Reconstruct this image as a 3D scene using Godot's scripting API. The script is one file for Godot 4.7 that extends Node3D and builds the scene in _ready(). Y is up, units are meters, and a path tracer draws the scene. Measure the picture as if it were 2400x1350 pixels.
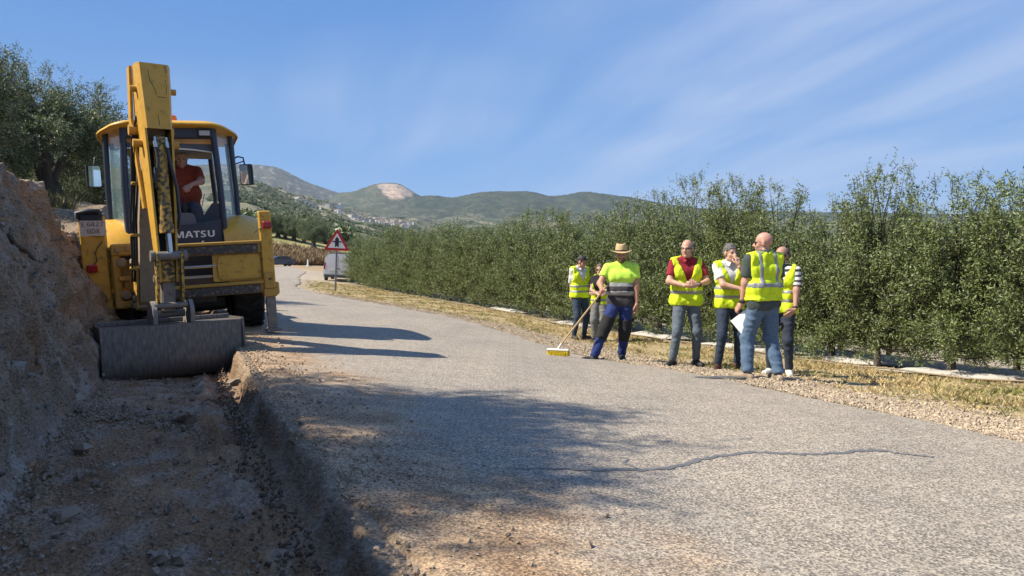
extends Node3D
# Roadworks on a country road between an earth bank and an olive hedge.
# World: metres, y up, the camera looks along -z; d below means distance along -z.

const CAM_Y := 1.5
const FOCAL := 1640.0            # focal length in pixels of the 2400 x 1350 photograph
const PITCH := 0.0457
const SUN_DIR := Vector3(0.985, -1.08, -0.17)   # the way sunlight travels

var rng := RandomNumberGenerator.new()
var nz := FastNoiseLite.new()
var nf := FastNoiseLite.new()
var used_names := {}
var M := {}
var xr_tab := PackedFloat32Array()
var xl_tab := PackedFloat32Array()

func _ready() -> void:
	var t0 := Time.get_ticks_msec()
	set_camera_and_light()
	nz.seed = 7; nz.noise_type = FastNoiseLite.TYPE_SIMPLEX_SMOOTH; nz.frequency = 1.0; nz.fractal_type = FastNoiseLite.FRACTAL_NONE
	nf.seed = 11; nf.noise_type = FastNoiseLite.TYPE_SIMPLEX; nf.frequency = 1.0; nf.fractal_type = FastNoiseLite.FRACTAL_FBM; nf.fractal_octaves = 4
	rng.seed = 4242
	make_tables()
	make_materials()
	print("materials ", Time.get_ticks_msec() - t0)
	build_terrain()
	print("terrain ", Time.get_ticks_msec() - t0)
	build_far()
	print("far ", Time.get_ticks_msec() - t0)
	build_vegetation()
	print("vegetation ", Time.get_ticks_msec() - t0)
	build_backhoe()
	print("backhoe ", Time.get_ticks_msec() - t0)
	build_roadside()
	print("roadside ", Time.get_ticks_msec() - t0)
	build_people()
	print("people ", Time.get_ticks_msec() - t0)
	build_ground_detail()
	print("detail ", Time.get_ticks_msec() - t0)

func set_camera_and_light() -> void:
	var cam := Camera3D.new()
	cam.name = "camera"
	cam.position = Vector3(0, CAM_Y, 0)
	cam.rotation = Vector3(-PITCH, 0, 0)
	cam.fov = rad_to_deg(2.0 * atan(675.0 / FOCAL))
	cam.near = 0.05
	cam.far = 20000.0
	add_child(cam)
	cam.current = true
	var env := Environment.new()
	env.background_mode = Environment.BG_SKY
	var sky := Sky.new()
	var sm := PanoramaSkyMaterial.new()
	sm.panorama = ImageTexture.create_from_image(sky_image())
	sky.sky_material = sm
	env.sky = sky
	env.background_energy_multiplier = 0.63
	env.tonemap_mode = Environment.TONE_MAPPER_LINEAR
	env.tonemap_exposure = 1.72
	env.fog_enabled = true
	env.fog_density = 0.000045
	env.fog_light_color = Color(0.72, 0.82, 0.95)
	env.sdfgi_enabled = true
	env.ssao_enabled = true
	env.ssil_enabled = true
	var we := WorldEnvironment.new()
	we.name = "environment"
	we.environment = env
	add_child(we)
	var sun := DirectionalLight3D.new()
	sun.name = "sun"
	sun.light_energy = 1.6
	sun.light_color = Color(1.0, 0.955, 0.88)
	sun.light_angular_distance = 0.53
	sun.shadow_enabled = true
	add_child(sun)
	sun.look_at_from_position(Vector3(0, 50, 0), Vector3(0, 50, 0) + SUN_DIR, Vector3.UP)

func sky_image() -> Image:
	var w := 2048
	var h := 1024
	var warp := FastNoiseLite.new()
	warp.seed = 3; warp.frequency = 0.35; warp.fractal_octaves = 3
	var streak := FastNoiseLite.new()
	streak.seed = 21; streak.frequency = 1.0; streak.fractal_octaves = 5; streak.fractal_gain = 0.55
	var soft := FastNoiseLite.new()
	soft.seed = 5; soft.frequency = 0.55; soft.fractal_octaves = 3
	var data := PackedByteArray()
	data.resize(w * h * 3)
	var lowest := [0, 0, 0]
	for j in h:
		var el := PI * 0.5 - PI * (j + 0.5) / h
		var y := sin(el)
		var flat := cos(el)
		var k: float = pow(clampf(1.0 - y, 0.0, 1.0), 3.2)
		# linear colours of the clear air
		var top := Vector3(0.062, 0.215, 0.60)
		var low := Vector3(0.31, 0.53, 0.84)
		var air := top.lerp(low, k)
		var reach := 1.0 / (maxf(y, 0.0) + 0.16)
		for i in w:
			var o := (j * w + i) * 3
			if j >= h / 2:
				data[o] = 150; data[o + 1] = 172; data[o + 2] = 200
				continue
			var az := TAU * (i + 0.5) / w
			var px := sin(az) * flat * reach
			var pz := cos(az) * flat * reach
			var a := -px * 0.36 + pz * 0.933      # cirrus bands run away towards the hills
			var b := px * 0.933 + pz * 0.36
			var wv := warp.get_noise_2d(px, pz)
			var s := streak.get_noise_2d(a * 0.34 + wv * 0.25, b * 2.0 + wv * 0.35)
			var veil := soft.get_noise_2d(px * 0.8 + 4.0, pz * 0.8)
			var turned := wrapf(az + 0.75, -PI, PI)      # clear air round the left of the view, thin cirrus everywhere else
			var bias := 0.08 + 0.92 * sstep(0.2, 1.05, absf(turned))
			var c := clampf(0.10 + (bias - 0.30) * 1.15 + veil * 0.8, 0.0, 1.0) * clampf(0.48 + s * 0.72, 0.0, 1.0)
			c = clampf(c * 0.78, 0.0, 0.7)
			var col := air.lerp(Vector3(0.52, 0.62, 0.84), c)
			data[o] = int(255.0 * Color(col.x, 0, 0).linear_to_srgb().r)
			data[o + 1] = int(255.0 * Color(col.y, 0, 0).linear_to_srgb().r)
			data[o + 2] = int(255.0 * Color(col.z, 0, 0).linear_to_srgb().r)
	return Image.create_from_data(w, h, false, Image.FORMAT_RGB8, data)

# ---------------------------------------------------------------- small helpers
func numbered(called: String) -> String:
	if not used_names.has(called):
		used_names[called] = 0
		return called
	used_names[called] += 1
	return "%s_%03d" % [called, used_names[called]]

func tag(o: Node, label := "", category := "", group := "", kind := "") -> Node:
	if label: o.set_meta("label", label)
	if category: o.set_meta("category", category)
	if group: o.set_meta("group", group)
	if kind: o.set_meta("kind", kind)
	return o

func thing(called: String, label: String, category: String, at := Vector3.ZERO, turn := 0.0, group := "") -> Node3D:
	var o := Node3D.new()
	o.name = numbered(called)
	add_child(o)
	o.position = at
	o.rotation.y = turn
	tag(o, label, category, group)
	return o

func put(called: String, mesh: Mesh, material: Material, parent: Node = null) -> MeshInstance3D:
	var o := MeshInstance3D.new()
	o.mesh = mesh
	o.material_override = material
	if parent == null:
		o.name = numbered(called)
		add_child(o)
	else:
		o.name = called
		parent.add_child(o, true)
	return o

func copy_of(root: Node3D, at: Vector3, turn: float, label := "", group := "") -> Node3D:
	var c: Node3D = root.duplicate()
	var stem: String = root.name
	var cut := stem.rfind("_")
	if cut > 0 and stem.substr(cut + 1).is_valid_int(): stem = stem.substr(0, cut)
	c.name = numbered(stem)
	add_child(c)
	c.position = at
	c.rotation.y = turn
	if label: c.set_meta("label", label)
	if group: c.set_meta("group", group)
	return c

func lin(r: float, g: float, b: float) -> Color:
	return Color(r, g, b).linear_to_srgb()

func mat(c: Color, rough := 0.8, metal := 0.0) -> StandardMaterial3D:
	var m := StandardMaterial3D.new()
	m.albedo_color = Color(c.r, c.g, c.b).linear_to_srgb()
	m.roughness = rough
	m.metallic = metal
	return m

func vmat(rough := 0.85) -> StandardMaterial3D:
	var m := StandardMaterial3D.new()
	m.vertex_color_use_as_albedo = true
	m.roughness = rough
	return m

func noise_tex(size: int, freq: float, octaves: int, ramp: Array, kind := FastNoiseLite.TYPE_SIMPLEX, sd := 1, cell := -1) -> NoiseTexture2D:
	var n := FastNoiseLite.new()
	n.noise_type = kind
	n.seed = sd
	n.frequency = freq
	n.fractal_octaves = octaves
	if octaves <= 1: n.fractal_type = FastNoiseLite.FRACTAL_NONE
	if cell >= 0: n.cellular_return_type = cell
	var t := NoiseTexture2D.new()
	t.width = size
	t.height = size
	t.seamless = true
	t.seamless_blend_skirt = 0.15
	t.noise = n
	if ramp.size():
		var g := Gradient.new()
		var offs := PackedFloat32Array()
		var cols := PackedColorArray()
		for r in ramp:
			offs.append(r[0])
			cols.append((r[1] as Color).linear_to_srgb())
		g.offsets = offs
		g.colors = cols
		t.color_ramp = g
	return t

func normal_tex(size: int, freq: float, octaves: int, strength: float, kind := FastNoiseLite.TYPE_SIMPLEX, sd := 1, cell := -1) -> NoiseTexture2D:
	var t := noise_tex(size, freq, octaves, [], kind, sd, cell)
	t.as_normal_map = true
	t.bump_strength = strength
	return t

func tri(m: StandardMaterial3D, per_metre: float) -> StandardMaterial3D:
	m.uv1_triplanar = true
	m.uv1_world_triplanar = true
	m.uv1_scale = Vector3.ONE * per_metre
	return m

func tri_own(m: StandardMaterial3D, per_metre: float) -> StandardMaterial3D:
	m.uv1_triplanar = true
	m.uv1_scale = Vector3.ONE * per_metre
	return m

func sstep(a: float, b: float, x: float) -> float:
	var t := clampf((x - a) / (b - a), 0.0, 1.0)
	return t * t * (3.0 - 2.0 * t)

func lut(tab: Array, x: float) -> float:
	if x <= tab[0][0]: return tab[0][1]
	for i in range(1, tab.size()):
		if x <= tab[i][0]:
			var f: float = (x - tab[i - 1][0]) / (tab[i][0] - tab[i - 1][0])
			return lerpf(tab[i - 1][1], tab[i][1], f)
	return tab[-1][1]

func cat(tab: Array, x: float) -> float:
	var n := tab.size()
	if x <= tab[0][0]: return tab[0][1] + (x - tab[0][0]) * (tab[1][1] - tab[0][1]) / (tab[1][0] - tab[0][0])
	if x >= tab[n - 1][0]: return tab[n - 1][1] + (x - tab[n - 1][0]) * (tab[n - 1][1] - tab[n - 2][1]) / (tab[n - 1][0] - tab[n - 2][0])
	var i := 0
	while x > tab[i + 1][0]: i += 1
	var x0: float = tab[i][0]
	var x1: float = tab[i + 1][0]
	var y0: float = tab[i][1]
	var y1: float = tab[i + 1][1]
	var h := x1 - x0
	var m0: float = (y1 - y0) / h if i == 0 else (y1 - tab[i - 1][1]) / (x1 - tab[i - 1][0])
	var m1: float = (y1 - y0) / h if i == n - 2 else (tab[i + 2][1] - y0) / (tab[i + 2][0] - x0)
	var t := (x - x0) / h
	var t2 := t * t
	var t3 := t2 * t
	return (2 * t3 - 3 * t2 + 1) * y0 + (t3 - 2 * t2 + t) * h * m0 + (3 * t2 - 2 * t3) * y1 + (t3 - t2) * h * m1

# the viewing ray through a pixel of the photograph, scaled so that it reaches distance 1 along -z
func ray(u: float, v: float) -> Vector3:
	var r := Basis(Vector3.RIGHT, -PITCH) * Vector3((u - 1200.0) / FOCAL, -(v - 675.0) / FOCAL, -1.0)
	return r / -r.z

func at_px(u: float, v: float, d: float) -> Vector3:
	return Vector3(0, CAM_Y, 0) + ray(u, v) * d

func on_ground(u: float, v: float) -> Vector3:
	var r := ray(u, v)
	var d := 1.0
	var last := 1.0
	while d < 400.0:
		var p := Vector3(0, CAM_Y, 0) + r * d
		if p.y < height(p.x, d): break
		last = d
		d *= 1.02
	for i in 12:
		var mid := (last + d) * 0.5
		var p := Vector3(0, CAM_Y, 0) + r * mid
		if p.y < height(p.x, mid): d = mid
		else: last = mid
	var q := Vector3(0, CAM_Y, 0) + r * d
	q.y = height(q.x, d)
	return q

# ---------------------------------------------------------------- mesh building
class Build:
	var v := PackedVector3Array()
	var c := PackedColorArray()
	var uv := PackedVector2Array()
	var ix := PackedInt32Array()
	var col := Color(1, 1, 1)
	var colored := false
	var has_uv := false

	func point(p: Vector3) -> int:
		v.append(p)
		c.append(col)
		return v.size() - 1

	func triangle(a: Vector3, b: Vector3, d: Vector3) -> void:
		var i := point(a)
		point(b)
		point(d)
		ix.append(i); ix.append(i + 1); ix.append(i + 2)

	# corners seen from outside, clockwise
	func quad(a: Vector3, b: Vector3, d: Vector3, e: Vector3) -> void:
		var i := point(a)
		point(b); point(d); point(e)
		ix.append_array(PackedInt32Array([i, i + 1, i + 2, i, i + 2, i + 3]))

	# a box with chamfered edges between two corners
	func box(lo: Vector3, hi: Vector3, ch := 0.006, t := Transform3D.IDENTITY) -> void:
		var s := (hi - lo).abs() * 0.5
		var m := (lo + hi) * 0.5
		ch = minf(ch, minf(s.x, minf(s.y, s.z)) * 0.7)
		var e := s - Vector3.ONE * ch
		var P := func(x, y, z): return t * (m + Vector3(x, y, z))
		# faces
		for sg in [-1.0, 1.0]:
			_q([P.call(sg * s.x, -e.y, -e.z), P.call(sg * s.x, e.y, -e.z), P.call(sg * s.x, e.y, e.z), P.call(sg * s.x, -e.y, e.z)], sg > 0)
			_q([P.call(-e.x, sg * s.y, -e.z), P.call(-e.x, sg * s.y, e.z), P.call(e.x, sg * s.y, e.z), P.call(e.x, sg * s.y, -e.z)], sg > 0)
			_q([P.call(-e.x, -e.y, sg * s.z), P.call(e.x, -e.y, sg * s.z), P.call(e.x, e.y, sg * s.z), P.call(-e.x, e.y, sg * s.z)], sg > 0)
		# edges
		for a in [-1.0, 1.0]:
			for b in [-1.0, 1.0]:
				_q([P.call(a * s.x, b * e.y, -e.z), P.call(a * e.x, b * s.y, -e.z), P.call(a * e.x, b * s.y, e.z), P.call(a * s.x, b * e.y, e.z)], a * b > 0)
				_q([P.call(-e.x, a * s.y, b * e.z), P.call(-e.x, a * e.y, b * s.z), P.call(e.x, a * e.y, b * s.z), P.call(e.x, a * s.y, b * e.z)], a * b > 0)
				_q([P.call(a * e.x, -e.y, b * s.z), P.call(a * s.x, -e.y, b * e.z), P.call(a * s.x, e.y, b * e.z), P.call(a * e.x, e.y, b * s.z)], a * b > 0)
				for g in [-1.0, 1.0]:
					var q := [P.call(a * s.x, b * e.y, g * e.z), P.call(a * e.x, b * s.y, g * e.z), P.call(a * e.x, b * e.y, g * s.z)]
					if a * b * g > 0: triangle(q[0], q[2], q[1])
					else: triangle(q[0], q[1], q[2])

	func _q(q: Array, flip: bool) -> void:
		if flip: quad(q[3], q[2], q[1], q[0])
		else: quad(q[0], q[1], q[2], q[3])

	# a tube along points with a radius for each
	func tube(pts: Array, radii: Array, sides := 8, caps := true) -> void:
		var n := pts.size()
		var dir: Vector3 = (pts[1] - pts[0]).normalized()
		var up := Vector3.UP if absf(dir.y) < 0.9 else Vector3.RIGHT
		var side := dir.cross(up).normalized()
		var first := v.size()
		for i in n:
			var d: Vector3
			if i == 0: d = pts[1] - pts[0]
			elif i == n - 1: d = pts[i] - pts[i - 1]
			else: d = (pts[i + 1] - pts[i]).normalized() + (pts[i] - pts[i - 1]).normalized()
			d = d.normalized()
			side = (side - d * side.dot(d)).normalized()
			var other := d.cross(side)
			for k in sides:
				var a := TAU * k / sides
				point(pts[i] + (side * cos(a) + other * sin(a)) * radii[i])
		for i in n - 1:
			for k in sides:
				var a := first + i * sides + k
				var b := first + i * sides + (k + 1) % sides
				ix.append_array(PackedInt32Array([a, a + sides, b, b, a + sides, b + sides]))
		if caps:
			for e in [0, n - 1]:
				var s := v.size()
				point(pts[e])
				for k in sides: point(v[first + e * sides + k])
				for k in sides:
					if e == 0: ix.append_array(PackedInt32Array([s, s + 1 + k, s + 1 + (k + 1) % sides]))
					else: ix.append_array(PackedInt32Array([s, s + 1 + (k + 1) % sides, s + 1 + k]))

	func rod(a: Vector3, b: Vector3, r: float, sides := 12, r2 := -1.0) -> void:
		tube([a, b], [r, r if r2 < 0 else r2], sides)

	# profile of (radius, height) turned round an axis
	func lathe(at: Vector3, axis: Vector3, prof: Array, sides := 24) -> void:
		axis = axis.normalized()
		var up := Vector3.UP if absf(axis.y) < 0.9 else Vector3.RIGHT
		var s := axis.cross(up).normalized()
		var o := axis.cross(s)
		var rings := []
		for p in prof:
			var r := []
			for k in sides:
				var a := TAU * k / sides
				r.append(at + axis * p.y + (s * cos(a) + o * sin(a)) * p.x)
			rings.append(r)
		for i in prof.size() - 1:
			for k in sides:
				var k2 := (k + 1) % sides
				if prof[i].x < 1e-5: triangle(rings[i][k], rings[i + 1][k], rings[i + 1][k2])
				elif prof[i + 1].x < 1e-5: triangle(rings[i][k], rings[i + 1][k], rings[i][k2])
				else: quad(rings[i][k], rings[i + 1][k], rings[i + 1][k2], rings[i][k2])

	# a flat outline (x, y) thickened along z from z0 to z1; outline anticlockwise seen from +z
	func prism(outline: PackedVector2Array, z0: float, z1: float, t := Transform3D.IDENTITY) -> void:
		var pts := outline
		if Geometry2D.is_polygon_clockwise(pts):
			pts = pts.duplicate()
			pts.reverse()
		var idx := Geometry2D.triangulate_polygon(pts)
		for k in range(0, idx.size(), 3):
			var a := pts[idx[k]]
			var b := pts[idx[k + 1]]
			var d := pts[idx[k + 2]]
			if (b - a).cross(d - a) < 0:
				var q := b
				b = d
				d = q
			triangle(t * Vector3(a.x, a.y, z1), t * Vector3(d.x, d.y, z1), t * Vector3(b.x, b.y, z1))
			triangle(t * Vector3(a.x, a.y, z0), t * Vector3(b.x, b.y, z0), t * Vector3(d.x, d.y, z0))
		for k in pts.size():
			var a := pts[k]
			var b := pts[(k + 1) % pts.size()]
			quad(t * Vector3(a.x, a.y, z0), t * Vector3(a.x, a.y, z1), t * Vector3(b.x, b.y, z1), t * Vector3(b.x, b.y, z0))

	# a grid of points, rows of equal length
	func grid(rows: int, cols: int, pts: PackedVector3Array, cs: PackedColorArray, flip := false) -> void:
		var first := v.size()
		v.append_array(pts)
		if cs.size(): c.append_array(cs)
		else:
			for i in pts.size(): c.append(col)
		for r in rows - 1:
			for k in cols - 1:
				var a := first + r * cols + k
				var b := a + 1
				var e := a + cols
				var f := e + 1
				if flip: ix.append_array(PackedInt32Array([a, b, e, b, f, e]))
				else: ix.append_array(PackedInt32Array([a, e, b, b, e, f]))

	func mesh(smooth := false, crease := 0.8) -> ArrayMesh:
		var nn := PackedVector3Array()
		nn.resize(v.size())
		var fn := PackedVector3Array()
		fn.resize(ix.size() / 3)
		for k in range(0, ix.size(), 3):
			var n := (v[ix[k + 2]] - v[ix[k]]).cross(v[ix[k + 1]] - v[ix[k]])
			fn[k / 3] = n
			nn[ix[k]] += n
			nn[ix[k + 1]] += n
			nn[ix[k + 2]] += n
		if smooth:
			# share normals between points at one place unless the faces meet at a sharp edge
			var by := {}
			for i in v.size():
				var key := Vector3i((v[i] * 2000.0).round())
				if by.has(key): by[key].append(i)
				else: by[key] = [i]
			var out := PackedVector3Array()
			out.resize(v.size())
			for key in by:
				var g: Array = by[key]
				for i in g:
					var s := Vector3.ZERO
					var ni := nn[i].normalized()
					for j in g:
						if ni.dot(nn[j].normalized()) > crease: s += nn[j]
					out[i] = s
			nn = out
		for i in nn.size(): nn[i] = nn[i].normalized() if nn[i].length_squared() > 0 else Vector3.UP
		var a := []
		a.resize(Mesh.ARRAY_MAX)
		a[Mesh.ARRAY_VERTEX] = v
		a[Mesh.ARRAY_NORMAL] = nn
		if colored: a[Mesh.ARRAY_COLOR] = c
		if has_uv: a[Mesh.ARRAY_TEX_UV] = uv
		a[Mesh.ARRAY_INDEX] = ix
		var m := ArrayMesh.new()
		m.add_surface_from_arrays(Mesh.PRIMITIVE_TRIANGLES, a)
		return m

# ---------------------------------------------------------------- ground
const XR := [[-8.0, 8.9], [0.0, 5.75], [5.1, 3.74], [8.0, 2.48], [11.1, 1.12], [16.4, -1.0], [20.2, -3.3], [23.5, -5.8], [26.5, -7.7], [31.0, -9.6], [37.0, -11.2], [48.0, -14.6], [66.0, -19.5], [110.0, -36.0]]
const XL := [[-8.0, 4.27], [0.0, 0.72], [3.0, -0.76], [6.0, -2.24], [14.0, -5.96], [20.0, -9.5], [26.0, -13.6], [37.0, -18.0], [66.0, -27.5], [110.0, -44.0]]
const TRENCH_W := 1.45

func make_tables() -> void:
	for i in 520:
		var d := -10.0 + i * 0.25
		xr_tab.append(cat(XR, d))
		xl_tab.append(cat(XL, d))

func tabv(t: PackedFloat32Array, d: float) -> float:
	var f := clampf((d + 10.0) * 4.0, 0.0, 517.0)
	var i := int(f)
	return lerpf(t[i], t[i + 1], f - i)

func hedge_x(d: float) -> float:
	return 11.35 - 0.493 * d

func base_height(x: float, d: float) -> float:
	var dd := d if d < 18.0 else 18.0 + 10.0 * (1.0 - exp(-(d - 18.0) / 10.0))
	var cx := clampf(x, -14.0, 9.0)
	if cx > 1.0: cx = 1.0 + (cx - 1.0) * 0.45
	var y := CAM_Y - 1.0 - 0.075 * cx - 0.036 * dd
	if d > 20.0: y -= 0.075 * sstep(20.0, 48.0, d) * 6.0
	y -= 0.11 * sstep(8.0, 11.5, d) * (1.0 - sstep(17.0, 24.0, d)) * sstep(-2.0, 2.0, x)
	return y

func trench_depth(d: float) -> float:
	return (0.19 + 0.17 * sstep(3.0, 7.0, d)) * (1.0 - 0.62 * sstep(8.2, 9.2, d)) * (1.0 - sstep(15.0, 20.0, d))

func height(x: float, d: float) -> float:
	var y := base_height(x, d)
	var r := tabv(xr_tab, d)
	if x > r:
		var t := x - r
		y -= 0.02 + 0.05 * sstep(0.0, 2.6, t)
		var beyond := x - hedge_x(d)
		if beyond > 3.0: y -= 0.10 * (beyond - 3.0)
		return y
	var l := tabv(xl_tab, d)
	if x < l:
		var t := l - x
		y -= trench_depth(d) * sstep(0.0, 0.3, t)
		var q := t - TRENCH_W
		if q > 0.0 and d < 30.0: y += bank_rise(q, d) * (1.0 - sstep(22.0, 30.0, d))
	return y

func bank_rise(q: float, d: float) -> float:
	var top := 2.15 + 0.25 * sin(d * 0.5) + 0.1 * sin(d * 1.7) - 0.55 * sstep(7.5, 9.5, d) + 0.15 * sstep(10.0, 14.0, d)
	if q < 0.10: return q * 0.7
	if q < 0.85: return 0.07 + (top - 0.07) * pow((q - 0.10) / 0.75, 0.9)
	return top + (q - 0.85) * 0.10

func make_materials() -> void:
	# road chippings: pale and dark stones in bitumen
	var m := vmat(0.9)
	var CV := FastNoiseLite.RETURN_CELL_VALUE
	m.albedo_texture = noise_tex(1024, 0.062, 1, [[0.0, Color(0.22, 0.21, 0.20)], [0.3, Color(0.36, 0.35, 0.33)], [0.55, Color(0.66, 0.63, 0.58)], [0.8, Color(1.0, 0.95, 0.86)], [1.0, Color(0.50, 0.48, 0.46)]], FastNoiseLite.TYPE_CELLULAR, 3, CV)
	m.normal_enabled = true
	m.normal_texture = normal_tex(1024, 0.062, 1, 10.0, FastNoiseLite.TYPE_CELLULAR, 3, FastNoiseLite.RETURN_DISTANCE)
	m.normal_scale = 0.45
	M.road = tri(m, 1.7)
	# earth: fine crumbs over vertex colour
	m = vmat(0.95)
	m.albedo_texture = noise_tex(1024, 0.03, 5, [[0.0, Color(0.42, 0.42, 0.42)], [0.45, Color(0.82, 0.81, 0.8)], [0.62, Color(1.0, 1.0, 1.0)], [1.0, Color(1.3, 1.28, 1.25)]], FastNoiseLite.TYPE_SIMPLEX, 9)
	m.normal_enabled = true
	m.normal_texture = normal_tex(1024, 0.035, 5, 14.0, FastNoiseLite.TYPE_SIMPLEX, 10)
	m.normal_scale = 1.2
	M.earth = tri(m, 0.8)
	# gravelly verge
	m = vmat(0.95)
	m.albedo_texture = noise_tex(1024, 0.045, 1, [[0.0, Color(0.45, 0.44, 0.43)], [0.4, Color(0.8, 0.8, 0.8)], [0.75, Color(1.0, 1.0, 1.0)], [1.0, Color(1.3, 1.3, 1.3)]], FastNoiseLite.TYPE_CELLULAR, 5, CV)
	m.normal_enabled = true
	m.normal_texture = normal_tex(1024, 0.045, 1, 10.0, FastNoiseLite.TYPE_CELLULAR, 5, FastNoiseLite.RETURN_DISTANCE)
	M.verge = tri(m, 0.7)
	m = vmat(0.95)
	m.albedo_texture = noise_tex(512, 0.03, 4, [[0.0, Color(0.5, 0.5, 0.5)], [0.5, Color(0.9, 0.9, 0.9)], [1.0, Color(1.2, 1.2, 1.2)]], FastNoiseLite.TYPE_SIMPLEX, 15)
	M.hill = tri(m, 0.004)
	M.stone = vmat(0.9)
	M.trench_stone = mat(Color(0.20, 0.155, 0.115), 0.95)
	M.trench_stone.albedo_texture = noise_tex(256, 0.03, 4, [[0.0, Color(0.5, 0.48, 0.45)], [0.6, Color(1, 1, 1)], [1.0, Color(1.3, 1.3, 1.3)]], FastNoiseLite.TYPE_SIMPLEX, 99)
	tri_own(M.trench_stone, 0.9)
	M.leaf = vmat(0.55)
	M.leaf.metallic_specular = 0.42
	M.leaf.backlight_enabled = true
	M.leaf.backlight = lin(0.22, 0.24, 0.12)
	M.leaf_dry = vmat(0.8)
	m = mat(Color(0.115, 0.10, 0.085), 0.95)
	m.albedo_texture = noise_tex(512, 0.03, 4, [[0.0, Color(0.35, 0.33, 0.3)], [0.6, Color(1, 1, 1)], [1.0, Color(1.5, 1.45, 1.4)]], FastNoiseLite.TYPE_SIMPLEX, 31)
	m.normal_enabled = true
	m.normal_texture = normal_tex(512, 0.03, 4, 16.0, FastNoiseLite.TYPE_SIMPLEX, 32)
	M.bark = tri_own(m, 2.0)

func earth_col(x: float, y: float, d: float) -> Color:
	var n := nf.get_noise_3d(x * 0.8, y * 0.8, d * 0.8)
	var n2 := nf.get_noise_3d(x * 3.1 + 9.0, y * 3.1, d * 3.1)
	var c := Color(0.225, 0.145, 0.085).lerp(Color(0.30, 0.21, 0.135), clampf(0.5 + n * 1.0, 0, 1))
	var pale := sstep(0.22, 0.5, n2 + n * 0.4)
	return c.lerp(Color(0.37, 0.33, 0.28), pale * 0.6)

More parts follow.
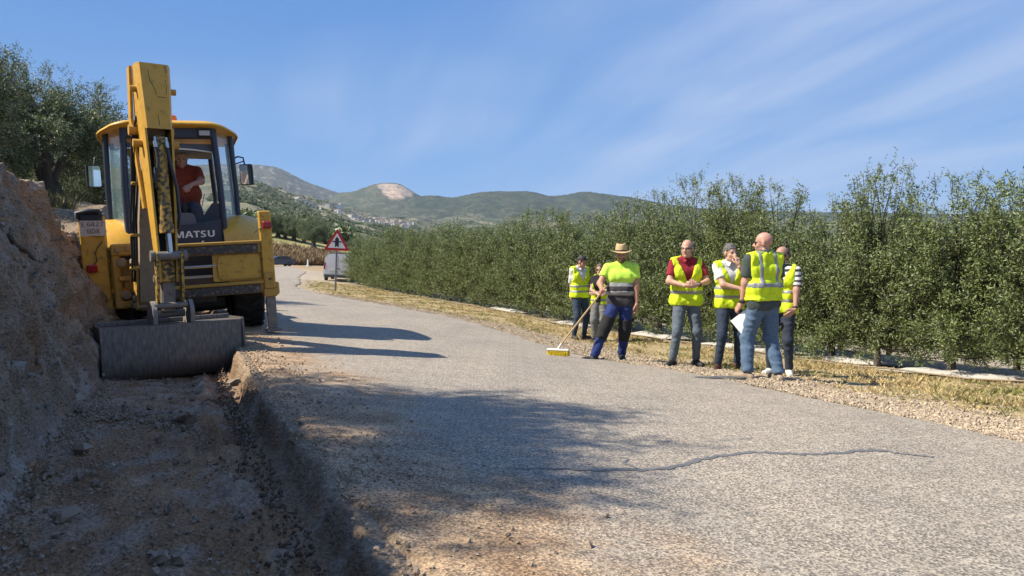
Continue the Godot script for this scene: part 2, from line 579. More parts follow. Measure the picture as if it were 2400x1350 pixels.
func build_terrain() -> void:
	# ---- road with its dusty edge
	var ds := PackedFloat32Array()
	var d := -8.0
	while d < 112.0:
		ds.append(d)
		if d < 1.0: d += 0.2
		elif d < 13.0: d += 0.045
		elif d < 26.0: d += 0.12
		elif d < 50.0: d += 0.5
		else: d += 2.0
	var cols := 110
	var pts := PackedVector3Array()
	var cs := PackedColorArray()
	for dd in ds:
		var l := tabv(xl_tab, dd)
		var r := tabv(xr_tab, dd)
		# ragged broken edges
		var le := l + 0.05 + 0.07 * nf.get_noise_2d(dd * 1.6, 3.0) + 0.03 * nz.get_noise_2d(dd * 9.0, 1.0)
		var re := r + 0.13 * nf.get_noise_2d(dd * 0.9, 30.0)
		for k in cols:
			var f := float(k) / (cols - 1)
			var x := lerpf(le, re, f)
			var y := base_height(x, dd) + 0.004
			var t := x - l
			y += 0.012 * nf.get_noise_2d(x * 0.5, dd * 0.5)
			if k == 0: y -= 0.06
			elif k == 1: y -= 0.012
			if k == cols - 1: y -= 0.03
			pts.append(Vector3(x, y, -dd))
			# colour: bitumen and chippings, wheel tracks, repairs, soil dragged over the left edge
			var n := nf.get_noise_2d(x * 0.7, dd * 0.35)
			var c := Color(0.52, 0.472, 0.408).lerp(Color(0.45, 0.412, 0.362), clampf(0.5 + n, 0, 1))
			var worn := nf.get_noise_2d(x * 2.3 + 50.0, dd * 2.3)
			c = c.lerp(Color(0.56, 0.525, 0.47), clampf(worn * 0.7, 0, 1))
			var soil := 1.0 - sstep(0.40, 1.35, t + 0.55 * nf.get_noise_2d(x * 0.9 + 20.0, dd * 0.55) + 0.22 * nf.get_noise_2d(x * 4.0, dd * 4.0))
			soil *= 1.0 - 0.8 * sstep(11.0, 16.0, dd)
			var sc := Color(0.47, 0.31, 0.18).lerp(Color(0.68, 0.51, 0.34), clampf(0.35 + 1.1 * nf.get_noise_2d(x * 1.5, dd * 3.0 + 7.0), 0, 1))
			c = c.lerp(sc, clampf(soil, 0, 1) * 0.92)
			var edge := sstep(0.25, 0.0, (re - x) + 0.12 * nf.get_noise_2d(x * 5.0, dd * 5.0))
			c = c.lerp(Color(0.50, 0.44, 0.34), edge * 0.6)
			cs.append(c)
	var b := Build.new()
	b.colored = true
	b.grid(ds.size(), cols, pts, cs)
	tag(put("road", b.mesh(), M.road), "grey chip-sealed country road curving away with dusty broken edge", "road", "", "structure")
	# ---- verge, field and hedge floor to the right
	pts = PackedVector3Array()
	cs = PackedColorArray()
	var lat := [-0.3, -0.1, 0.05, 0.2, 0.35, 0.5, 0.65, 0.8, 0.95, 1.1, 1.3, 1.5, 1.7, 1.9, 2.1, 2.3, 2.5, 2.7, 2.9, 3.1, 3.3, 3.5, 3.8, 4.1, 4.4, 4.8, 5.2, 5.7, 6.2, 7.0, 8.0, 9.5, 12.0, 16.0, 22.0, 32.0, 60.0]
	for k in range(0, ds.size(), 2):
		var dd := ds[k]
		var r := tabv(xr_tab, dd)
		for t in lat:
			var x: float = r + t
			var y := height(x, dd)
			if t <= 0.05: y = base_height(x, dd) - 0.035 - 0.02 * sstep(-0.05, 0.05, t)
			else: y += 0.03 * nf.get_noise_2d(x * 0.9, dd * 0.9) + 0.012 * nz.get_noise_2d(x * 5.0, dd * 5.0)
			if x > hedge_x(dd) + 4.0: y -= 0.0
			pts.append(Vector3(x, y, -dd))
			var hx := hedge_x(dd)
			var n := nf.get_noise_2d(x * 0.8, dd * 0.8 + 40.0)
			var gravel := Color(0.42, 0.345, 0.245).lerp(Color(0.34, 0.275, 0.20), clampf(0.5 + n, 0, 1))
			var dry := Color(0.36, 0.265, 0.12).lerp(Color(0.46, 0.37, 0.2), clampf(0.5 + 1.2 * nf.get_noise_2d(x * 2.0, dd * 2.0), 0, 1))
			var g := sstep(1.0, 1.9, t + 0.9 * n)
			if dd > 17.0: g = sstep(0.25, 0.9, t + 0.5 * n)
			var c := gravel.lerp(dry, g)
			var lot := sstep(40.0, 46.0, dd)
			c = c.lerp(Color(0.42, 0.36, 0.29), lot * 0.8)
			var under := sstep(hx - 0.7, hx + 0.1, x + 0.3 * n)
			c = c.lerp(Color(0.40, 0.335, 0.24), under)
			cs.append(c)
	b = Build.new()
	b.colored = true
	b.grid((ds.size() + 1) / 2, lat.size(), pts, cs)
	tag(put("verge", b.mesh(), M.verge), "gravel and dry grass verge between the road and the olive hedge", "verge", "", "structure")
	build_trench_and_bank()
	# ---- wide ground under everything
	b = Build.new()
	b.colored = true
	pts = PackedVector3Array()
	cs = PackedColorArray()
	var rows := 30
	var around := 48
	for i in rows:
		var rr := 130.0 * pow(1.17, i) - 60.0 if i > 0 else 1.0
		for k in around + 1:
			var a := TAU * k / around
			var y := -14.0 - 6.0 * sstep(100.0, 600.0, rr)
			pts.append(Vector3(sin(a) * rr, y, -cos(a) * rr))
			cs.append(Color(0.17, 0.165, 0.085).lerp(Color(0.27, 0.24, 0.14), clampf(0.5 + nf.get_noise_2d(sin(a) * rr * 0.004, cos(a) * rr * 0.004), 0, 1)))
	b.grid(rows, around + 1, pts, cs)
	tag(put("ground", b.mesh(), M.hill), "wide valley floor of dry fields reaching to the horizon", "ground", "", "structure")

func build_trench_and_bank() -> void:
	# trench floor with its wall against the road, in one earth sheet; then the bank rising from its toe
	var ds := PackedFloat32Array()
	var d := -8.0
	while d < 34.0:
		ds.append(d)
		d += 0.25 if d < 1.0 else (0.04 if d < 10.5 else (0.1 if d < 20.0 else 0.4))
	var lat := []
	var t := -0.25
	while t < 0.5:
		lat.append(t)
		t += 0.03
	while t < TRENCH_W + 0.06:
		lat.append(t)
		t += 0.045
	var pts := PackedVector3Array()
	var cs := PackedColorArray()
	for dd in ds:
		var l := tabv(xl_tab, dd)
		var wob := 0.05 * nf.get_noise_2d(dd * 1.3, 60.0) + 0.03 * nz.get_noise_2d(dd * 4.0, 61.0)
		for tt in lat:
			var x: float = l - tt
			var deep := trench_depth(dd)
			var y := base_height(x, dd) - 0.012
			var w: float = tt + 0.7 * wob + 0.035 * nf.get_noise_2d(x * 5.0, dd * 5.0) + 0.03 * nf.get_noise_2d(x * 14.0, dd * 14.0)
			var drop := 0.8 * sstep(-0.01, 0.09, w) + 0.2 * sstep(0.06, 0.34, w)
			if tt < 0.0: drop *= sstep(-0.12, 0.0, tt)
			y -= deep * drop
			y += 0.014 * drop * nf.get_noise_2d(x * 2.2, dd * 2.2) + 0.010 * drop * nf.get_noise_2d(x * 12.0, dd * 5.0)
			if tt < -0.1: y -= 0.03
			# ridges of loose soil: across the floor, and along the wall foot
			var across := exp(-pow((dd - 5.45 - 0.30 * (tt - 0.7) + 0.12 * nf.get_noise_2d(x * 2.0, 5.0)) / 0.20, 2.0)) * sstep(0.25, 0.5, tt)
			y += across * (0.055 + 0.05 * nf.get_noise_2d(x * 7.0, dd * 7.0))
			var across2 := exp(-pow((dd - 3.55 - 0.25 * (tt - 0.7)) / 0.10, 2.0)) * sstep(0.8, 1.0, tt)
			y += across2 * (0.04 + 0.04 * nf.get_noise_2d(x * 9.0, dd * 9.0))
			var foot := exp(-pow((tt - 0.38) / 0.10, 2.0)) * sstep(0.05, 0.4, nf.get_noise_2d(dd * 1.2, 90.0) + 0.22)
			y += foot * (0.05 + 0.06 * nf.get_noise_2d(x * 8.0, dd * 8.0))
			# heap pushed up behind the bucket
			var heap := exp(-pow((dd - 9.0) / 0.45, 2.0)) * sstep(0.0, 0.5, tt)
			y += heap * (0.22 + 0.1 * nf.get_noise_2d(x * 3.0, dd * 3.0))
			pts.append(Vector3(x, y, -dd))
			var n := nf.get_noise_2d(x * 0.7, dd * 0.7 + 11.0)
			var c := earth_col(x, 0.0, dd)
			var floor_c := Color(0.33, 0.190, 0.095).lerp(Color(0.235, 0.130, 0.064), clampf(0.5 + n * 1.2, 0, 1))
			# scraped streaks along the cut and chalky patches near the toe
			var streak := nf.get_noise_2d((x + 0.465 * dd) * 7.0, dd * 0.5)
			floor_c = floor_c.lerp(Color(0.42, 0.265, 0.145), clampf(streak * 0.9, 0, 1))
			var chalk := sstep(0.2, 0.5, nf.get_noise_2d(x * 2.6 + 5.0, dd * 1.0 + 3.0) + 0.55 * sstep(1.05, 1.4, tt))
			floor_c = floor_c.lerp(Color(0.39, 0.34, 0.28), chalk * 0.45)
			if dd > 5.7 and dd < 7.6: floor_c = floor_c.lerp(Color(0.44, 0.37, 0.30), 0.6 * clampf(0.6 + 1.2 * nf.get_noise_2d(x * 1.4, dd * 5.0), 0, 1))
			c = c.lerp(floor_c, sstep(0.08, 0.2, tt))
			if tt < 0.02: c = c.lerp(Color(0.34, 0.265, 0.185), 0.7)
			cs.append(c)
	var b := Build.new()
	b.colored = true
	b.grid(ds.size(), lat.size(), pts, cs, true)
	tag(put("trench", b.mesh(), M.earth), "freshly scraped earth trench cut along the road edge", "trench", "", "structure")
	# the bank: profile steps pushed out along a rough normal
	pts = PackedVector3Array()
	cs = PackedColorArray()
	var prof := []
	var q := -0.04
	while q < 0.10:
		prof.append(q)
		q += 0.035
	while q < 0.86:
		prof.append(q)
		q += 0.018
	while q < 24.0:
		prof.append(q)
		q += 0.05 + (q - 0.8) * 0.22
	for dd in ds:
		var l := tabv(xl_tab, dd)
		for qq in prof:
			var x: float = l - TRENCH_W - qq
			var y := base_height(x, dd) - trench_depth(dd) - 0.012
			if qq > 0.0: y += bank_rise(qq, dd) * (1.0 - 0.75 * sstep(24.0, 34.0, dd))
			else: y -= 0.03
			var steep := sstep(0.02, 0.2, qq) * (1.0 - 0.7 * sstep(1.0, 2.0, qq))
			# gouges run down the face, blocks and hollows break it up
			var g1 := nf.get_noise_3d(dd * 1.1 + y * 0.4, y * 0.55, 3.0)
			var g2 := nf.get_noise_3d(x * 2.6, y * 2.6, dd * 2.6)
			var g3 := nf.get_noise_3d(x * 8.0, y * 8.0, dd * 8.0)
			var ledge := 1.0 - absf(nz.get_noise_3d(x * 1.4, y * 3.4, dd * 1.2))
			var push := steep * (0.18 * g1 + 0.08 * g2 + 0.04 * g3 + 0.07 * ledge)
			if qq < 1.0: x += push * 0.95
			y += push * 0.35 + 0.03 * g3 * steep
			pts.append(Vector3(x, y, -dd))
			var c := earth_col(x, y, dd)
			var grey := sstep(-0.1, 0.35, nf.get_noise_3d(x * 0.5, y * 0.9 + 4.0, dd * 0.45) + 0.28 - 0.10 * (dd - 4.0))
			c = c.lerp(Color(0.26, 0.21, 0.16), grey * 0.7)
			c = c.lerp(Color(0.20, 0.17, 0.14), 0.5 * clampf(g2 * 1.5, 0, 1))
			var chalk := sstep(0.30, 0.55, nf.get_noise_3d(x * 1.7, y * 0.9, dd * 1.7 + 30.0) + 0.25 * (1.0 - sstep(0.0, 0.5, qq)))
			c = c.lerp(Color(0.40, 0.38, 0.35), chalk * 0.5)
			if dd > 7.0: c = c.lerp(Color(0.40, 0.285, 0.19), 0.55 * sstep(7.0, 9.0, dd) * (1.0 - grey))
			if qq > 0.95: c = c.lerp(Color(0.26, 0.21, 0.135), 0.6)
			cs.append(c)
	b = Build.new()
	b.colored = true
	b.grid(ds.size(), prof.size(), pts, cs, true)
	tag(put("bank", b.mesh(), M.earth), "steep bare earth cutting beside the trench with olive trees above", "bank", "", "structure")

# ---------------------------------------------------------------- hills, quarry, village
const FAR_D := [92.0, 104.0, 120.0, 138.0, 200.0, 400.0, 800.0, 1500.0, 2200.0, 3000.0]
const FAR_E := [
	[-2600.0, [-0.03, -0.012, 0.02, 0.035, 0.04, 0.055, 0.08, 0.115, 0.1, 0.1]],
	[400.0, [-0.03, -0.010, 0.020, 0.035, 0.04, 0.055, 0.08, 0.115, 0.1, 0.09]],
	[575.0, [-0.03, -0.0085, 0.020, 0.034, 0.038, 0.05, 0.075, 0.108, 0.095, 0.085]],
	[650.0, [-0.03, -0.0085, 0.018, 0.031, 0.034, 0.045, 0.066, 0.096, 0.085, 0.075]],
	[780.0, [-0.03, -0.011, 0.004, 0.014, 0.026, 0.038, 0.050, 0.066, 0.072, 0.07]],
	[850.0, [-0.032, -0.014, -0.004, 0.004, 0.016, 0.03, 0.036, 0.047, 0.060, 0.062]],
	[1000.0, [-0.04, -0.03, -0.022, -0.018, -0.01, 0.008, 0.018, 0.030, 0.047, 0.052]],
	[1500.0, [-0.06, -0.05, -0.045, -0.04, -0.03, -0.01, 0.015, 0.035, 0.045, 0.05]],
	[5000.0, [-0.06, -0.05, -0.045, -0.04, -0.03, -0.01, 0.015, 0.03, 0.04, 0.045]]]

func far_e(u: float, i: int) -> float:
	for k in range(1, FAR_E.size()):
		if u <= FAR_E[k][0]:
			var f: float = clampf((u - FAR_E[k - 1][0]) / (FAR_E[k][0] - FAR_E[k - 1][0]), 0.0, 1.0)
			return lerpf(FAR_E[k - 1][1][i], FAR_E[k][1][i], f)
	return FAR_E[-1][1][i]

func far_height(u: float, d: float) -> float:
	var i := 0
	while i < FAR_D.size() - 2 and d > FAR_D[i + 1]: i += 1
	var f := clampf((d - FAR_D[i]) / (FAR_D[i + 1] - FAR_D[i]), 0.0, 1.0)
	var y0: float = far_e(u, i) * FAR_D[i]
	var y1: float = far_e(u, i + 1) * FAR_D[i + 1]
	var y := CAM_Y + lerpf(y0, y1, f)
	var big := sstep(140.0, 700.0, d)
	y += big * d * 0.010 * nf.get_noise_2d(u * 0.004, log(d) * 2.2)
	return y

func far_point(u: float, d: float) -> Vector3:
	return Vector3((u - 1200.0) / FOCAL * d, far_height(u, d), -d)

func build_far() -> void:
	# the near hillside, olive groves and fields, as one receding sheet
	var b := Build.new()
	b.colored = true
	var pts := PackedVector3Array()
	var cs := PackedColorArray()
	var rows := 150
	var us := PackedFloat32Array()
	var u := -2600.0
	while u < 4200.0:
		us.append(u)
		u += 5.0 if u > 520.0 and u < 1080.0 else 60.0
	for i in rows:
		var d: float = 92.0 * pow(3000.0 / 92.0, float(i) / (rows - 1))
		for uu in us:
			var p := far_point(uu, d)
			pts.append(p)
			var n := nf.get_noise_2d(p.x * 0.006, p.z * 0.006)
			var fine := nf.get_noise_2d(p.x * 0.035, p.z * 0.02)
			var c := Color(0.19, 0.172, 0.095).lerp(Color(0.085, 0.098, 0.05), clampf(0.5 + n * 1.6, 0, 1))
			c = c.lerp(Color(0.33, 0.28, 0.18), sstep(0.25, 0.45, nf.get_noise_2d(p.x * 0.004 + 7.0, p.z * 0.012)) * 0.8)
			c = c.lerp(Color(0.055, 0.075, 0.04), sstep(0.05, 0.3, fine) * 0.8)
			# woods cover the valley below the ridge
			c = c.lerp(Color(0.05, 0.068, 0.034), 0.85 * sstep(860.0, 1050.0, uu + 120.0 * n) * sstep(0.0, 0.2, 0.12 + nf.get_noise_2d(p.x * 0.009, p.z * 0.006)))
			if d < 145.0:
				c = Color(0.36, 0.31, 0.13).lerp(Color(0.25, 0.255, 0.075), clampf(0.5 + 1.5 * nf.get_noise_2d(p.x * 0.1, p.z * 0.2), 0, 1))
				c = c.lerp(Color(0.30, 0.23, 0.135), 1.0 - sstep(108.0, 118.0, d + 6.0 * fine))
			cs.append(c)
	b.grid(rows, us.size(), pts, cs)
	tag(put("hillside", b.mesh(), M.hill), "long hillside of dry fields and olive groves rising to the mountains", "hillside", "", "structure")
	# ridges: [name, label, distance of foot, distance of crest, crest line, colour, second colour]
	ridge("mountain", "broad blue-grey mountain with a long sloping shoulder", 3000.0, 5200.0, [[-2600.0, 0.11], [-600.0, 0.14], [300.0, 0.125], [500.0, 0.130], [575.0, 0.130], [615.0, 0.129], [660.0, 0.124], [720.0, 0.106], [760.0, 0.097], [790.0, 0.091], [830.0, 0.085], [900.0, 0.07], [1000.0, 0.05], [1100.0, 0.03]], 0.055, Color(0.055, 0.066, 0.046), Color(0.10, 0.098, 0.066), 0.0)
	ridge("quarry_hill", "rounded hill with a pale stepped quarry cut into its face", 2900.0, 4300.0, [[700.0, 0.03], [760.0, 0.07], [790.0, 0.0875], [830.0, 0.092], [860.0, 0.098], [880.0, 0.102], [915.0, 0.104], [940.0, 0.1015], [965.0, 0.093], [985.0, 0.086], [1040.0, 0.07], [1120.0, 0.04]], 0.055, Color(0.05, 0.064, 0.034), Color(0.10, 0.102, 0.058), 1.0)
	ridge("wooded_ridge", "long dark wooded ridge behind the olive hedge", 2700.0, 3700.0, [[880.0, 0.03], [930.0, 0.065], [960.0, 0.081], [1000.0, 0.086], [1030.0, 0.0855], [1060.0, 0.0835], [1095.0, 0.087], [1130.0, 0.091], [1200.0, 0.092], [1245.0, 0.0915], [1290.0, 0.0855], [1330.0, 0.0875], [1365.0, 0.0915], [1420.0, 0.088], [1480.0, 0.083], [1560.0, 0.074], [1700.0, 0.066], [2400.0, 0.06], [4200.0, 0.07]], 0.045, Color(0.024, 0.04, 0.02), Color(0.062, 0.072, 0.036), 0.0)
	build_village()

func ridge(called: String, label: String, d0: float, d1: float, crest: Array, e0: float, c0: Color, c1: Color, quarry: float) -> void:
	var b := Build.new()
	b.colored = true
	var pts := PackedVector3Array()
	var cs := PackedColorArray()
	var us := PackedFloat32Array()
	var u: float = crest[0][0]
	while u <= crest[-1][0]:
		us.append(u)
		u += 3.0 if u > 540.0 and u < 1560.0 else 40.0
	var rows := 60
	for i in rows:
		var f := float(i) / (rows - 9)
		var d := lerpf(d0, d1, f)
		for uu in us:
			var e := cat(crest, uu)
			var ee: float
			if f <= 1.0:
				var s := sin(f * PI * 0.5)
				ee = lerpf(minf(e0, e * 0.6), e, pow(f, 0.85))
				ee += 0.0022 * s * nf.get_noise_2d(uu * 0.012, f * 3.0 + 2.0) * (1.0 - f) * 4.0
			else: ee = e - (f - 1.0) * 0.5
			ee += 0.0007 * nf.get_noise_2d(uu * 0.09, f * 14.0)
			pts.append(Vector3((uu - 1200.0) / FOCAL * d, CAM_Y + ee * d, -d))
			var n := nf.get_noise_2d(uu * 0.02, f * 5.0)
			var dot := nf.get_noise_2d(uu * 0.22, f * 45.0)
			var c := c0.lerp(c1, clampf(0.35 + n * 1.2 + dot * 0.9, 0, 1))
			if called == "mountain": c = c.lerp(Color(0.30, 0.29, 0.26), 0.6 * sstep(0.38, 0.55, nf.get_noise_2d(uu * 0.035 + 4.0, f * 7.0)) * sstep(0.5, 0.7, f))
			if called == "wooded_ridge": c = c.lerp(Color(0.15, 0.14, 0.08), 0.6 * sstep(0.3, 0.5, nf.get_noise_2d(uu * 0.014 + 90.0, f * 6.0)) * (1.0 - sstep(0.35, 0.6, f)))
			if quarry > 0.0:
				# bare stepped rock, an outline of its own
				var w := 880.0 + 62.0 * (1.0 - f)
				var inside := sstep(-4.0, 4.0, uu - w - 4.0 * n) * sstep(-4.0, 4.0, 968.0 - 75.0 * maxf(0.0, 0.82 - f) - uu + 5.0 * n) * sstep(0.42, 0.5, f + 0.03 * dot) * (1.0 - sstep(0.94, 0.985, f + 0.02 * n))
				var bench := 0.5 + 0.5 * sin(f * 52.0 + n * 2.0)
				var rock := Color(0.50, 0.385, 0.28).lerp(Color(0.25, 0.195, 0.15), clampf(bench * 0.85 + dot * 1.5, 0, 1))
				if uu < 900.0 + 10.0 * n: rock = rock.lerp(Color(0.24, 0.21, 0.19), 0.7)
				c = c.lerp(rock, inside)
			cs.append(c)
	b.grid(rows, us.size(), pts, cs)
	tag(put(called, b.mesh(), M.hill), label, "hill", "", "structure")

func build_village() -> void:
	rng.seed = 77
	var wall := mat(Color(0.72, 0.70, 0.65), 0.9)
	var tint := [mat(Color(0.72, 0.70, 0.65), 0.9), mat(Color(0.62, 0.57, 0.47), 0.9), mat(Color(0.55, 0.52, 0.47), 0.9)]
	var roof := mat(Color(0.40, 0.32, 0.25), 0.9)
	var shapes := []
	for k in 4:
		var w: float = [8.0, 10.0, 13.0, 18.0][k]
		var l: float = [9.0, 8.0, 10.0, 9.0][k]
		var h: float = [6.0, 8.0, 7.0, 5.0][k]
		var b := Build.new()
		b.box(Vector3(-w / 2, -6, -l / 2), Vector3(w / 2, h, l / 2), 0.1)
		var r := Build.new()
		r.prism(PackedVector2Array([Vector2(-w / 2 - 0.4, h), Vector2(w / 2 + 0.4, h), Vector2(0, h + 2.0)]), -l / 2 - 0.3, l / 2 + 0.3)
		shapes.append([b.mesh(), r.mesh()])
	var spots := []
	for k in 115:
		var u := 828.0 + 136.0 * rng.randf() + 5.0 * rng.randfn()
		var v := 509.0 + (u - 825.0) * 0.10 + 13.0 * rng.randf()
		spots.append([u, v])
	for k in 26:
		spots.append([rng.randf_range(700.0, 1010.0), rng.randf_range(478.0, 512.0)])
	for s in [[742, 504], [752, 503], [700, 481], [716, 482], [896, 478], [910, 477], [945, 477], [750, 470], [1275, 519], [1290, 517], [1084, 500]]: spots.append([float(s[0]), float(s[1])])
	for s in spots:
		# the house stands where its line of sight meets the hillside
		var u: float = s[0]
		var e: float = (600.0 - s[1]) / FOCAL
		var d := 1300.0
		while d < 2950.0 and (far_height(u, d) - CAM_Y) / d < e: d += 20.0
		var far: bool = s[1] > 508.0
		var k := rng.randi() % 4
		var h := thing("house", "small white house of the village on the slope below the quarry" if far else "lone pale farmhouse among groves on the far hillside", "house", far_point(u, d), rng.randf_range(-0.6, 0.6), "houses of the hillside village" if far else "farmhouses scattered on the hillside")
		h.scale = Vector3.ONE * (0.8 if far else 0.9)
		put("wall", shapes[k][0], tint[rng.randi() % 3 if far else 0], h)
		put("roof", shapes[k][1], roof, h)

# ---------------------------------------------------------------- olive trees, hedge, grass
class Leaves:
	var v := PackedVector3Array()
	var n := PackedVector3Array()
	var c := PackedColorArray()
	var ix := PackedInt32Array()
	func leaf(p: Vector3, dir: Vector3, side: Vector3, length: float, width: float, col: Color) -> void:
		var i := v.size()
		var nn := dir.cross(side)
		var mid := p + dir * (length * 0.45) + nn * (length * 0.05)
		v.append(p)
		v.append(mid + side * width * 0.5)
		v.append(p + dir * length)
		v.append(mid - side * width * 0.5)
		for k in 4:
			n.append(nn)
			c.append(col)
		ix.append(i); ix.append(i + 1); ix.append(i + 2)
		ix.append(i); ix.append(i + 2); ix.append(i + 3)
	func mesh() -> ArrayMesh:
		var a := []
		a.resize(Mesh.ARRAY_MAX)
		a[Mesh.ARRAY_VERTEX] = v
		a[Mesh.ARRAY_NORMAL] = n
		a[Mesh.ARRAY_COLOR] = c
		a[Mesh.ARRAY_INDEX] = ix
		var m := ArrayMesh.new()
		m.add_surface_from_arrays(Mesh.PRIMITIVE_TRIANGLES, a)
		return m

func rdir() -> Vector3:
	var z := rng.randf_range(-1, 1)
	var a := rng.randf() * TAU
	var r := sqrt(1.0 - z * z)
	return Vector3(r * cos(a), z, r * sin(a))

func olive_tone(yellow: float) -> Color:
	var k := rng.randf()
	var c: Color
	if yellow < 0.08:                                 # old trees: grey-green, more of the pale undersides
		c = Color(0.26, 0.29, 0.19) if k < 0.42 else Color(0.098, 0.130, 0.052)
		return c * rng.randf_range(0.72, 1.25)
	if k < 0.36: c = Color(0.235, 0.285, 0.16)      # silvery underside
	elif k < 0.85: c = Color(0.100, 0.145, 0.042)
	else: c = Color(0.165, 0.20, 0.052)
	c = c.lerp(Color(0.19, 0.19, 0.06), yellow * rng.randf())
	return c * rng.randf_range(0.72, 1.25)

func twig(L: Leaves, p: Vector3, dir: Vector3, length: float, leaf_len: float, yellow: float, dense := 1.0) -> void:
	var n := int(length / 0.021 * dense)
	var side := dir.cross(rdir()).normalized()
	var bend := rdir() * 0.35 - Vector3(0, 0.12, 0)
	for i in n:
		var f := float(i) / n
		var q := p + dir * length * f + bend * length * f * f
		var s := side.rotated(dir, i * 1.57 + rng.randf() * 0.9)
		if i % 2: s = -s
		var ld := (s * 0.85 + dir * rng.randf_range(0.35, 0.9) + rdir() * 0.25).normalized()
		var across := ld.cross(rdir()).normalized()
		L.leaf(q, ld, across, leaf_len * rng.randf_range(0.7, 1.2), leaf_len * rng.randf_range(0.24, 0.34), olive_tone(yellow))

func limb_points(a: Vector3, b: Vector3, lift: float, n := 5) -> Array:
	var out := []
	var mid := a.lerp(b, 0.5) + Vector3(0, -lift, 0) + rdir() * a.distance_to(b) * 0.10
	for i in n:
		var t := float(i) / (n - 1)
		out.append(a.lerp(mid, t).lerp(mid.lerp(b, t), t))
	return out

# an olive of a clipped hedge row: narrow, bushy nearly to the ground, upright shoots above
func hedge_olive(sd: int, tall: float) -> Array:
	rng.seed = sd
	var L := Leaves.new()
	var b := Build.new()
	var lean := Vector3(rng.randf_range(-0.08, 0.08), 0, rng.randf_range(-0.08, 0.08))
	var trunk := []
	var tr := []
	for i in 7:
		var f := i / 6.0
		trunk.append(Vector3(0, f * tall * 0.72 - 0.05, 0) + lean * f + Vector3(sin(f * 5.0 + sd) * 0.03, 0, cos(f * 4.0 + sd) * 0.03))
		tr.append(lerpf(0.062, 0.014, f))
	b.tube(trunk, tr, 8)
	var yellow := rng.randf_range(0.15, 0.5)
	for k in 120:
		var h0 := rng.randf_range(0.12, 0.66) * tall
		var s: Vector3 = trunk[clampi(int(h0 / (tall * 0.72) * 6.0), 0, 5)]
		var a := rng.randf() * TAU
		var hf := pow(rng.randf(), 0.85)
		var h1 := lerpf(0.22, tall * 0.93, hf)
		var R := lut([[0.0, 0.62], [0.15, 0.80], [0.4, 0.86], [0.65, 0.78], [0.82, 0.64], [1.0, 0.40]], hf) * rng.randf_range(0.78, 1.12)
		var e := Vector3(cos(a) * R, h1, sin(a) * R * 1.0)
		if s.y > e.y + 0.5: s = trunk[clampi(int((e.y + 0.2) / (tall * 0.72) * 6.0), 0, 6)]
		var pts := limb_points(s, e, 0.12)
		b.tube(pts, [0.016, 0.013, 0.010, 0.007, 0.003], 4, false)
		var ldir: Vector3 = (pts[4] - pts[2]).normalized()
		for q in 22:
			var f := rng.randf_range(0.30, 1.0)
			var p: Vector3 = pts[clampi(int(f * 4.0), 0, 3)].lerp(pts[clampi(int(f * 4.0) + 1, 0, 4)], f * 4.0 - int(f * 4.0))
			var dd := (ldir * 0.5 + Vector3(0, rng.randf_range(-0.3, 0.9), 0) + rdir() * 0.75).normalized()
			twig(L, p + rdir() * 0.07, dd, rng.randf_range(0.16, 0.36), 0.058, yellow)
	# leaders that stick out of the top
	for k in rng.randi_range(4, 7):
		var a := rng.randf() * TAU
		var R := rng.randf() * 0.42
		var p := Vector3(cos(a) * R, tall * rng.randf_range(0.78, 0.9), sin(a) * R)
		var dd := (Vector3(cos(a) * 0.18, 1.0, sin(a) * 0.18) + rdir() * 0.12).normalized()
		var len := rng.randf_range(0.14, 0.34)
		b.tube([p, p + dd * len], [0.006, 0.002], 4, false)
		twig(L, p, dd, len, 0.048, yellow, 1.0)
		for q in 8: twig(L, p + dd * len * rng.randf_range(0.1, 0.7), (dd + rdir() * 0.7).normalized(), rng.randf_range(0.12, 0.26), 0.045, yellow)
	return [L.mesh(), b.mesh()]

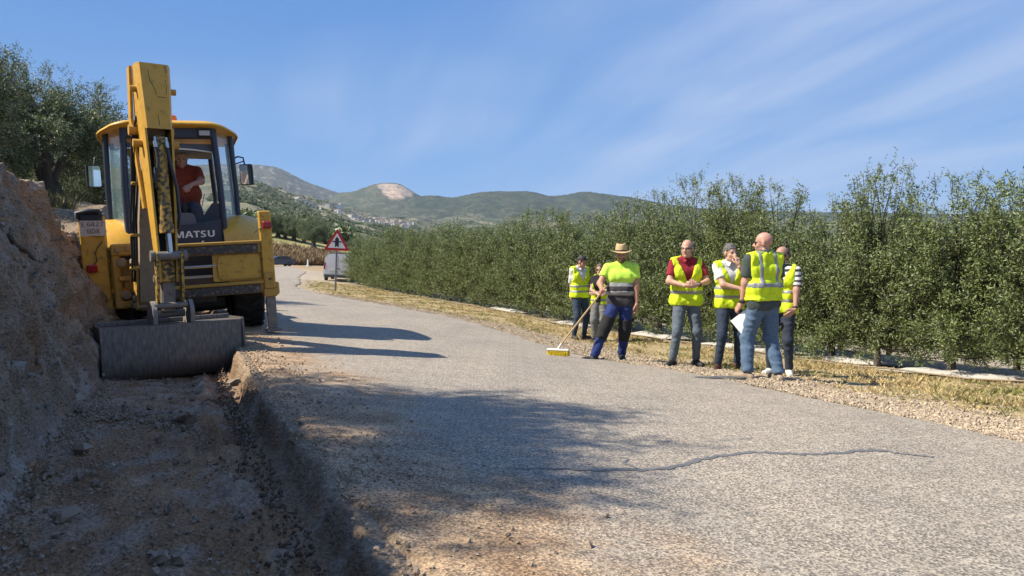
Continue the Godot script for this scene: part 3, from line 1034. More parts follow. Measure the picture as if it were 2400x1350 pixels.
# an old grove olive: thick hollow-looking trunk, forked limbs, wide crown
func grove_olive(sd: int, radius: float, tall: float, n_limbs: int) -> Array:
	rng.seed = sd
	var L := Leaves.new()
	var b := Build.new()
	var fork := tall * 0.26
	# twisted fluted trunk
	var ring := 18
	var rows := 9
	var pts := PackedVector3Array()
	for i in rows:
		var f := i / float(rows - 1)
		var r := lerpf(0.36, 0.22, f) + 0.16 * pow(1.0 - f, 4.0)
		for k in ring + 1:
			var a := TAU * k / ring + f * 0.7
			var rr := r * (1.0 + 0.16 * sin(a * 4.0 + f * 2.0 + sd) + 0.09 * sin(a * 7.0 - f * 3.0))
			pts.append(Vector3(cos(a) * rr + 0.10 * sin(f * 3.0), f * fork - 0.1, sin(a) * rr))
	b.grid(rows, ring + 1, pts, PackedColorArray(), true)
	var mains := []
	for k in 5:
		var a := TAU * k / 5.0 + rng.randf_range(-0.4, 0.4)
		var e := Vector3(cos(a) * radius * 0.42, tall * rng.randf_range(0.5, 0.68), sin(a) * radius * 0.42)
		var m := limb_points(Vector3(cos(a) * 0.12, fork * 0.8, sin(a) * 0.12), e, -0.1, 6)
		b.tube(m, [0.17, 0.14, 0.11, 0.085, 0.06, 0.04], 7, false)
		mains.append(m)
	for k in n_limbs:
		var z := rng.randf_range(-0.8, 1.0)
		var a := rng.randf() * TAU
		var rr := sqrt(maxf(0.0, 1.0 - z * z))
		var bump := 1.0 + 0.20 * sin(a * 3.0 + z * 4.0 + sd) + 0.10 * sin(a * 7.0 + sd)
		var e := Vector3(cos(a) * rr * radius * bump, tall * 0.60 + z * tall * 0.36 * bump, sin(a) * rr * radius * bump)
		e *= Vector3(1, 1, 1) * lerpf(0.72, 1.0, sqrt(rng.randf()))
		e.y = maxf(e.y, tall * 0.20)
		var s: Vector3 = mains[k % 5][2 + k % 4]
		for m in mains:
			for j in range(2, 6):
				if m[j].distance_to(e) < s.distance_to(e): s = m[j]
		var lp := limb_points(s, e, 0.1)
		b.tube(lp, [0.035, 0.026, 0.018, 0.011, 0.005], 4, false)
		var ld: Vector3 = (lp[4] - lp[2]).normalized()
		for q in 54:
			var f := rng.randf_range(0.35, 1.0)
			var p: Vector3 = lp[clampi(int(f * 4.0), 0, 3)].lerp(lp[clampi(int(f * 4.0) + 1, 0, 4)], f * 4.0 - int(f * 4.0))
			var dd := (ld * 0.5 + Vector3(0, rng.randf_range(-0.5, 0.9), 0) + rdir() * 0.8).normalized()
			twig(L, p + rdir() * 0.18, dd, rng.randf_range(0.24, 0.52), 0.082, 0.05, 0.75)
	for k in 16:
		var a := rng.randf() * TAU
		var R := rng.randf() * radius * 0.65
		var p := Vector3(cos(a) * R, tall * (0.93 - 0.22 * pow(R / radius, 2.0)), sin(a) * R)
		var dd := (Vector3.UP + rdir() * 0.3).normalized()
		var len := rng.randf_range(0.4, 0.8)
		twig(L, p - dd * 0.15, dd, len, 0.066, 0.05)
		for q in 5: twig(L, p + dd * len * rng.randf_range(0.0, 0.6), (dd + rdir() * 0.7).normalized(), rng.randf_range(0.2, 0.4), 0.062, 0.05, 0.8)
	return [L.mesh(), b.mesh()]

func plant_tree(called: String, shape: Array, at: Vector3, turn: float, size: Vector3, label: String, group: String) -> Node3D:
	var t := thing(called, label, "tree", at, turn, group)
	t.scale = size
	put("trunk", shape[1], M.bark, t)
	put("crown", shape[0], M.leaf, t)
	return t

func build_vegetation() -> void:
	var hv := []
	for k in 6: hv.append(hedge_olive(100 + k * 7, [3.2, 3.3, 3.1, 3.4, 3.15, 3.3][k]))
	var gv := [grove_olive(501, 2.1, 4.2, 120), grove_olive(523, 1.9, 3.9, 110)]
	rng.seed = 31
	# the front row of the hedge
	var d := 5.2
	var i := 0
	while d < 44.0:
		var x := hedge_x(d) + 0.55 + rng.randf_range(-0.08, 0.08)
		var tallness := lut([[5.0, 0.95], [9.4, 1.06], [10.2, 0.98], [11.2, 1.10], [12.2, 0.98], [13.2, 1.02], [14.2, 1.04], [15.3, 1.26], [17.0, 1.20], [18.5, 1.08], [24.0, 1.06], [30.0, 1.02], [40.0, 1.0]], d) * rng.randf_range(0.90, 1.08)
		var wide := rng.randf_range(0.98, 1.26)
		var at := Vector3(x, height(x, d) - 0.02, -d)
		plant_tree("hedge_olive", hv[(i * 5 + rng.randi() % 2) % 6], at, rng.randf() * TAU, Vector3(wide, tallness, wide), "bushy grey-green olive in the hedge row facing the road", "olives of the front hedge row")
		d += rng.randf_range(0.98, 1.12) if d < 40.0 else 1.35
		i += 1
	# the next row behind it
	d = 6.0
	while d < 40.0:
		var x := hedge_x(d) + 4.4 + rng.randf_range(-0.1, 0.1)
		var at := Vector3(x, height(x, d) - 0.02, -d)
		plant_tree("hedge_olive", hv[(i * 5 + 1) % 6], at, rng.randf() * TAU, Vector3(1.0, rng.randf_range(0.9, 1.02), 1.0), "olive of the second row, half hidden behind the front hedge", "olives of the row behind the hedge")
		d += 1.15
		i += 1
	# old olives along the top of the bank
	var on_bank := [[-11.2, 17.0, 0.80, 0, 0.4], [-9.9, 12.2, 0.72, 1, 1.9], [-12.6, 21.0, 0.72, 1, 3.0], [-15.4, 23.0, 0.9, 0, 2.2], [-17.5, 29.0, 0.85, 1, 5.0], [-19.5, 26.0, 0.9, 0, 1.0], [-13.4, 15.2, 0.85, 1, 4.1], [-6.7, 3.4, 1.02, 0, 0.9], [-8.1, -0.4, 0.95, 1, 2.6], [-8.0, -4.2, 0.95, 0, 4.2]]
	var names := ["thick-trunked old olive tree on the bank behind the yellow digger", "olive tree on the bank top above the grey cutting face", "smaller olive tree rising behind the digger's yellow roof"]
	for k in on_bank.size():
		var o: Array = on_bank[k]
		var y := height(o[0], o[1])
		plant_tree("olive_tree", gv[o[3]], Vector3(o[0], y - 0.05, -o[1]), o[4], Vector3.ONE * o[2], names[k] if k < 3 else ("olive tree further back in the grove above the bank" if k < 7 else "olive tree standing above the cutting, shading the trench"), "" if k < 3 else ("grove olives behind the bank" if k < 7 else "olives shading the trench"))
	# olives on the dry field beyond the bend
	rng.seed = 9
	for s in [[737, 583, 1.25], [712, 570, 1.1], [690, 565, 1.15], [668, 560, 1.1], [652, 555, 1.05], [765, 572, 1.0], [786, 570, 1.0], [630, 556, 1.1], [800, 574, 1.0], [722, 556, 1.1], [748, 556, 1.1]]:
		var u: float = s[0]
		var e: float = (600.0 - s[1]) / FOCAL
		var dd := 105.0
		while dd < 260.0 and (far_height(u, dd) - CAM_Y) / dd < e: dd += 0.5
		plant_tree("olive_tree", gv[rng.randi() % 2], far_point(u, dd), rng.randf() * TAU, Vector3.ONE * s[2] * 1.05, "rounded olive tree on the dry field beyond the bend", "olives on the dry field")
	# the groves up the hillside: countless, one mass
	var L := Leaves.new()
	rng.seed = 12
	for k in 170:
		var p := rdir()
		p = Vector3(p.x * 2.0, 2.3 + p.y * 1.5, p.z * 2.0) * lerpf(0.75, 1.0, rng.randf())
		var dd := rdir()
		L.leaf(p, dd, dd.cross(rdir()).normalized(), 0.9, 0.5, olive_tone(0.0) * 1.05)
	for k in 4:
		var a := k * PI / 2
		L.leaf(Vector3(0, -0.5, 0), Vector3.UP, Vector3(cos(a), 0, sin(a)), 2.0, 0.35, Color(0.15, 0.13, 0.11))
	var mm := MultiMesh.new()
	mm.transform_format = MultiMesh.TRANSFORM_3D
	mm.mesh = L.mesh()
	var where := []
	var tries := 0
	while where.size() < 9500 and tries < 90000:
		tries += 1
		var dd := 142.0 * pow(2600.0 / 142.0, pow(rng.randf(), 0.7))
		var u := rng.randf_range(500.0, 1010.0 if dd < 1000.0 else 1560.0)
		var px := (u - 1200.0) / FOCAL * dd
		# rows of a planted grove
		var gx: float = round(px / 7.0) * 7.0 + rng.randf_range(-0.8, 0.8)
		var gz: float = round(dd / 7.0) * 7.0 + rng.randf_range(-0.8, 0.8)
		if nf.get_noise_2d(gx * 0.004 + 7.0, -gz * 0.012) > 0.28: continue
		if u > 790.0 and dd < 500.0: continue
		if dd > 500.0 and u < 1000.0 and nf.get_noise_2d(gx * 0.006, gz * 0.006) < -0.12: continue
		u = gx / gz * FOCAL + 1200.0
		var t := Transform3D(Basis(Vector3.UP, rng.randf() * TAU).scaled(Vector3.ONE * rng.randf_range(0.75, 1.2)), far_point(u, gz))
		where.append(t)
	mm.instance_count = where.size()
	for k in where.size(): mm.set_instance_transform(k, where[k])
	var mi := MultiMeshInstance3D.new()
	mi.name = "olive_groves"
	mi.multimesh = mm
	mi.material_override = M.leaf
	add_child(mi)
	tag(mi, "distant olive groves dotting the hillside in rows", "grove", "", "stuff")

# ---------------------------------------------------------------- the backhoe loader
const KING := Vector3(-0.47, 0.0, 0.15)
const SWING := 0.204

func arm_frame() -> Transform3D:
	# x across the arm, y up, z outwards along it
	return Transform3D(Basis(Vector3.UP, SWING) * Basis(Vector3.BACK, -0.030), KING + Vector3(-0.018, 0, 0))

func worn_paint(c: Color, dirt: Color, sd: int, rough := 0.5) -> StandardMaterial3D:
	var m := mat(Color(1, 1, 1), rough)
	m.albedo_texture = noise_tex(512, 0.014, 5, [[0.0, dirt], [0.10, dirt.lerp(c, 0.3)], [0.15, c * 0.84], [0.4, c * 0.95], [0.6, c], [0.8, c.lerp(Color(0.36, 0.27, 0.16), 0.22)], [1.0, c.lerp(Color(0.34, 0.26, 0.17), 0.5)]], FastNoiseLite.TYPE_SIMPLEX, sd)
	m.roughness_texture = noise_tex(256, 0.03, 4, [[0.0, Color(0.7, 0.7, 0.7)], [1.0, Color(1, 1, 1)]], FastNoiseLite.TYPE_SIMPLEX, sd + 1)
	return tri_own(m, 0.9)

func rounded(pts: Array, r: float, n := 4) -> PackedVector2Array:
	var out := PackedVector2Array()
	for i in pts.size():
		var p: Vector2 = pts[i]
		var a: Vector2 = pts[(i - 1 + pts.size()) % pts.size()]
		var b: Vector2 = pts[(i + 1) % pts.size()]
		var ra := minf(r, p.distance_to(a) * 0.45)
		var rb := minf(r, p.distance_to(b) * 0.45)
		var s := p + (a - p).normalized() * ra
		var e := p + (b - p).normalized() * rb
		for k in n + 1:
			var t := float(k) / n
			out.append(s.lerp(p, t).lerp(p.lerp(e, t), t))
	return out

# side outline in the (z, y) plane, thick across x
func side_plate(outline: Array, x0: float, x1: float, t := Transform3D.IDENTITY, r := 0.02) -> Build:
	var b := Build.new()
	var pts := []
	for p in outline: pts.append(Vector2(-p.x, p.y))   # seen from +x, z runs to the left
	# prism works in xy with depth z: turn so that local z becomes x
	var turn := Transform3D(Basis(Vector3(0, 0, -1), Vector3(0, 1, 0), Vector3(1, 0, 0)), Vector3.ZERO)
	b.prism(rounded(pts, r), x0, x1, t * turn)
	return b

func wheel(at: Vector3, radius: float, width: float, parent: Node3D, rim_m: Material) -> void:
	var t := Node3D.new()
	t.name = "wheel"
	parent.add_child(t, true)
	t.position = at
	var b := Build.new()
	var hw := width * 0.5
	b.lathe(Vector3.ZERO, Vector3.RIGHT, [Vector2(radius * 0.55, -hw * 0.8), Vector2(radius * 0.75, -hw), Vector2(radius * 0.90, -hw * 0.96), Vector2(radius * 0.95, -hw * 0.8), Vector2(radius * 0.955, 0), Vector2(radius * 0.95, hw * 0.8), Vector2(radius * 0.90, hw * 0.96), Vector2(radius * 0.75, hw), Vector2(radius * 0.55, hw * 0.8)], 36)
	# chevron lugs
	var lugs := 20
	for k in lugs:
		for sgn in [-1.0, 1.0]:
			var a: float = TAU * (k + (0.25 if sgn > 0 else -0.25)) / lugs
			var u := Vector3(0, cos(a), sin(a))
			var w := Vector3(0, -sin(a), cos(a))
			var tf := Transform3D(Basis(Vector3.RIGHT, u, w).rotated(u, sgn * 0.6), u * radius * 0.97 + Vector3(sgn * hw * 0.48, 0, 0))
			b.box(Vector3(-hw * 0.52, -radius * 0.045, -0.03), Vector3(hw * 0.52, radius * 0.03, 0.03), 0.008, tf)
	put("tyre", b.mesh(true), M.tyre, t)
	var r := Build.new()
	for sgn in [-1.0, 1.0]:
		r.lathe(Vector3.ZERO, Vector3.RIGHT * sgn, [Vector2(radius * 0.57, hw * 0.75), Vector2(radius * 0.52, hw * 0.78), Vector2(radius * 0.48, hw * 0.45), Vector2(radius * 0.22, hw * 0.40), Vector2(radius * 0.2, hw * 0.62), Vector2(0.0, hw * 0.62)], 24)
	put("rim", r.mesh(true), rim_m, t)

func text_mesh(s: String, size_m: float, depth: float, font_name := "Droid Sans", bold := 400) -> TextMesh:
	var f := SystemFont.new()
	f.font_names = PackedStringArray([font_name])
	f.font_weight = bold
	var t := TextMesh.new()
	t.text = s
	t.font = f
	t.font_size = 64
	t.pixel_size = size_m / 46.0     # capital height of about 46 px at this font size
	t.depth = depth
	return t

func build_backhoe() -> void:
	var yellow := worn_paint(Color(0.60, 0.335, 0.035), Color(0.16, 0.11, 0.05), 41)
	var scuffed := worn_paint(Color(0.46, 0.26, 0.04), Color(0.055, 0.045, 0.035), 44, 0.6)
	# the digging arm's rails and ram barrel: paint rubbed through to dark steel
	var rubbed := mat(Color(1, 1, 1), 0.55)
	rubbed.albedo_texture = noise_tex(512, 0.022, 5, [[0.0, Color(0.03, 0.028, 0.025)], [0.44, Color(0.05, 0.042, 0.03)], [0.48, Color(0.20, 0.13, 0.04)], [0.54, Color(0.50, 0.29, 0.04)], [1.0, Color(0.60, 0.36, 0.06)]], FastNoiseLite.TYPE_SIMPLEX, 52)
	tri_own(rubbed, 1.3)
	var rail := mat(Color(1, 1, 1), 0.5)
	rail.albedo_texture = noise_tex(512, 0.02, 5, [[0.0, Color(0.03, 0.03, 0.03)], [0.55, Color(0.055, 0.05, 0.045)], [0.72, Color(0.14, 0.10, 0.05)], [1.0, Color(0.36, 0.22, 0.06)]], FastNoiseLite.TYPE_SIMPLEX, 53)
	tri_own(rail, 1.2)
	var dusty := worn_paint(Color(0.30, 0.225, 0.15), Color(0.10, 0.075, 0.05), 46, 0.9)
	var steel := mat(Color(1, 1, 1), 0.52, 0.35)
	steel.albedo_texture = noise_tex(1024, 0.012, 5, [[0.0, Color(0.075, 0.062, 0.05)], [0.35, Color(0.125, 0.114, 0.104)], [0.6, Color(0.148, 0.138, 0.13)], [0.8, Color(0.185, 0.158, 0.13)], [1.0, Color(0.34, 0.28, 0.21)]], FastNoiseLite.TYPE_SIMPLEX, 48)
	tri_own(steel, 1.0)
	steel.uv1_scale = Vector3(1.9, 0.5, 1.9)
	var greasy := worn_paint(Color(0.17, 0.155, 0.14), Color(0.03, 0.028, 0.025), 49, 0.5)
	var chrome := mat(Color(0.52, 0.52, 0.52), 0.25, 1.0)
	var black := mat(Color(0.022, 0.023, 0.025), 0.55)
	var hose := mat(Color(0.025, 0.025, 0.026), 0.45)
	var navy := mat(Color(0.022, 0.032, 0.055), 0.42)
	var cabgrey := mat(Color(0.10, 0.115, 0.14), 0.6)
	var cream := mat(Color(0.45, 0.46, 0.46), 0.7)
	var white := mat(Color(0.78, 0.78, 0.76), 0.6)
	var red := mat(Color(0.30, 0.012, 0.015), 0.2)
	var amber := mat(Color(0.85, 0.20, 0.01), 0.2)
	var glass := StandardMaterial3D.new()
	glass.transparency = BaseMaterial3D.TRANSPARENCY_ALPHA
	glass.albedo_color = Color(0.62, 0.78, 0.78, 0.16)
	glass.roughness = 0.03
	M.glass = glass
	M.tyre = mat(Color(0.022, 0.021, 0.020), 0.9)
	var mirror := mat(Color(0.8, 0.82, 0.84), 0.04, 1.0)
	var D := Node3D.new()
	D.name = numbered("backhoe_loader")
	add_child(D)
	D.position = Vector3(-4.43, 0.36, -9.5)
	D.basis = Basis(Vector3.UP, deg_to_rad(25.0)) * Basis(Vector3.BACK, deg_to_rad(3.5))
	tag(D, "dusty yellow backhoe loader tilted into the trench, its digging arm raised", "backhoe loader")
	var b: Build
	# ---- rear frame
	b = Build.new()
	b.prism(rounded([Vector2(-0.84, 0.755), Vector2(-0.84, 1.13), Vector2(-0.22, 1.13), Vector2(-0.22, 0.755)], 0.02), -0.10, -0.06)
	put("back_plate", b.mesh(true), yellow, D)
	b = Build.new()
	b.prism(rounded([Vector2(0.40, 0.755), Vector2(0.40, 1.13), Vector2(1.05, 1.13), Vector2(1.05, 0.755)], 0.03), -0.04, 0.0)
	put("back_plate", b.mesh(true), yellow, D)
	b = Build.new()
	b.prism(rounded([Vector2(0.48, 0.78), Vector2(0.46, 0.88), Vector2(0.46, 1.02), Vector2(0.49, 1.115), Vector2(1.02, 1.115), Vector2(1.02, 0.78)], 0.06, 6), 0.0, 0.028)
	put("cover_plate", b.mesh(true), yellow, D)
	for y in [0.565, 1.13]:
		b = Build.new()
		b.box(Vector3(-0.84, y, -0.08), Vector3(1.05, y + 0.17, 0.05), 0.012)
		b.box(Vector3(-0.84, y + 0.13, 0.05), Vector3(1.05, y + 0.175, 0.085), 0.01)
		put("cross_beam", b.mesh(true), scuffed, D)
		b = Build.new()
		b.box(Vector3(-0.82, y + 0.005, 0.05), Vector3(1.0, y + 0.125, 0.075), 0.012)
		var rl := put("slide_rail", b.mesh(true), rail, D)
		b = Build.new()
		b.rod(Vector3(0.95, y + 0.07, 0.07), Vector3(0.95, y + 0.07, 0.092), 0.022, 10)
		put("bolt", b.mesh(true), greasy, rl)
	for sx in [-1.0, 1.0]:
		var x0 := 1.04 if sx > 0 else -1.13
		var x1 := 1.20 if sx > 0 else -0.84
		b = Build.new()
		b.box(Vector3(x0, 0.62, -0.08), Vector3(x1, 1.71, 0.08), 0.012)
		put("stabilizer_post", b.mesh(true), yellow, D)
		b = Build.new()
		b.box(Vector3(x0 - 0.012, 0.50, -0.092), Vector3(x1 + 0.012, 0.62, 0.092), 0.012)
		b.box(Vector3(x0 + 0.01, 0.62, 0.08), Vector3(x1 - 0.02, 0.84, 0.10), 0.01)
		b.box(Vector3(x1 - 0.01 if sx > 0 else x0 - 0.05, 0.52, -0.05), Vector3(x1 + 0.05 if sx > 0 else x0 + 0.01, 0.70, 0.03), 0.02)
		put("collar", b.mesh(true), scuffed, D)
		b = Build.new()
		b.rod(Vector3((x0 + x1) * 0.5, 0.75, 0.10), Vector3((x0 + x1) * 0.5, 0.75, 0.104), 0.016, 12)
		put("lock_hole", b.mesh(true), black, D)
		b = Build.new()
		var lx := 1.055 if sx > 0 else -1.09
		b.box(Vector3(lx, 0.05, -0.06), Vector3(lx + 0.13, 0.52, 0.06), 0.008)
		put("stabilizer_leg", b.mesh(true), greasy, D)
		b = Build.new()
		b.prism(rounded([Vector2(lx - 0.03, 0.0), Vector2(lx - 0.01, 0.055), Vector2(lx + 0.15, 0.055), Vector2(lx + 0.18, 0.0)], 0.012), -0.14, 0.12)
		put("stabilizer_foot", b.mesh(true), greasy, D)
	# lamps, wires, plate
	for s in [[1.10, 1.46], [-1.06, 0.99]]:
		b = Build.new()
		b.box(Vector3(s[0] - 0.02, s[1], 0.08), Vector3(s[0] + 0.10, s[1] + 0.10, 0.135), 0.015)
		put("tail_light", b.mesh(true), red, D)
	b = Build.new()
	b.tube([Vector3(1.10, 1.50, 0.085), Vector3(1.06, 1.47, 0.09), Vector3(1.02, 1.45, 0.06), Vector3(0.97, 1.41, 0.0)], [0.006, 0.006, 0.006, 0.006], 6)
	put("wire", b.mesh(), hose, D)
	b = Build.new()
	b.tube([Vector3(-1.0, 1.09, 0.09), Vector3(-0.96, 1.14, 0.1), Vector3(-0.97, 1.24, 0.095), Vector3(-0.93, 1.32, 0.1), Vector3(-0.88, 1.38, 0.09)], [0.006, 0.006, 0.006, 0.006, 0.006], 6)
	put("wire", b.mesh(), hose, D)
	b = Build.new()
	var plate := PackedVector2Array([Vector2(0.0, 0.0), Vector2(0.06, -0.006), Vector2(0.14, 0.004), Vector2(0.24, -0.005), Vector2(0.283, 0.005), Vector2(0.29, 0.06), Vector2(0.278, 0.10), Vector2(0.288, 0.16), Vector2(0.28, 0.19), Vector2(0.0, 0.196), Vector2(-0.004, 0.1)])
	b.prism(plate, 0.0, 0.004, Transform3D(Basis(Vector3.BACK, -0.01), Vector3(-1.11, 1.46, 0.112)))
	var np := put("number_plate", b.mesh(true), worn_paint(Color(0.58, 0.52, 0.47), Color(0.36, 0.30, 0.25), 57, 0.6), D)
	var brown := mat(Color(0.13, 0.05, 0.03), 0.7)
	for s in [["E", 0.035, 0.115], ["6427", 0.17, 0.115], ["BDX", 0.145, 0.028]]:
		var t := text_mesh(s[0], 0.058, 0.004, "Droid Sans Mono")
		var o := put("lettering", t, brown, np)
		o.position = Vector3(-1.11 + s[1], 1.46 + s[2] + 0.029, 0.1175)
	b = Build.new()
	b.tube([Vector3(-1.13, 1.68, 0.06), Vector3(-1.13, 1.75, 0.07), Vector3(-1.0, 1.77, 0.08), Vector3(-0.9, 1.765, 0.08), Vector3(-0.87, 1.70, 0.07)], [0.03, 0.04, 0.042, 0.04, 0.03], 8)
	b.box(Vector3(-1.12, 1.62, 0.02), Vector3(-0.86, 1.75, 0.11), 0.03)
	put("work_light", b.mesh(true), black, D)
	# ---- chassis and what hangs below
	b = Build.new()
	b.box(Vector3(-0.42, 0.45, -4.6), Vector3(0.42, 0.85, -0.15), 0.03)
	b.box(Vector3(-0.75, 0.70, -2.3), Vector3(0.75, 1.28, -0.62), 0.05)
	b.box(Vector3(-0.62, 0.3, -1.2), Vector3(0.62, 0.55, -0.9), 0.06)
	put("chassis", b.mesh(true), black, D)
	b = Build.new()
	b.box(Vector3(0.42, 0.76, -0.16), Vector3(1.0, 1.14, -0.10), 0.02)
	put("inner_panel", b.mesh(), black, D)
	b = Build.new()
	b.rod(Vector3(-0.25, 0.98, -0.02), Vector3(0.50, 0.98, -0.02), 0.022, 14)
	var ram := put("side_shift_rod", b.mesh(true), mat(Color(0.42, 0.43, 0.43), 0.35, 0.6), D)
	b = Build.new()
	b.box(Vector3(0.50, 0.90, -0.005), Vector3(0.545, 1.06, 0.02), 0.008)
	b.rod(Vector3(0.47, 0.985, 0.01), Vector3(0.56, 0.985, 0.01), 0.014, 8)
	put("rod_bracket", b.mesh(true), dusty, ram)
	# ---- wheels and fenders
	for sx in [-1.0, 1.0]:
		wheel(Vector3(sx * 0.88, 0.66, -1.12), 0.67, 0.44, D, yellow)
		wheel(Vector3(sx * 0.86, 0.50, -3.45), 0.50, 0.34, D, yellow)
		b = Build.new()
		var pts := PackedVector3Array()
		var nu := 16
		for i in nu + 1:
			var a := lerpf(-0.15, PI * 0.92, float(i) / nu)
			for k in 9:
				var w := k / 8.0
				var x: float = lerpf(0.60, 1.16, w)
				var droop := 0.10 * pow(w, 3.0) + 0.03 * pow(1.0 - w, 4.0)
				var rr := 0.86 + 0.14 * sin(clampf(a, 0, PI)) - droop
				pts.append(Vector3(sx * x, 0.72 + rr * sin(a) * 1.02, -1.12 + rr * cos(a)))
		b.grid(nu + 1, 9, pts, PackedColorArray(), sx < 0)
		put("fender", b.mesh(), worn_paint(Color(0.66, 0.37, 0.04), Color(0.40, 0.25, 0.06), 60, 0.35), D)
	# ---- bonnet and front loader
	b = Build.new()
	b.prism(rounded([Vector2(-0.45, 0.85), Vector2(-0.45, 1.55), Vector2(0.45, 1.55), Vector2(0.45, 0.85)], 0.12, 6), -4.7, -2.2)
	put("bonnet", b.mesh(true), yellow, D)
	for sx in [-1.0, 1.0]:
		b = side_plate([Vector2(-2.4, 1.35), Vector2(-2.4, 1.15), Vector2(-4.2, 0.55), Vector2(-5.0, 0.30), Vector2(-5.05, 0.45), Vector2(-4.1, 0.85)], sx * 0.55 - 0.05, sx * 0.55 + 0.05)
		put("loader_arm", b.mesh(true), yellow, D)
	b = Build.new()
	var shell := PackedVector3Array()
	for i in 9:
		var a := lerpf(-0.2, PI * 1.0, i / 8.0)
		for x in [-1.15, -0.6, 0.0, 0.6, 1.15]: shell.append(Vector3(x, 0.48 - 0.42 * cos(a), -5.35 + 0.38 * sin(a)))
	b.grid(9, 5, shell, PackedColorArray())
	put("loader_bucket", b.mesh(), steel, D)
	# ---- cab
	cab(D, navy, black, cabgrey, cream, glass, yellow, amber, mirror, white, hose)
	arm(D, yellow, scuffed, rubbed, dusty, steel, greasy, chrome, black, hose, rail)

func cab(D: Node3D, navy: Material, black: Material, grey: Material, cream: Material, glass: Material, yellow: Material, amber: Material, mirror: Material, white: Material, hose: Material) -> void:
	var plan := [Vector2(0.62, -0.60), Vector2(0.85, -1.02), Vector2(0.86, -1.95), Vector2(0.60, -2.35)]
	var y0 := 1.28
	var y1 := 2.96
	var b: Build
	b = Build.new()
	b.box(Vector3(-0.60, 1.22, -2.3), Vector3(0.60, 1.29, -0.62), 0.02)
	put("cab_floor", b.mesh(true), black, D)
	# pillars, in pairs
	for sx in [-1.0, 1.0]:
		for k in 4:
			var p: Vector2 = plan[k]
			b = Build.new()
			var w := 0.045 if k == 0 else 0.038
			var top := Vector3(sx * (p.x - (0.03 if k > 0 else 0.05)), y1, p.y)
			var low := Vector3(sx * p.x, y0, p.y)
			b.tube([low, low.lerp(top, 0.5) + Vector3(sx * 0.015, 0, 0), top], [w, w, w], 8)
			put("pillar", b.mesh(), navy, D)
		# door frame lines between the middle pillars
		b = Build.new()
		var a := Vector3(sx * 0.875, 1.35, -1.08)
		var c := Vector3(sx * 0.855, 2.86, -1.08)
		var e := Vector3(sx * 0.865, 2.86, -1.86)
		var f := Vector3(sx * 0.885, 1.35, -1.86)
		b.tube([a, c, e, f, a], [0.022, 0.022, 0.022, 0.022, 0.022], 6)
		b.box(Vector3(sx * 0.90 - 0.02, 1.95, -1.30), Vector3(sx * 0.90 + 0.02, 2.0, -1.15), 0.01)
		put("door_frame", b.mesh(), black, D)
		# side panes
		for k in 3:
			var p: Vector2 = plan[k]
			var q: Vector2 = plan[k + 1]
			b = Build.new()
			var d := (q - p).normalized() * 0.04
			b.quad(Vector3(sx * (p.x + d.x), y0 + 0.32, p.y + d.y), Vector3(sx * (p.x + d.x - 0.04), y1 - 0.06, p.y + d.y), Vector3(sx * (q.x - d.x - 0.04), y1 - 0.06, q.y - d.y), Vector3(sx * (q.x - d.x), y0 + 0.32, q.y - d.y))
			put("side_window", b.mesh(), glass, D)
			b = Build.new()
			b.quad(Vector3(sx * p.x, y0, p.y), Vector3(sx * p.x, y0 + 0.30, p.y), Vector3(sx * q.x, y0 + 0.30, q.y), Vector3(sx * q.x, y0, q.y))
			put("side_panel", b.mesh(), navy, D)
		# mirror on its bent arm
		b = Build.new()
		b.tube([Vector3(sx * 0.86, 2.66, -1.98), Vector3(sx * 0.98, 2.72, -1.95), Vector3(sx * 1.06, 2.70, -1.93), Vector3(sx * 1.08, 2.55, -1.92)], [0.014, 0.014, 0.014, 0.014], 6)
		b.tube([Vector3(sx * 0.86, 2.58, -1.98), Vector3(sx * 1.06, 2.64, -1.93)], [0.01, 0.01], 6)
		var ma := put("mirror_arm", b.mesh(), hose, D)
		b = Build.new()
		b.prism(rounded([Vector2(-0.10, -0.17), Vector2(0.10, -0.17), Vector2(0.10, 0.17), Vector2(-0.10, 0.17)], 0.03), -0.05, 0.012, Transform3D(Basis(Vector3.UP, -sx * 0.25), Vector3(sx * 1.09, 2.42, -1.90)))
		put("mirror_housing", b.mesh(true), black, ma)
		b = Build.new()
		b.prism(rounded([Vector2(-0.088, -0.155), Vector2(0.088, -0.155), Vector2(0.088, 0.155), Vector2(-0.088, 0.155)], 0.03), 0.013, 0.016, Transform3D(Basis(Vector3.UP, -sx * 0.25), Vector3(sx * 1.09, 2.42, -1.90)))
		put("mirror_glass", b.mesh(), mirror, ma)
	# windscreen at the front
	b = Build.new()
	b.quad(Vector3(-0.56, y0 + 0.1, -2.35), Vector3(-0.54, y1 - 0.06, -2.33), Vector3(0.54, y1 - 0.06, -2.33), Vector3(0.56, y0 + 0.1, -2.35))
	put("windscreen", b.mesh(), glass, D)
	b = Build.new()
	b.tube([Vector3(0.30, 1.62, -2.36), Vector3(0.44, 2.15, -2.36)], [0.01, 0.008], 6)
	put("wiper", b.mesh(), hose, D)
	# rear panel with the maker's lettering, header and open rear window lifted under the roof
	b = Build.new()
	b.prism(rounded([Vector2(-0.60, 1.27), Vector2(0.62, 1.27), Vector2(0.64, 1.66), Vector2(0.20, 1.585), Vector2(-0.25, 1.575), Vector2(-0.62, 1.62)], 0.02), -0.625, -0.585)
	var rp := put("rear_panel", b.mesh(true), navy, D)
	var t := text_mesh("KOMATSU", 0.092, 0.008, "Droid Sans", 900)
	var o := put("lettering", t, white, rp)
	o.position = Vector3(0.10, 1.44, -0.581)
	o.scale = Vector3(1.30, 1.0, 1.0)
	b = Build.new()
	b.box(Vector3(-0.60, 2.80, -0.64), Vector3(0.58, 2.97, -0.56), 0.02)
	put("rear_header", b.mesh(true), navy, D)
	b = Build.new()
	b.box(Vector3(0.37, 2.82, -0.565), Vector3(0.54, 2.92, -0.50), 0.015)
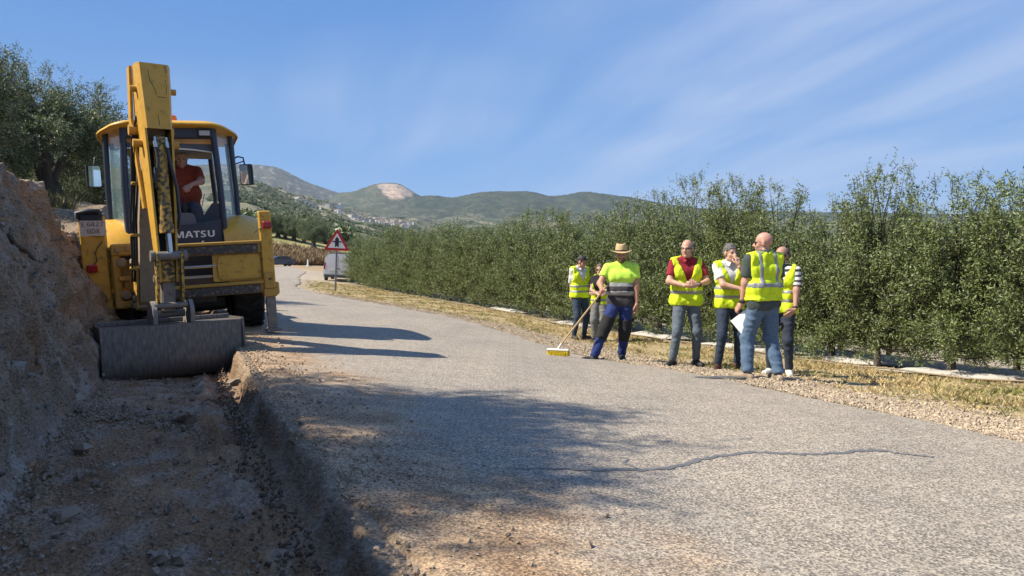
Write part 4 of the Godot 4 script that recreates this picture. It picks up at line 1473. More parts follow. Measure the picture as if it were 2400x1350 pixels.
	var wl := put("work_light", b.mesh(true), black, D)
	b = Build.new()
	b.box(Vector3(0.385, 2.835, -0.50), Vector3(0.525, 2.905, -0.492), 0.004)
	put("lens", b.mesh(true), cream, wl)
	b = Build.new()
	b.prism(rounded([Vector2(-0.58, 2.66), Vector2(0.55, 2.62), Vector2(0.55, 2.74), Vector2(-0.58, 2.76)], 0.02), -1.5, -0.70)
	put("headlining", b.mesh(true), grey, D)
	b = Build.new()
	b.tube([Vector3(-0.56, 2.68, -0.68), Vector3(-0.1, 2.685, -0.66), Vector3(0.3, 2.655, -0.66), Vector3(0.55, 2.62, -0.68)], [0.012, 0.012, 0.012, 0.012], 6)
	put("window_edge", b.mesh(), white, D)
	b = Build.new()
	b.box(Vector3(-0.30, 2.38, -2.20), Vector3(0.22, 2.70, -2.15), 0.02)
	put("sun_visor", b.mesh(true), mat(Color(0.006, 0.006, 0.007), 0.8), D)
	# roof: a shallow shell with drooping rim
	b = Build.new()
	var outline := rounded([Vector2(-0.66, -0.42), Vector2(0.66, -0.42), Vector2(0.93, -0.95), Vector2(0.93, -2.05), Vector2(0.68, -2.5), Vector2(-0.68, -2.5), Vector2(-0.93, -2.05), Vector2(-0.93, -0.95)], 0.16, 5)
	var ctr := Vector2(0, -1.45)
	var rings := [[1.0, 2.985], [1.015, 2.995], [1.0, 3.025], [0.90, 3.055], [0.7, 3.075], [0.35, 3.085], [0.02, 3.09]]
	var rp3 := PackedVector3Array()
	for r in rings:
		for k in outline.size() + 1:
			var p: Vector2 = ctr + (outline[k % outline.size()] - ctr) * r[0]
			var dip := 0.10 * pow(absf(p.x) / 0.95, 3.0) * (1.0 if r[0] > 0.5 else 0.0)
			rp3.append(Vector3(p.x, r[1] - dip, p.y))
	b.grid(rings.size(), outline.size() + 1, rp3, PackedColorArray(), true)
	var under := PackedVector2Array()
	for p in outline: under.append(Vector2(p.x * 0.98, p.y))
	var idx := Geometry2D.triangulate_polygon(under)
	for k in range(0, idx.size(), 3):
		var q := []
		for j in 3:
			var p := under[idx[k + j]]
			q.append(Vector3(p.x, 2.985 - 0.10 * pow(absf(p.x) / 0.95, 3.0), p.y))
		b.triangle(q[0], q[1], q[2])
	put("cab_roof", b.mesh(), yellow, D)
	b = Build.new()
	b.lathe(Vector3(0.06, 3.05, -0.95), Vector3.UP, [Vector2(0.07, 0.0), Vector2(0.07, 0.03), Vector2(0.062, 0.035), Vector2(0.060, 0.10), Vector2(0.045, 0.135), Vector2(0.0, 0.148)], 20)
	put("beacon", b.mesh(true), amber, D)
	# inside: seat, console, levers, steering column
	b = Build.new()
	b.box(Vector3(-0.26, 1.62, -1.40), Vector3(0.26, 1.76, -0.92), 0.05)
	b.box(Vector3(-0.25, 1.70, -1.52), Vector3(0.25, 2.30, -1.38), 0.05)
	b.box(Vector3(-0.15, 1.28, -1.3), Vector3(0.15, 1.63, -1.0), 0.03)
	put("seat", b.mesh(true), black, D)
	b = Build.new()
	b.prism(rounded([Vector2(-0.20, 1.57), Vector2(0.26, 1.57), Vector2(0.245, 1.70), Vector2(0.21, 1.755), Vector2(-0.15, 1.755), Vector2(-0.19, 1.70)], 0.03), -0.80, -0.64)
	var con := put("console", b.mesh(true), grey, D)
	for x in [-0.08, 0.12]:
		b = Build.new()
		var prof := []
		for k in 9: prof.append(Vector2((0.068 if k % 2 == 0 else 0.052) * (1.0 - k * 0.055), k * 0.017))
		prof.append(Vector2(0.0, 0.15))
		b.lathe(Vector3(x, 1.75, -0.72), Vector3.UP, prof, 14)
		put("lever_boot", b.mesh(true), black, con)
		b = Build.new()
		b.tube([Vector3(x, 1.88, -0.72), Vector3(x + (0.02 if x > 0 else -0.03), 2.06, -0.74)], [0.009, 0.008], 6)
		b.lathe(Vector3(x + (0.02 if x > 0 else -0.03), 2.05, -0.74), Vector3.UP, [Vector2(0.012, 0), Vector2(0.024, 0.025), Vector2(0.02, 0.055), Vector2(0, 0.062)], 10)
		put("control_lever", b.mesh(true), black, con)
	b = Build.new()
	b.tube([Vector3(0.30, 1.30, -1.95), Vector3(0.32, 1.78, -1.82), Vector3(0.20, 2.02, -1.75)], [0.05, 0.045, 0.035], 8)
	var ring := []
	var rr := []
	for k in 25:
		var a := TAU * k / 24.0
		ring.append(Vector3(0.12 + 0.2 * cos(a), 2.02 + 0.10 * sin(a), -1.72 + 0.17 * sin(a)))
		rr.append(0.014)
	b.tube(ring, rr, 6)
	put("steering_wheel", b.mesh(), black, D)
	b = Build.new()
	b.prism(rounded([Vector2(0.34, 1.30), Vector2(0.60, 1.30), Vector2(0.62, 1.92), Vector2(0.52, 1.95), Vector2(0.36, 1.72)], 0.05), -1.9, -1.35)
	put("side_console", b.mesh(true), grey, D)

func arm(D: Node3D, yellow: Material, scuffed: Material, rubbed: Material, dusty: Material, steel: Material, greasy: Material, chrome: Material, black: Material, hose: Material, rail: Material) -> void:
	var T := arm_frame()
	var b: Build
	# carriage on the rails and the swing post
	b = Build.new()
	b.box(Vector3(-0.80, 0.50, 0.09), Vector3(-0.16, 0.60, 0.16), 0.02)
	b.box(Vector3(-0.80, 1.18, 0.09), Vector3(-0.16, 1.34, 0.16), 0.02)
	b.box(Vector3(-0.80, 0.58, 0.09), Vector3(-0.70, 1.20, 0.15), 0.02)
	b.box(Vector3(-0.24, 0.58, 0.09), Vector3(-0.16, 1.20, 0.15), 0.02)
	b.box(Vector3(-0.72, 0.86, 0.10), Vector3(-0.46, 0.92, 0.20), 0.012)
	var car := put("carriage", b.mesh(true), scuffed, D)
	for p in [[-0.68, 1.10, 0.06], [-0.66, 0.68, 0.06], [-0.72, 1.26, 0.03], [-0.60, 1.27, 0.03]]:
		b = Build.new()
		b.lathe(Vector3(p[0], p[1], 0.15), Vector3.BACK, [Vector2(p[2], 0.0), Vector2(p[2], 0.025), Vector2(p[2] * 0.8, 0.032), Vector2(0, 0.032)], 16)
		put("boss", b.mesh(true), dusty, car)
	for x in [-0.62, -0.30]:
		b = Build.new()
		b.rod(Vector3(x, 0.80, -0.35), Vector3(x, 0.80, 0.12), 0.055, 12)
		put("swing_ram", b.mesh(true), scuffed, car)
	b = Build.new()
	b.box(Vector3(-0.16, 0.50, -0.02), Vector3(0.16, 0.58, 0.30), 0.02, T)
	b.box(Vector3(-0.15, 1.06, -0.02), Vector3(0.15, 1.14, 0.26), 0.02, T)
	b.rod(T * Vector3(0, 0.46, 0.04), T * Vector3(0, 1.2, 0.04), 0.075, 16)
	put("swing_post", b.mesh(true), dusty, D)
	# boom: a curved box, dusty brown back face
	b = Build.new()
	var prof := [Vector2(0.14, 0.56), Vector2(0.34, 0.54), Vector2(0.50, 1.10), Vector2(0.70, 1.70), Vector2(1.02, 2.22), Vector2(1.44, 2.50), Vector2(1.50, 2.68), Vector2(1.34, 2.76), Vector2(0.86, 2.52), Vector2(0.46, 1.90), Vector2(0.26, 1.25)]
	b = side_plate(prof, -0.095, 0.095, T, 0.08)
	put("boom", b.mesh(true), dusty, D)
	for sx in [-1.0, 1.0]:
		b = side_plate([Vector2(0.10, 0.50), Vector2(0.30, 0.48), Vector2(0.46, 1.05), Vector2(0.40, 1.12), Vector2(0.20, 1.02)], sx * 0.115 - 0.014, sx * 0.115 + 0.014, T, 0.05)
		put("boom_foot", b.mesh(true), scuffed, D)
		b = Build.new()
		b.rod(T * Vector3(sx * 0.09, 0.62, 0.22), T * Vector3(sx * 0.16, 0.62, 0.22), 0.05, 14)
		put("pin", b.mesh(true), greasy, D)
	# boom ram on the machine side
	b = Build.new()
	b.rod(T * Vector3(0, 1.05, 0.10), T * Vector3(0, 1.9, 0.40), 0.06, 14)
	b.rod(T * Vector3(0, 1.9, 0.40), T * Vector3(0, 2.35, 0.72), 0.035, 12)
	put("boom_ram", b.mesh(true), scuffed, D)
	# dipper: flared box above, two side plates below with the bucket ram between them
	# measured along y; half width and the z of its outer and inner faces
	var stations := [[3.30, 0.178, 1.52, 1.30], [3.05, 0.170, 1.58, 1.20], [2.75, 0.155, 1.62, 1.12], [2.56, 0.145, 1.64, 1.12]]
	b = Build.new()
	for k in stations.size() - 1:
		var s: Array = stations[k]
		var e: Array = stations[k + 1]
		var q := func(st, sx, outer): return T * Vector3(sx * st[1] * (0.80 if outer else 1.0), st[0], st[2] if outer else st[3])
		var mid := func(st, sx): return T * Vector3(sx * st[1], st[0], st[2] - 0.07)
		b.quad(q.call(s, -1, true), q.call(s, 1, true), q.call(e, 1, true), q.call(e, -1, true))
		for sx in [-1.0, 1.0]:
			if sx < 0:
				b.quad(mid.call(s, sx), q.call(s, sx, true), q.call(e, sx, true), mid.call(e, sx))
				b.quad(q.call(s, sx, false), mid.call(s, sx), mid.call(e, sx), q.call(e, sx, false))
			else:
				b.quad(q.call(s, sx, true), mid.call(s, sx), mid.call(e, sx), q.call(e, sx, true))
				b.quad(mid.call(s, sx), q.call(s, sx, false), q.call(e, sx, false), mid.call(e, sx))
		b.quad(q.call(s, 1, false), q.call(s, -1, false), q.call(e, -1, false), q.call(e, 1, false))
	b.box(Vector3(-0.16, 3.28, 1.28), Vector3(0.16, 3.30, 1.50), 0.005, T)
	var dip := put("dipper", b.mesh(), yellow, D)
	for sx in [-1.0, 1.0]:
		# outer cheek strips with a dark groove beside them, as welded flanges
		b = Build.new()
		var cheek := [[3.30, 0.182, 1.30, 1.14], [2.75, 0.168, 1.14, 0.98], [2.45, 0.15, 1.14, 1.02], [1.7, 0.12, 1.36, 1.24]]
		for k in 3:
			var s: Array = cheek[k]
			var e: Array = cheek[k + 1]
			var P := func(st, z, off): return T * Vector3(sx * (st[1] + off), st[0], z)
			var fl := [P.call(s, s[2], 0.03), P.call(s, s[3], 0.03), P.call(e, e[3], 0.03), P.call(e, e[2], 0.03)]
			var fi := [P.call(s, s[2], 0.0), P.call(s, s[3], 0.0), P.call(e, e[3], 0.0), P.call(e, e[2], 0.0)]
			if sx < 0:
				b.quad(fl[0], fl[3], fl[2], fl[1])
				b.quad(fi[0], fi[3], fl[3], fl[0])
				b.quad(fl[1], fl[2], fi[2], fi[1])
			else:
				b.quad(fl[0], fl[1], fl[2], fl[3])
				b.quad(fi[0], fl[0], fl[3], fi[3])
				b.quad(fl[1], fi[1], fi[2], fl[2])
		put("flange", b.mesh(), yellow, dip)
		# side plates of the lower dipper
		b = Build.new()
		var low := [[2.56, 0.145, 1.64, 1.12], [2.2, 0.134, 1.68, 1.24], [1.6, 0.115, 1.72, 1.40], [1.15, 0.10, 1.74, 1.50], [0.86, 0.095, 1.72, 1.54]]
		for k in 4:
			var s: Array = low[k]
			var e: Array = low[k + 1]
			for off in [0.0, -0.022]:
				var A: Vector3 = T * Vector3(sx * (s[1] + off), s[0], s[2])
				var B: Vector3 = T * Vector3(sx * (s[1] + off), s[0], s[3])
				var C: Vector3 = T * Vector3(sx * (e[1] + off), e[0], e[3])
				var E: Vector3 = T * Vector3(sx * (e[1] + off), e[0], e[2])
				if (sx > 0) == (off == 0.0): b.quad(A, B, C, E)
				else: b.quad(A, E, C, B)
			# front edge closing the plate
			var f0: Vector3 = T * Vector3(sx * s[1], s[0], s[2])
			var f1: Vector3 = T * Vector3(sx * (s[1] - 0.022), s[0], s[2])
			var f2: Vector3 = T * Vector3(sx * (e[1] - 0.022), e[0], e[2])
			var f3: Vector3 = T * Vector3(sx * e[1], e[0], e[2])
			if sx > 0: b.quad(f1, f0, f3, f2)
			else: b.quad(f0, f1, f2, f3)
		put("side_plate", b.mesh(), yellow, dip)
	# gouges in the paint of the outer face, down to dark steel
	for g in [[[-0.06, 3.22], [-0.055, 3.10], [-0.03, 3.05], [-0.005, 2.98], [0.005, 2.94]], [[0.01, 2.92], [0.10, 2.915]], [[0.105, 3.12], [0.11, 3.02], [0.10, 2.96]], [[0.0, 2.72], [0.01, 2.60]], [[0.115, 3.28], [0.12, 3.2]]]:
		b = Build.new()
		var line := []
		var lr := []
		for q in g:
			var f: float = clampf((3.30 - q[1]) / 0.74, 0.0, 1.0)
			line.append(T * Vector3(q[0], q[1], lut([[2.56, 1.64], [2.75, 1.62], [3.05, 1.58], [3.30, 1.52]], q[1])))
			lr.append(0.0030)
		b.tube(line, lr, 5)
		put("scratch", b.mesh(), black, dip)
	# closing plate of the lower dipper behind the ram, and the filled tip
	b = Build.new()
	b.quad(T * Vector3(-0.14, 2.56, 1.22), T * Vector3(0.14, 2.56, 1.22), T * Vector3(0.085, 1.1, 1.52), T * Vector3(-0.085, 1.1, 1.52))
	put("inner_plate", b.mesh(), black, dip)
	b = Build.new()
	b.box(Vector3(-0.072, 0.86, 1.545), Vector3(0.072, 1.10, 1.70), 0.01, T)
	put("dipper_tip", b.mesh(true), rubbed, dip)
	# elbow pins and bolts
	for p in [[2.60, 1.18, 0.06], [3.02, 1.42, 0.035], [2.42, 1.42, 0.045]]:
		b = Build.new()
		b.rod(T * Vector3(-0.235, p[0], p[1]), T * Vector3(0.235, p[0], p[1]), p[2], 16)
		put("pin", b.mesh(true), scuffed, D)
	# dipper ram on top of the boom
	b = Build.new()
	b.rod(T * Vector3(-0.02, 1.30, 0.28), T * Vector3(-0.02, 2.35, 0.80), 0.055, 14)
	b.rod(T * Vector3(-0.02, 2.35, 0.80), T * Vector3(-0.02, 3.02, 1.22), 0.032, 12)
	put("dipper_ram", b.mesh(true), scuffed, D)
	# bucket ram: scuffed barrel, bright rod, hoses
	b = Build.new()
	b.rod(T * Vector3(0, 2.40, 1.60), T * Vector3(0, 1.42, 1.74), 0.068, 20)
	b.rod(T * Vector3(0, 1.50, 1.729), T * Vector3(0, 1.40, 1.743), 0.076, 20)
	b.rod(T * Vector3(-0.05, 2.42, 1.595), T * Vector3(0.05, 2.42, 1.595), 0.07, 16)
	var br := put("bucket_ram", b.mesh(true), rubbed, D)
	b = Build.new()
	b.rod(T * Vector3(0.012, 1.42, 1.74), T * Vector3(0.012, 1.16, 1.775), 0.034, 16)
	put("ram_rod", b.mesh(true), chrome, br)
	for s in [[-0.055, 2.46, -0.055, 2.36], [0.06, 2.46, 0.06, 2.36]]:
		b = Build.new()
		b.rod(T * Vector3(s[0], s[1], 1.66), T * Vector3(s[2], s[3], 1.69), 0.017, 10)
		b.rod(T * Vector3(s[0], s[1] - 0.05, 1.672), T * Vector3(s[2], s[3] - 0.02, 1.695), 0.025, 6)
		put("hose_fitting", b.mesh(true), chrome, br)
	for s in [[0.06, 0.118, 1.45], [-0.055, -0.10, 1.95]]:
		b = Build.new()
		b.tube([T * Vector3(s[0], 2.36, 1.69), T * Vector3(s[0] + 0.01, 2.2, 1.74), T * Vector3(s[1], 1.9, 1.78), T * Vector3(s[1] + 0.01, s[2] + 0.15, 1.80), T * Vector3(s[1], s[2], 1.77)], [0.018, 0.018, 0.018, 0.018, 0.018], 8)
		put("hose", b.mesh(), hose, br)
	# hoses along the left of the boom
	for k in 3:
		b = Build.new()
		var x := -0.125 - 0.03 * k
		b.tube([T * Vector3(x + 0.02, 0.85, 0.30), T * Vector3(x, 1.15, 0.52 + 0.03 * k), T * Vector3(x, 1.6, 0.62), T * Vector3(x, 2.1, 0.92), T * Vector3(x - 0.02, 2.5, 1.18), T * Vector3(x + 0.03, 2.75, 1.25)], [0.014, 0.014, 0.014, 0.014, 0.014, 0.014], 7)
		put("hose", b.mesh(), hose, D)
	for s in [[1.02, 0.44], [1.42, 0.60], [2.02, 0.90]]:
		b = Build.new()
		b.box(Vector3(-0.20, s[0] - 0.02, s[1] - 0.03), Vector3(-0.09, s[0] + 0.02, s[1] + 0.04), 0.01, T)
		put("hose_clamp", b.mesh(true), scuffed, D)
	# bucket linkage
	b = Build.new()
	b.rod(T * Vector3(-0.155, 1.15, 1.77), T * Vector3(0.155, 1.15, 1.77), 0.05, 16)
	b.rod(T * Vector3(-0.185, 1.15, 1.77), T * Vector3(-0.145, 1.15, 1.77), 0.062, 12)
	b.rod(T * Vector3(0.145, 1.15, 1.77), T * Vector3(0.185, 1.15, 1.77), 0.062, 12)
	put("link_pin", b.mesh(true), greasy, D)
	for sx in [-1.0, 1.0]:
		b = side_plate([Vector2(1.72, 1.20), Vector2(1.83, 1.19), Vector2(1.80, 0.80), Vector2(1.74, 0.60), Vector2(1.66, 0.62), Vector2(1.70, 0.85)], sx * 0.125 - 0.014, sx * 0.125 + 0.014, T, 0.04)
		put("link", b.mesh(true), rubbed, D)
	b = Build.new()
	b.rod(T * Vector3(-0.14, 0.90, 1.62), T * Vector3(0.14, 0.90, 1.62), 0.04, 14)
	b.rod(T * Vector3(-0.17, 0.60, 1.72), T * Vector3(0.17, 0.60, 1.72), 0.036, 14)
	b.rod(T * Vector3(-0.17, 0.50, 1.56), T * Vector3(0.17, 0.50, 1.56), 0.045, 14)
	b.box(Vector3(-0.07, 0.52, 1.50), Vector3(0.07, 0.95, 1.66), 0.015, T)
	put("coupler", b.mesh(true), greasy, D)
	# the wide grading bucket, its back towards the road behind the machine
	var W := 0.72
	var outline := [Vector2(1.22, 0.375), Vector2(1.80, 0.395), Vector2(1.802, 0.39), Vector2(1.812, 0.20), Vector2(1.820, 0.02), Vector2(1.805, -0.09), Vector2(1.73, -0.19), Vector2(1.60, -0.235), Vector2(1.36, -0.25), Vector2(1.10, -0.245)]
	var B := Transform3D(T.basis, T * Vector3(0.02, 0, 0))
	b = Build.new()
	var rp := PackedVector3Array()
	var xs := [-W, -W * 0.5, 0.0, W * 0.5, W]
	for o in outline:
		for x in xs: rp.append(B * Vector3(x, o.y, o.x))
	b.grid(2, xs.size(), rp.slice(0, 2 * xs.size()), PackedColorArray())
	b.grid(outline.size() - 1, xs.size(), rp.slice(xs.size()), PackedColorArray())
	var inner := PackedVector3Array()
	for o in outline:
		for x in xs: inner.append(B * Vector3(x, lerpf(o.y, 0.05, 0.06), lerpf(o.x, 1.4, 0.06)))
	b.grid(outline.size(), xs.size(), inner, PackedColorArray(), true)
	var bk := put("bucket", b.mesh(), steel, D)
	for sx in [-1.0, 1.0]:
		b = side_plate([Vector2(1.20, 0.40), Vector2(1.815, 0.415), Vector2(1.85, 0.22), Vector2(1.855, 0.05), Vector2(1.83, -0.09), Vector2(1.745, -0.205), Vector2(1.61, -0.255), Vector2(1.36, -0.27), Vector2(1.08, -0.26), Vector2(1.14, 0.05)], sx * W - 0.012, sx * W + 0.012, B, 0.03)
		put("bucket_side", b.mesh(true), steel, bk)
		b = side_plate([Vector2(1.36, 0.37), Vector2(1.40, 0.52), Vector2(1.52, 0.64), Vector2(1.70, 0.66), Vector2(1.80, 0.55), Vector2(1.775, 0.37)], sx * 0.19 - 0.022, sx * 0.19 + 0.022, B, 0.05)
		put("bucket_ear", b.mesh(true), mat(Color(0.23, 0.215, 0.195), 0.7, 0.2), bk)
	b = Build.new()
	b.box(Vector3(-W, 0.378, 1.20), Vector3(W, 0.43, 1.24), 0.006, B)
	b.box(Vector3(-W, -0.275, 1.02), Vector3(W, -0.245, 1.16), 0.005, B)
	put("bucket_lip", b.mesh(true), steel, bk)

# ---------------------------------------------------------------- people
# A field of tapered capsules and ellipsoids joined smoothly, meshed as surface nets.
class Field:
	var prims := []
	var planes := []          # [normal, offset]: kept where n.p <= offset
	var k := 0.03
	func cap(a: Vector3, ra: float, b: Vector3, rb: float, fz := 1.0, flat := false) -> void:
		prims.append([0, a, ra, b, rb, fz, flat])
	func egg(c: Vector3, r: Vector3) -> void:
		prims.append([1, c, 0.0, r, 0.0, 1.0, false])

func net(b: Build, F: Field, cell: float, post = null, paint = null, x := Transform3D.IDENTITY, fold := 0.0, fold_f := Vector3.ONE) -> void:
	var lo := Vector3.ONE * 1e9
	var hi := -lo
	for p in F.prims:
		if p[0] == 0:
			var r: float = maxf(p[2], p[4])
			lo = lo.min((p[1] as Vector3).min(p[3]) - Vector3.ONE * r)
			hi = hi.max((p[1] as Vector3).max(p[3]) + Vector3.ONE * r)
		else:
			lo = lo.min(p[1] - p[3])
			hi = hi.max(p[1] + p[3])
	for pl in F.planes:
		var n: Vector3 = pl[0]
		if n.is_equal_approx(Vector3.DOWN): lo.y = maxf(lo.y, -pl[1])
		elif n.is_equal_approx(Vector3.UP): hi.y = minf(hi.y, pl[1])
	lo -= Vector3.ONE * cell * 2.0
	hi += Vector3.ONE * cell * 2.0
	var nx := int((hi.x - lo.x) / cell) + 2
	var ny := int((hi.y - lo.y) / cell) + 2
	var nz_ := int((hi.z - lo.z) / cell) + 2
	var g := PackedFloat32Array()
	g.resize(nx * ny * nz_)
	g.fill(0.5)
	var kk := F.k
	for p in F.prims:
		var a: Vector3 = p[1]
		var c: Vector3 = p[3]
		var ra: float = p[2]
		var rb: float = p[4]
		var fz: float = p[5]
		var flat: bool = p[6]
		var box_lo: Vector3
		var box_hi: Vector3
		var pad := kk + cell * 2.0
		if p[0] == 0:
			var r := maxf(ra, rb) + pad
			box_lo = a.min(c) - Vector3.ONE * r
			box_hi = a.max(c) + Vector3.ONE * r
		else:
			box_lo = a - c - Vector3.ONE * pad
			box_hi = a + c + Vector3.ONE * pad
		var i0 := maxi(0, int((box_lo.x - lo.x) / cell))
		var i1 := mini(nx - 1, int((box_hi.x - lo.x) / cell) + 1)
		var j0 := maxi(0, int((box_lo.y - lo.y) / cell))
		var j1 := mini(ny - 1, int((box_hi.y - lo.y) / cell) + 1)
		var k0 := maxi(0, int((box_lo.z - lo.z) / cell))
		var k1 := mini(nz_ - 1, int((box_hi.z - lo.z) / cell) + 1)
		var az := Vector3(a.x, a.y, a.z / fz)
		var ab := Vector3(c.x, c.y, c.z / fz) - az
		var L2 := maxf(ab.length_squared(), 1e-9)
		var L := sqrt(L2)
		var inv := 1.0 / L2
		var dr := rb - ra
		var soft := 0.5 + 0.5 * fz
		var rmin := minf(c.x, minf(c.y, c.z))
		for kz in range(k0, k1 + 1):
			var pz := lo.z + kz * cell
			for jy in range(j0, j1 + 1):
				var py := lo.y + jy * cell
				var o := nx * (jy + ny * kz)
				for ix in range(i0, i1 + 1):
					var d: float
					if p[0] == 0:
						var pa := Vector3(lo.x + ix * cell, py, pz / fz) - az
						var t := pa.dot(ab) * inv
						var tc := clampf(t, 0.0, 1.0)
						if flat and t > 1.0:
							d = maxf((pa - ab * t).length() - rb, (t - 1.0) * L)
						else: d = ((pa - ab * tc).length() - ra - dr * tc) * soft
					else:
						d = (((Vector3(lo.x + ix * cell, py, pz) - a) / c).length() - 1.0) * rmin
					var e := g[o + ix]
					var h := kk - absf(e - d)
					if h > 0.0: g[o + ix] = minf(e, d) - h * h / (4.0 * kk)
					elif d < e: g[o + ix] = d
	if F.planes.size() or post != null:
		for kz in nz_:
			for jy in ny:
				var o := nx * (jy + ny * kz)
				for ix in nx:
					if g[o + ix] > 0.08: continue
					var q := lo + Vector3(ix, jy, kz) * cell
					var e := g[o + ix]
					for pl in F.planes: e = maxf(e, (pl[0] as Vector3).dot(q) - pl[1])
					if post != null: e = post.call(q, e)
					g[o + ix] = e
	# one vertex in each crossed cell
	var at := PackedInt32Array()
	at.resize(nx * ny * nz_)
	at.fill(-1)
	var first := b.v.size()
	var sx := nx
	var sz := nx * ny
	var off := [0, 1, sx, sx + 1, sz, sz + 1, sz + sx, sz + sx + 1]
	var edges := [[0, 1], [2, 3], [4, 5], [6, 7], [0, 2], [1, 3], [4, 6], [5, 7], [0, 4], [1, 5], [2, 6], [3, 7]]
	var pv := PackedVector3Array()
	for kz in nz_ - 1:
		for jy in ny - 1:
			var o := sx * jy + sz * kz
			for ix in nx - 1:
				var i := o + ix
				var g0 := g[i]
				if absf(g0) > cell * 3.0: continue
				var s := g0 < 0.0
				if s == (g[i + 1] < 0.0) and s == (g[i + sx] < 0.0) and s == (g[i + sx + 1] < 0.0) and s == (g[i + sz] < 0.0) and s == (g[i + sz + 1] < 0.0) and s == (g[i + sz + sx] < 0.0) and s == (g[i + sz + sx + 1] < 0.0): continue
				var sum := Vector3.ZERO
				var cnt := 0
				for e in edges:
					var ga := g[i + off[e[0]]]
					var gb := g[i + off[e[1]]]
					if (ga < 0.0) != (gb < 0.0):
						var t := ga / (ga - gb)
						var m0: int = e[0]
						var m1: int = e[1]
						sum += Vector3(m0 & 1, (m0 >> 1) & 1, m0 >> 2).lerp(Vector3(m1 & 1, (m1 >> 1) & 1, m1 >> 2), t)
						cnt += 1
				at[i] = pv.size()
				pv.append(lo + (Vector3(ix, jy, kz) + sum / cnt) * cell)
	var idx := PackedInt32Array()
	for kz in range(1, nz_ - 1):
		for jy in range(1, ny - 1):
			var o := sx * jy + sz * kz
			for ix in range(1, nx - 1):
				var i := o + ix
				if at[i] < 0: continue
				var s := g[i] < 0.0
				if s != (g[i + 1] < 0.0): _face(idx, at, i, i - sx, i - sx - sz, i - sz, s)
				if s != (g[i + sx] < 0.0): _face(idx, at, i, i - sz, i - sz - 1, i - 1, s)
				if s != (g[i + sz] < 0.0): _face(idx, at, i, i - 1, i - 1 - sx, i - sx, s)
	if fold > 0.0:
		var nn := PackedVector3Array()
		nn.resize(pv.size())
		for t in range(0, idx.size(), 3):
			var n := (pv[idx[t + 2]] - pv[idx[t]]).cross(pv[idx[t + 1]] - pv[idx[t]])
			nn[idx[t]] += n; nn[idx[t + 1]] += n; nn[idx[t + 2]] += n
		for i in pv.size():
			var q := pv[i] * fold_f
			pv[i] += nn[i].normalized() * fold * (nf.get_noise_3dv(q) * 1.2 + 0.5 * nz.get_noise_3dv(q * 0.6 + Vector3(4, 9, 2)))
	for p in pv:
		b.col = paint.call(p) if paint != null else Color(1, 1, 1)
		b.point(x * p)
	for i in idx: b.ix.append(first + i)

func _face(idx: PackedInt32Array, at: PackedInt32Array, a: int, b: int, c: int, d: int, s: bool) -> void:
	var q := [at[a], at[b], at[c], at[d]]
	if q.min() < 0: return
	if s: idx.append_array(PackedInt32Array([q[0], q[2], q[1], q[0], q[3], q[2]]))
	else: idx.append_array(PackedInt32Array([q[0], q[1], q[2], q[0], q[2], q[3]]))

func bend(a: Vector3, b: Vector3, l1: float, l2: float, pole: Vector3) -> Vector3:
	var d := a.distance_to(b)
	var dir := (b - a) / d
	d = minf(d, (l1 + l2) * 0.999)
	var x := (l1 * l1 - l2 * l2 + d * d) / (2.0 * d)
	var h := sqrt(maxf(0.0, l1 * l1 - x * x))
	var side := (pole - dir * pole.dot(dir)).normalized()
	return a + dir * x + side * h

func cloth(c: Color, sd: int, vary := 0.18, scale := 3.0, rough := 0.9) -> StandardMaterial3D:
	var m := mat(c, rough)
	m.albedo_texture = cloth_tex(sd)
	m.rim_enabled = true
	m.rim = 0.25
	m.rim_tint = 0.6
	return tri_own(m, scale)

func cloth_tex(sd: int) -> Texture2D:
	var key := "cloth%d" % (sd % 3)
	if not M.has(key): M[key] = noise_tex(256, [0.012, 0.02, 0.03][sd % 3], 4, [[0.0, Color(0.68, 0.68, 0.69)], [0.5, Color(0.95, 0.95, 0.95)], [1.0, Color(1.12, 1.12, 1.1)]], FastNoiseLite.TYPE_SIMPLEX, 70 + sd % 3)
	return M[key]

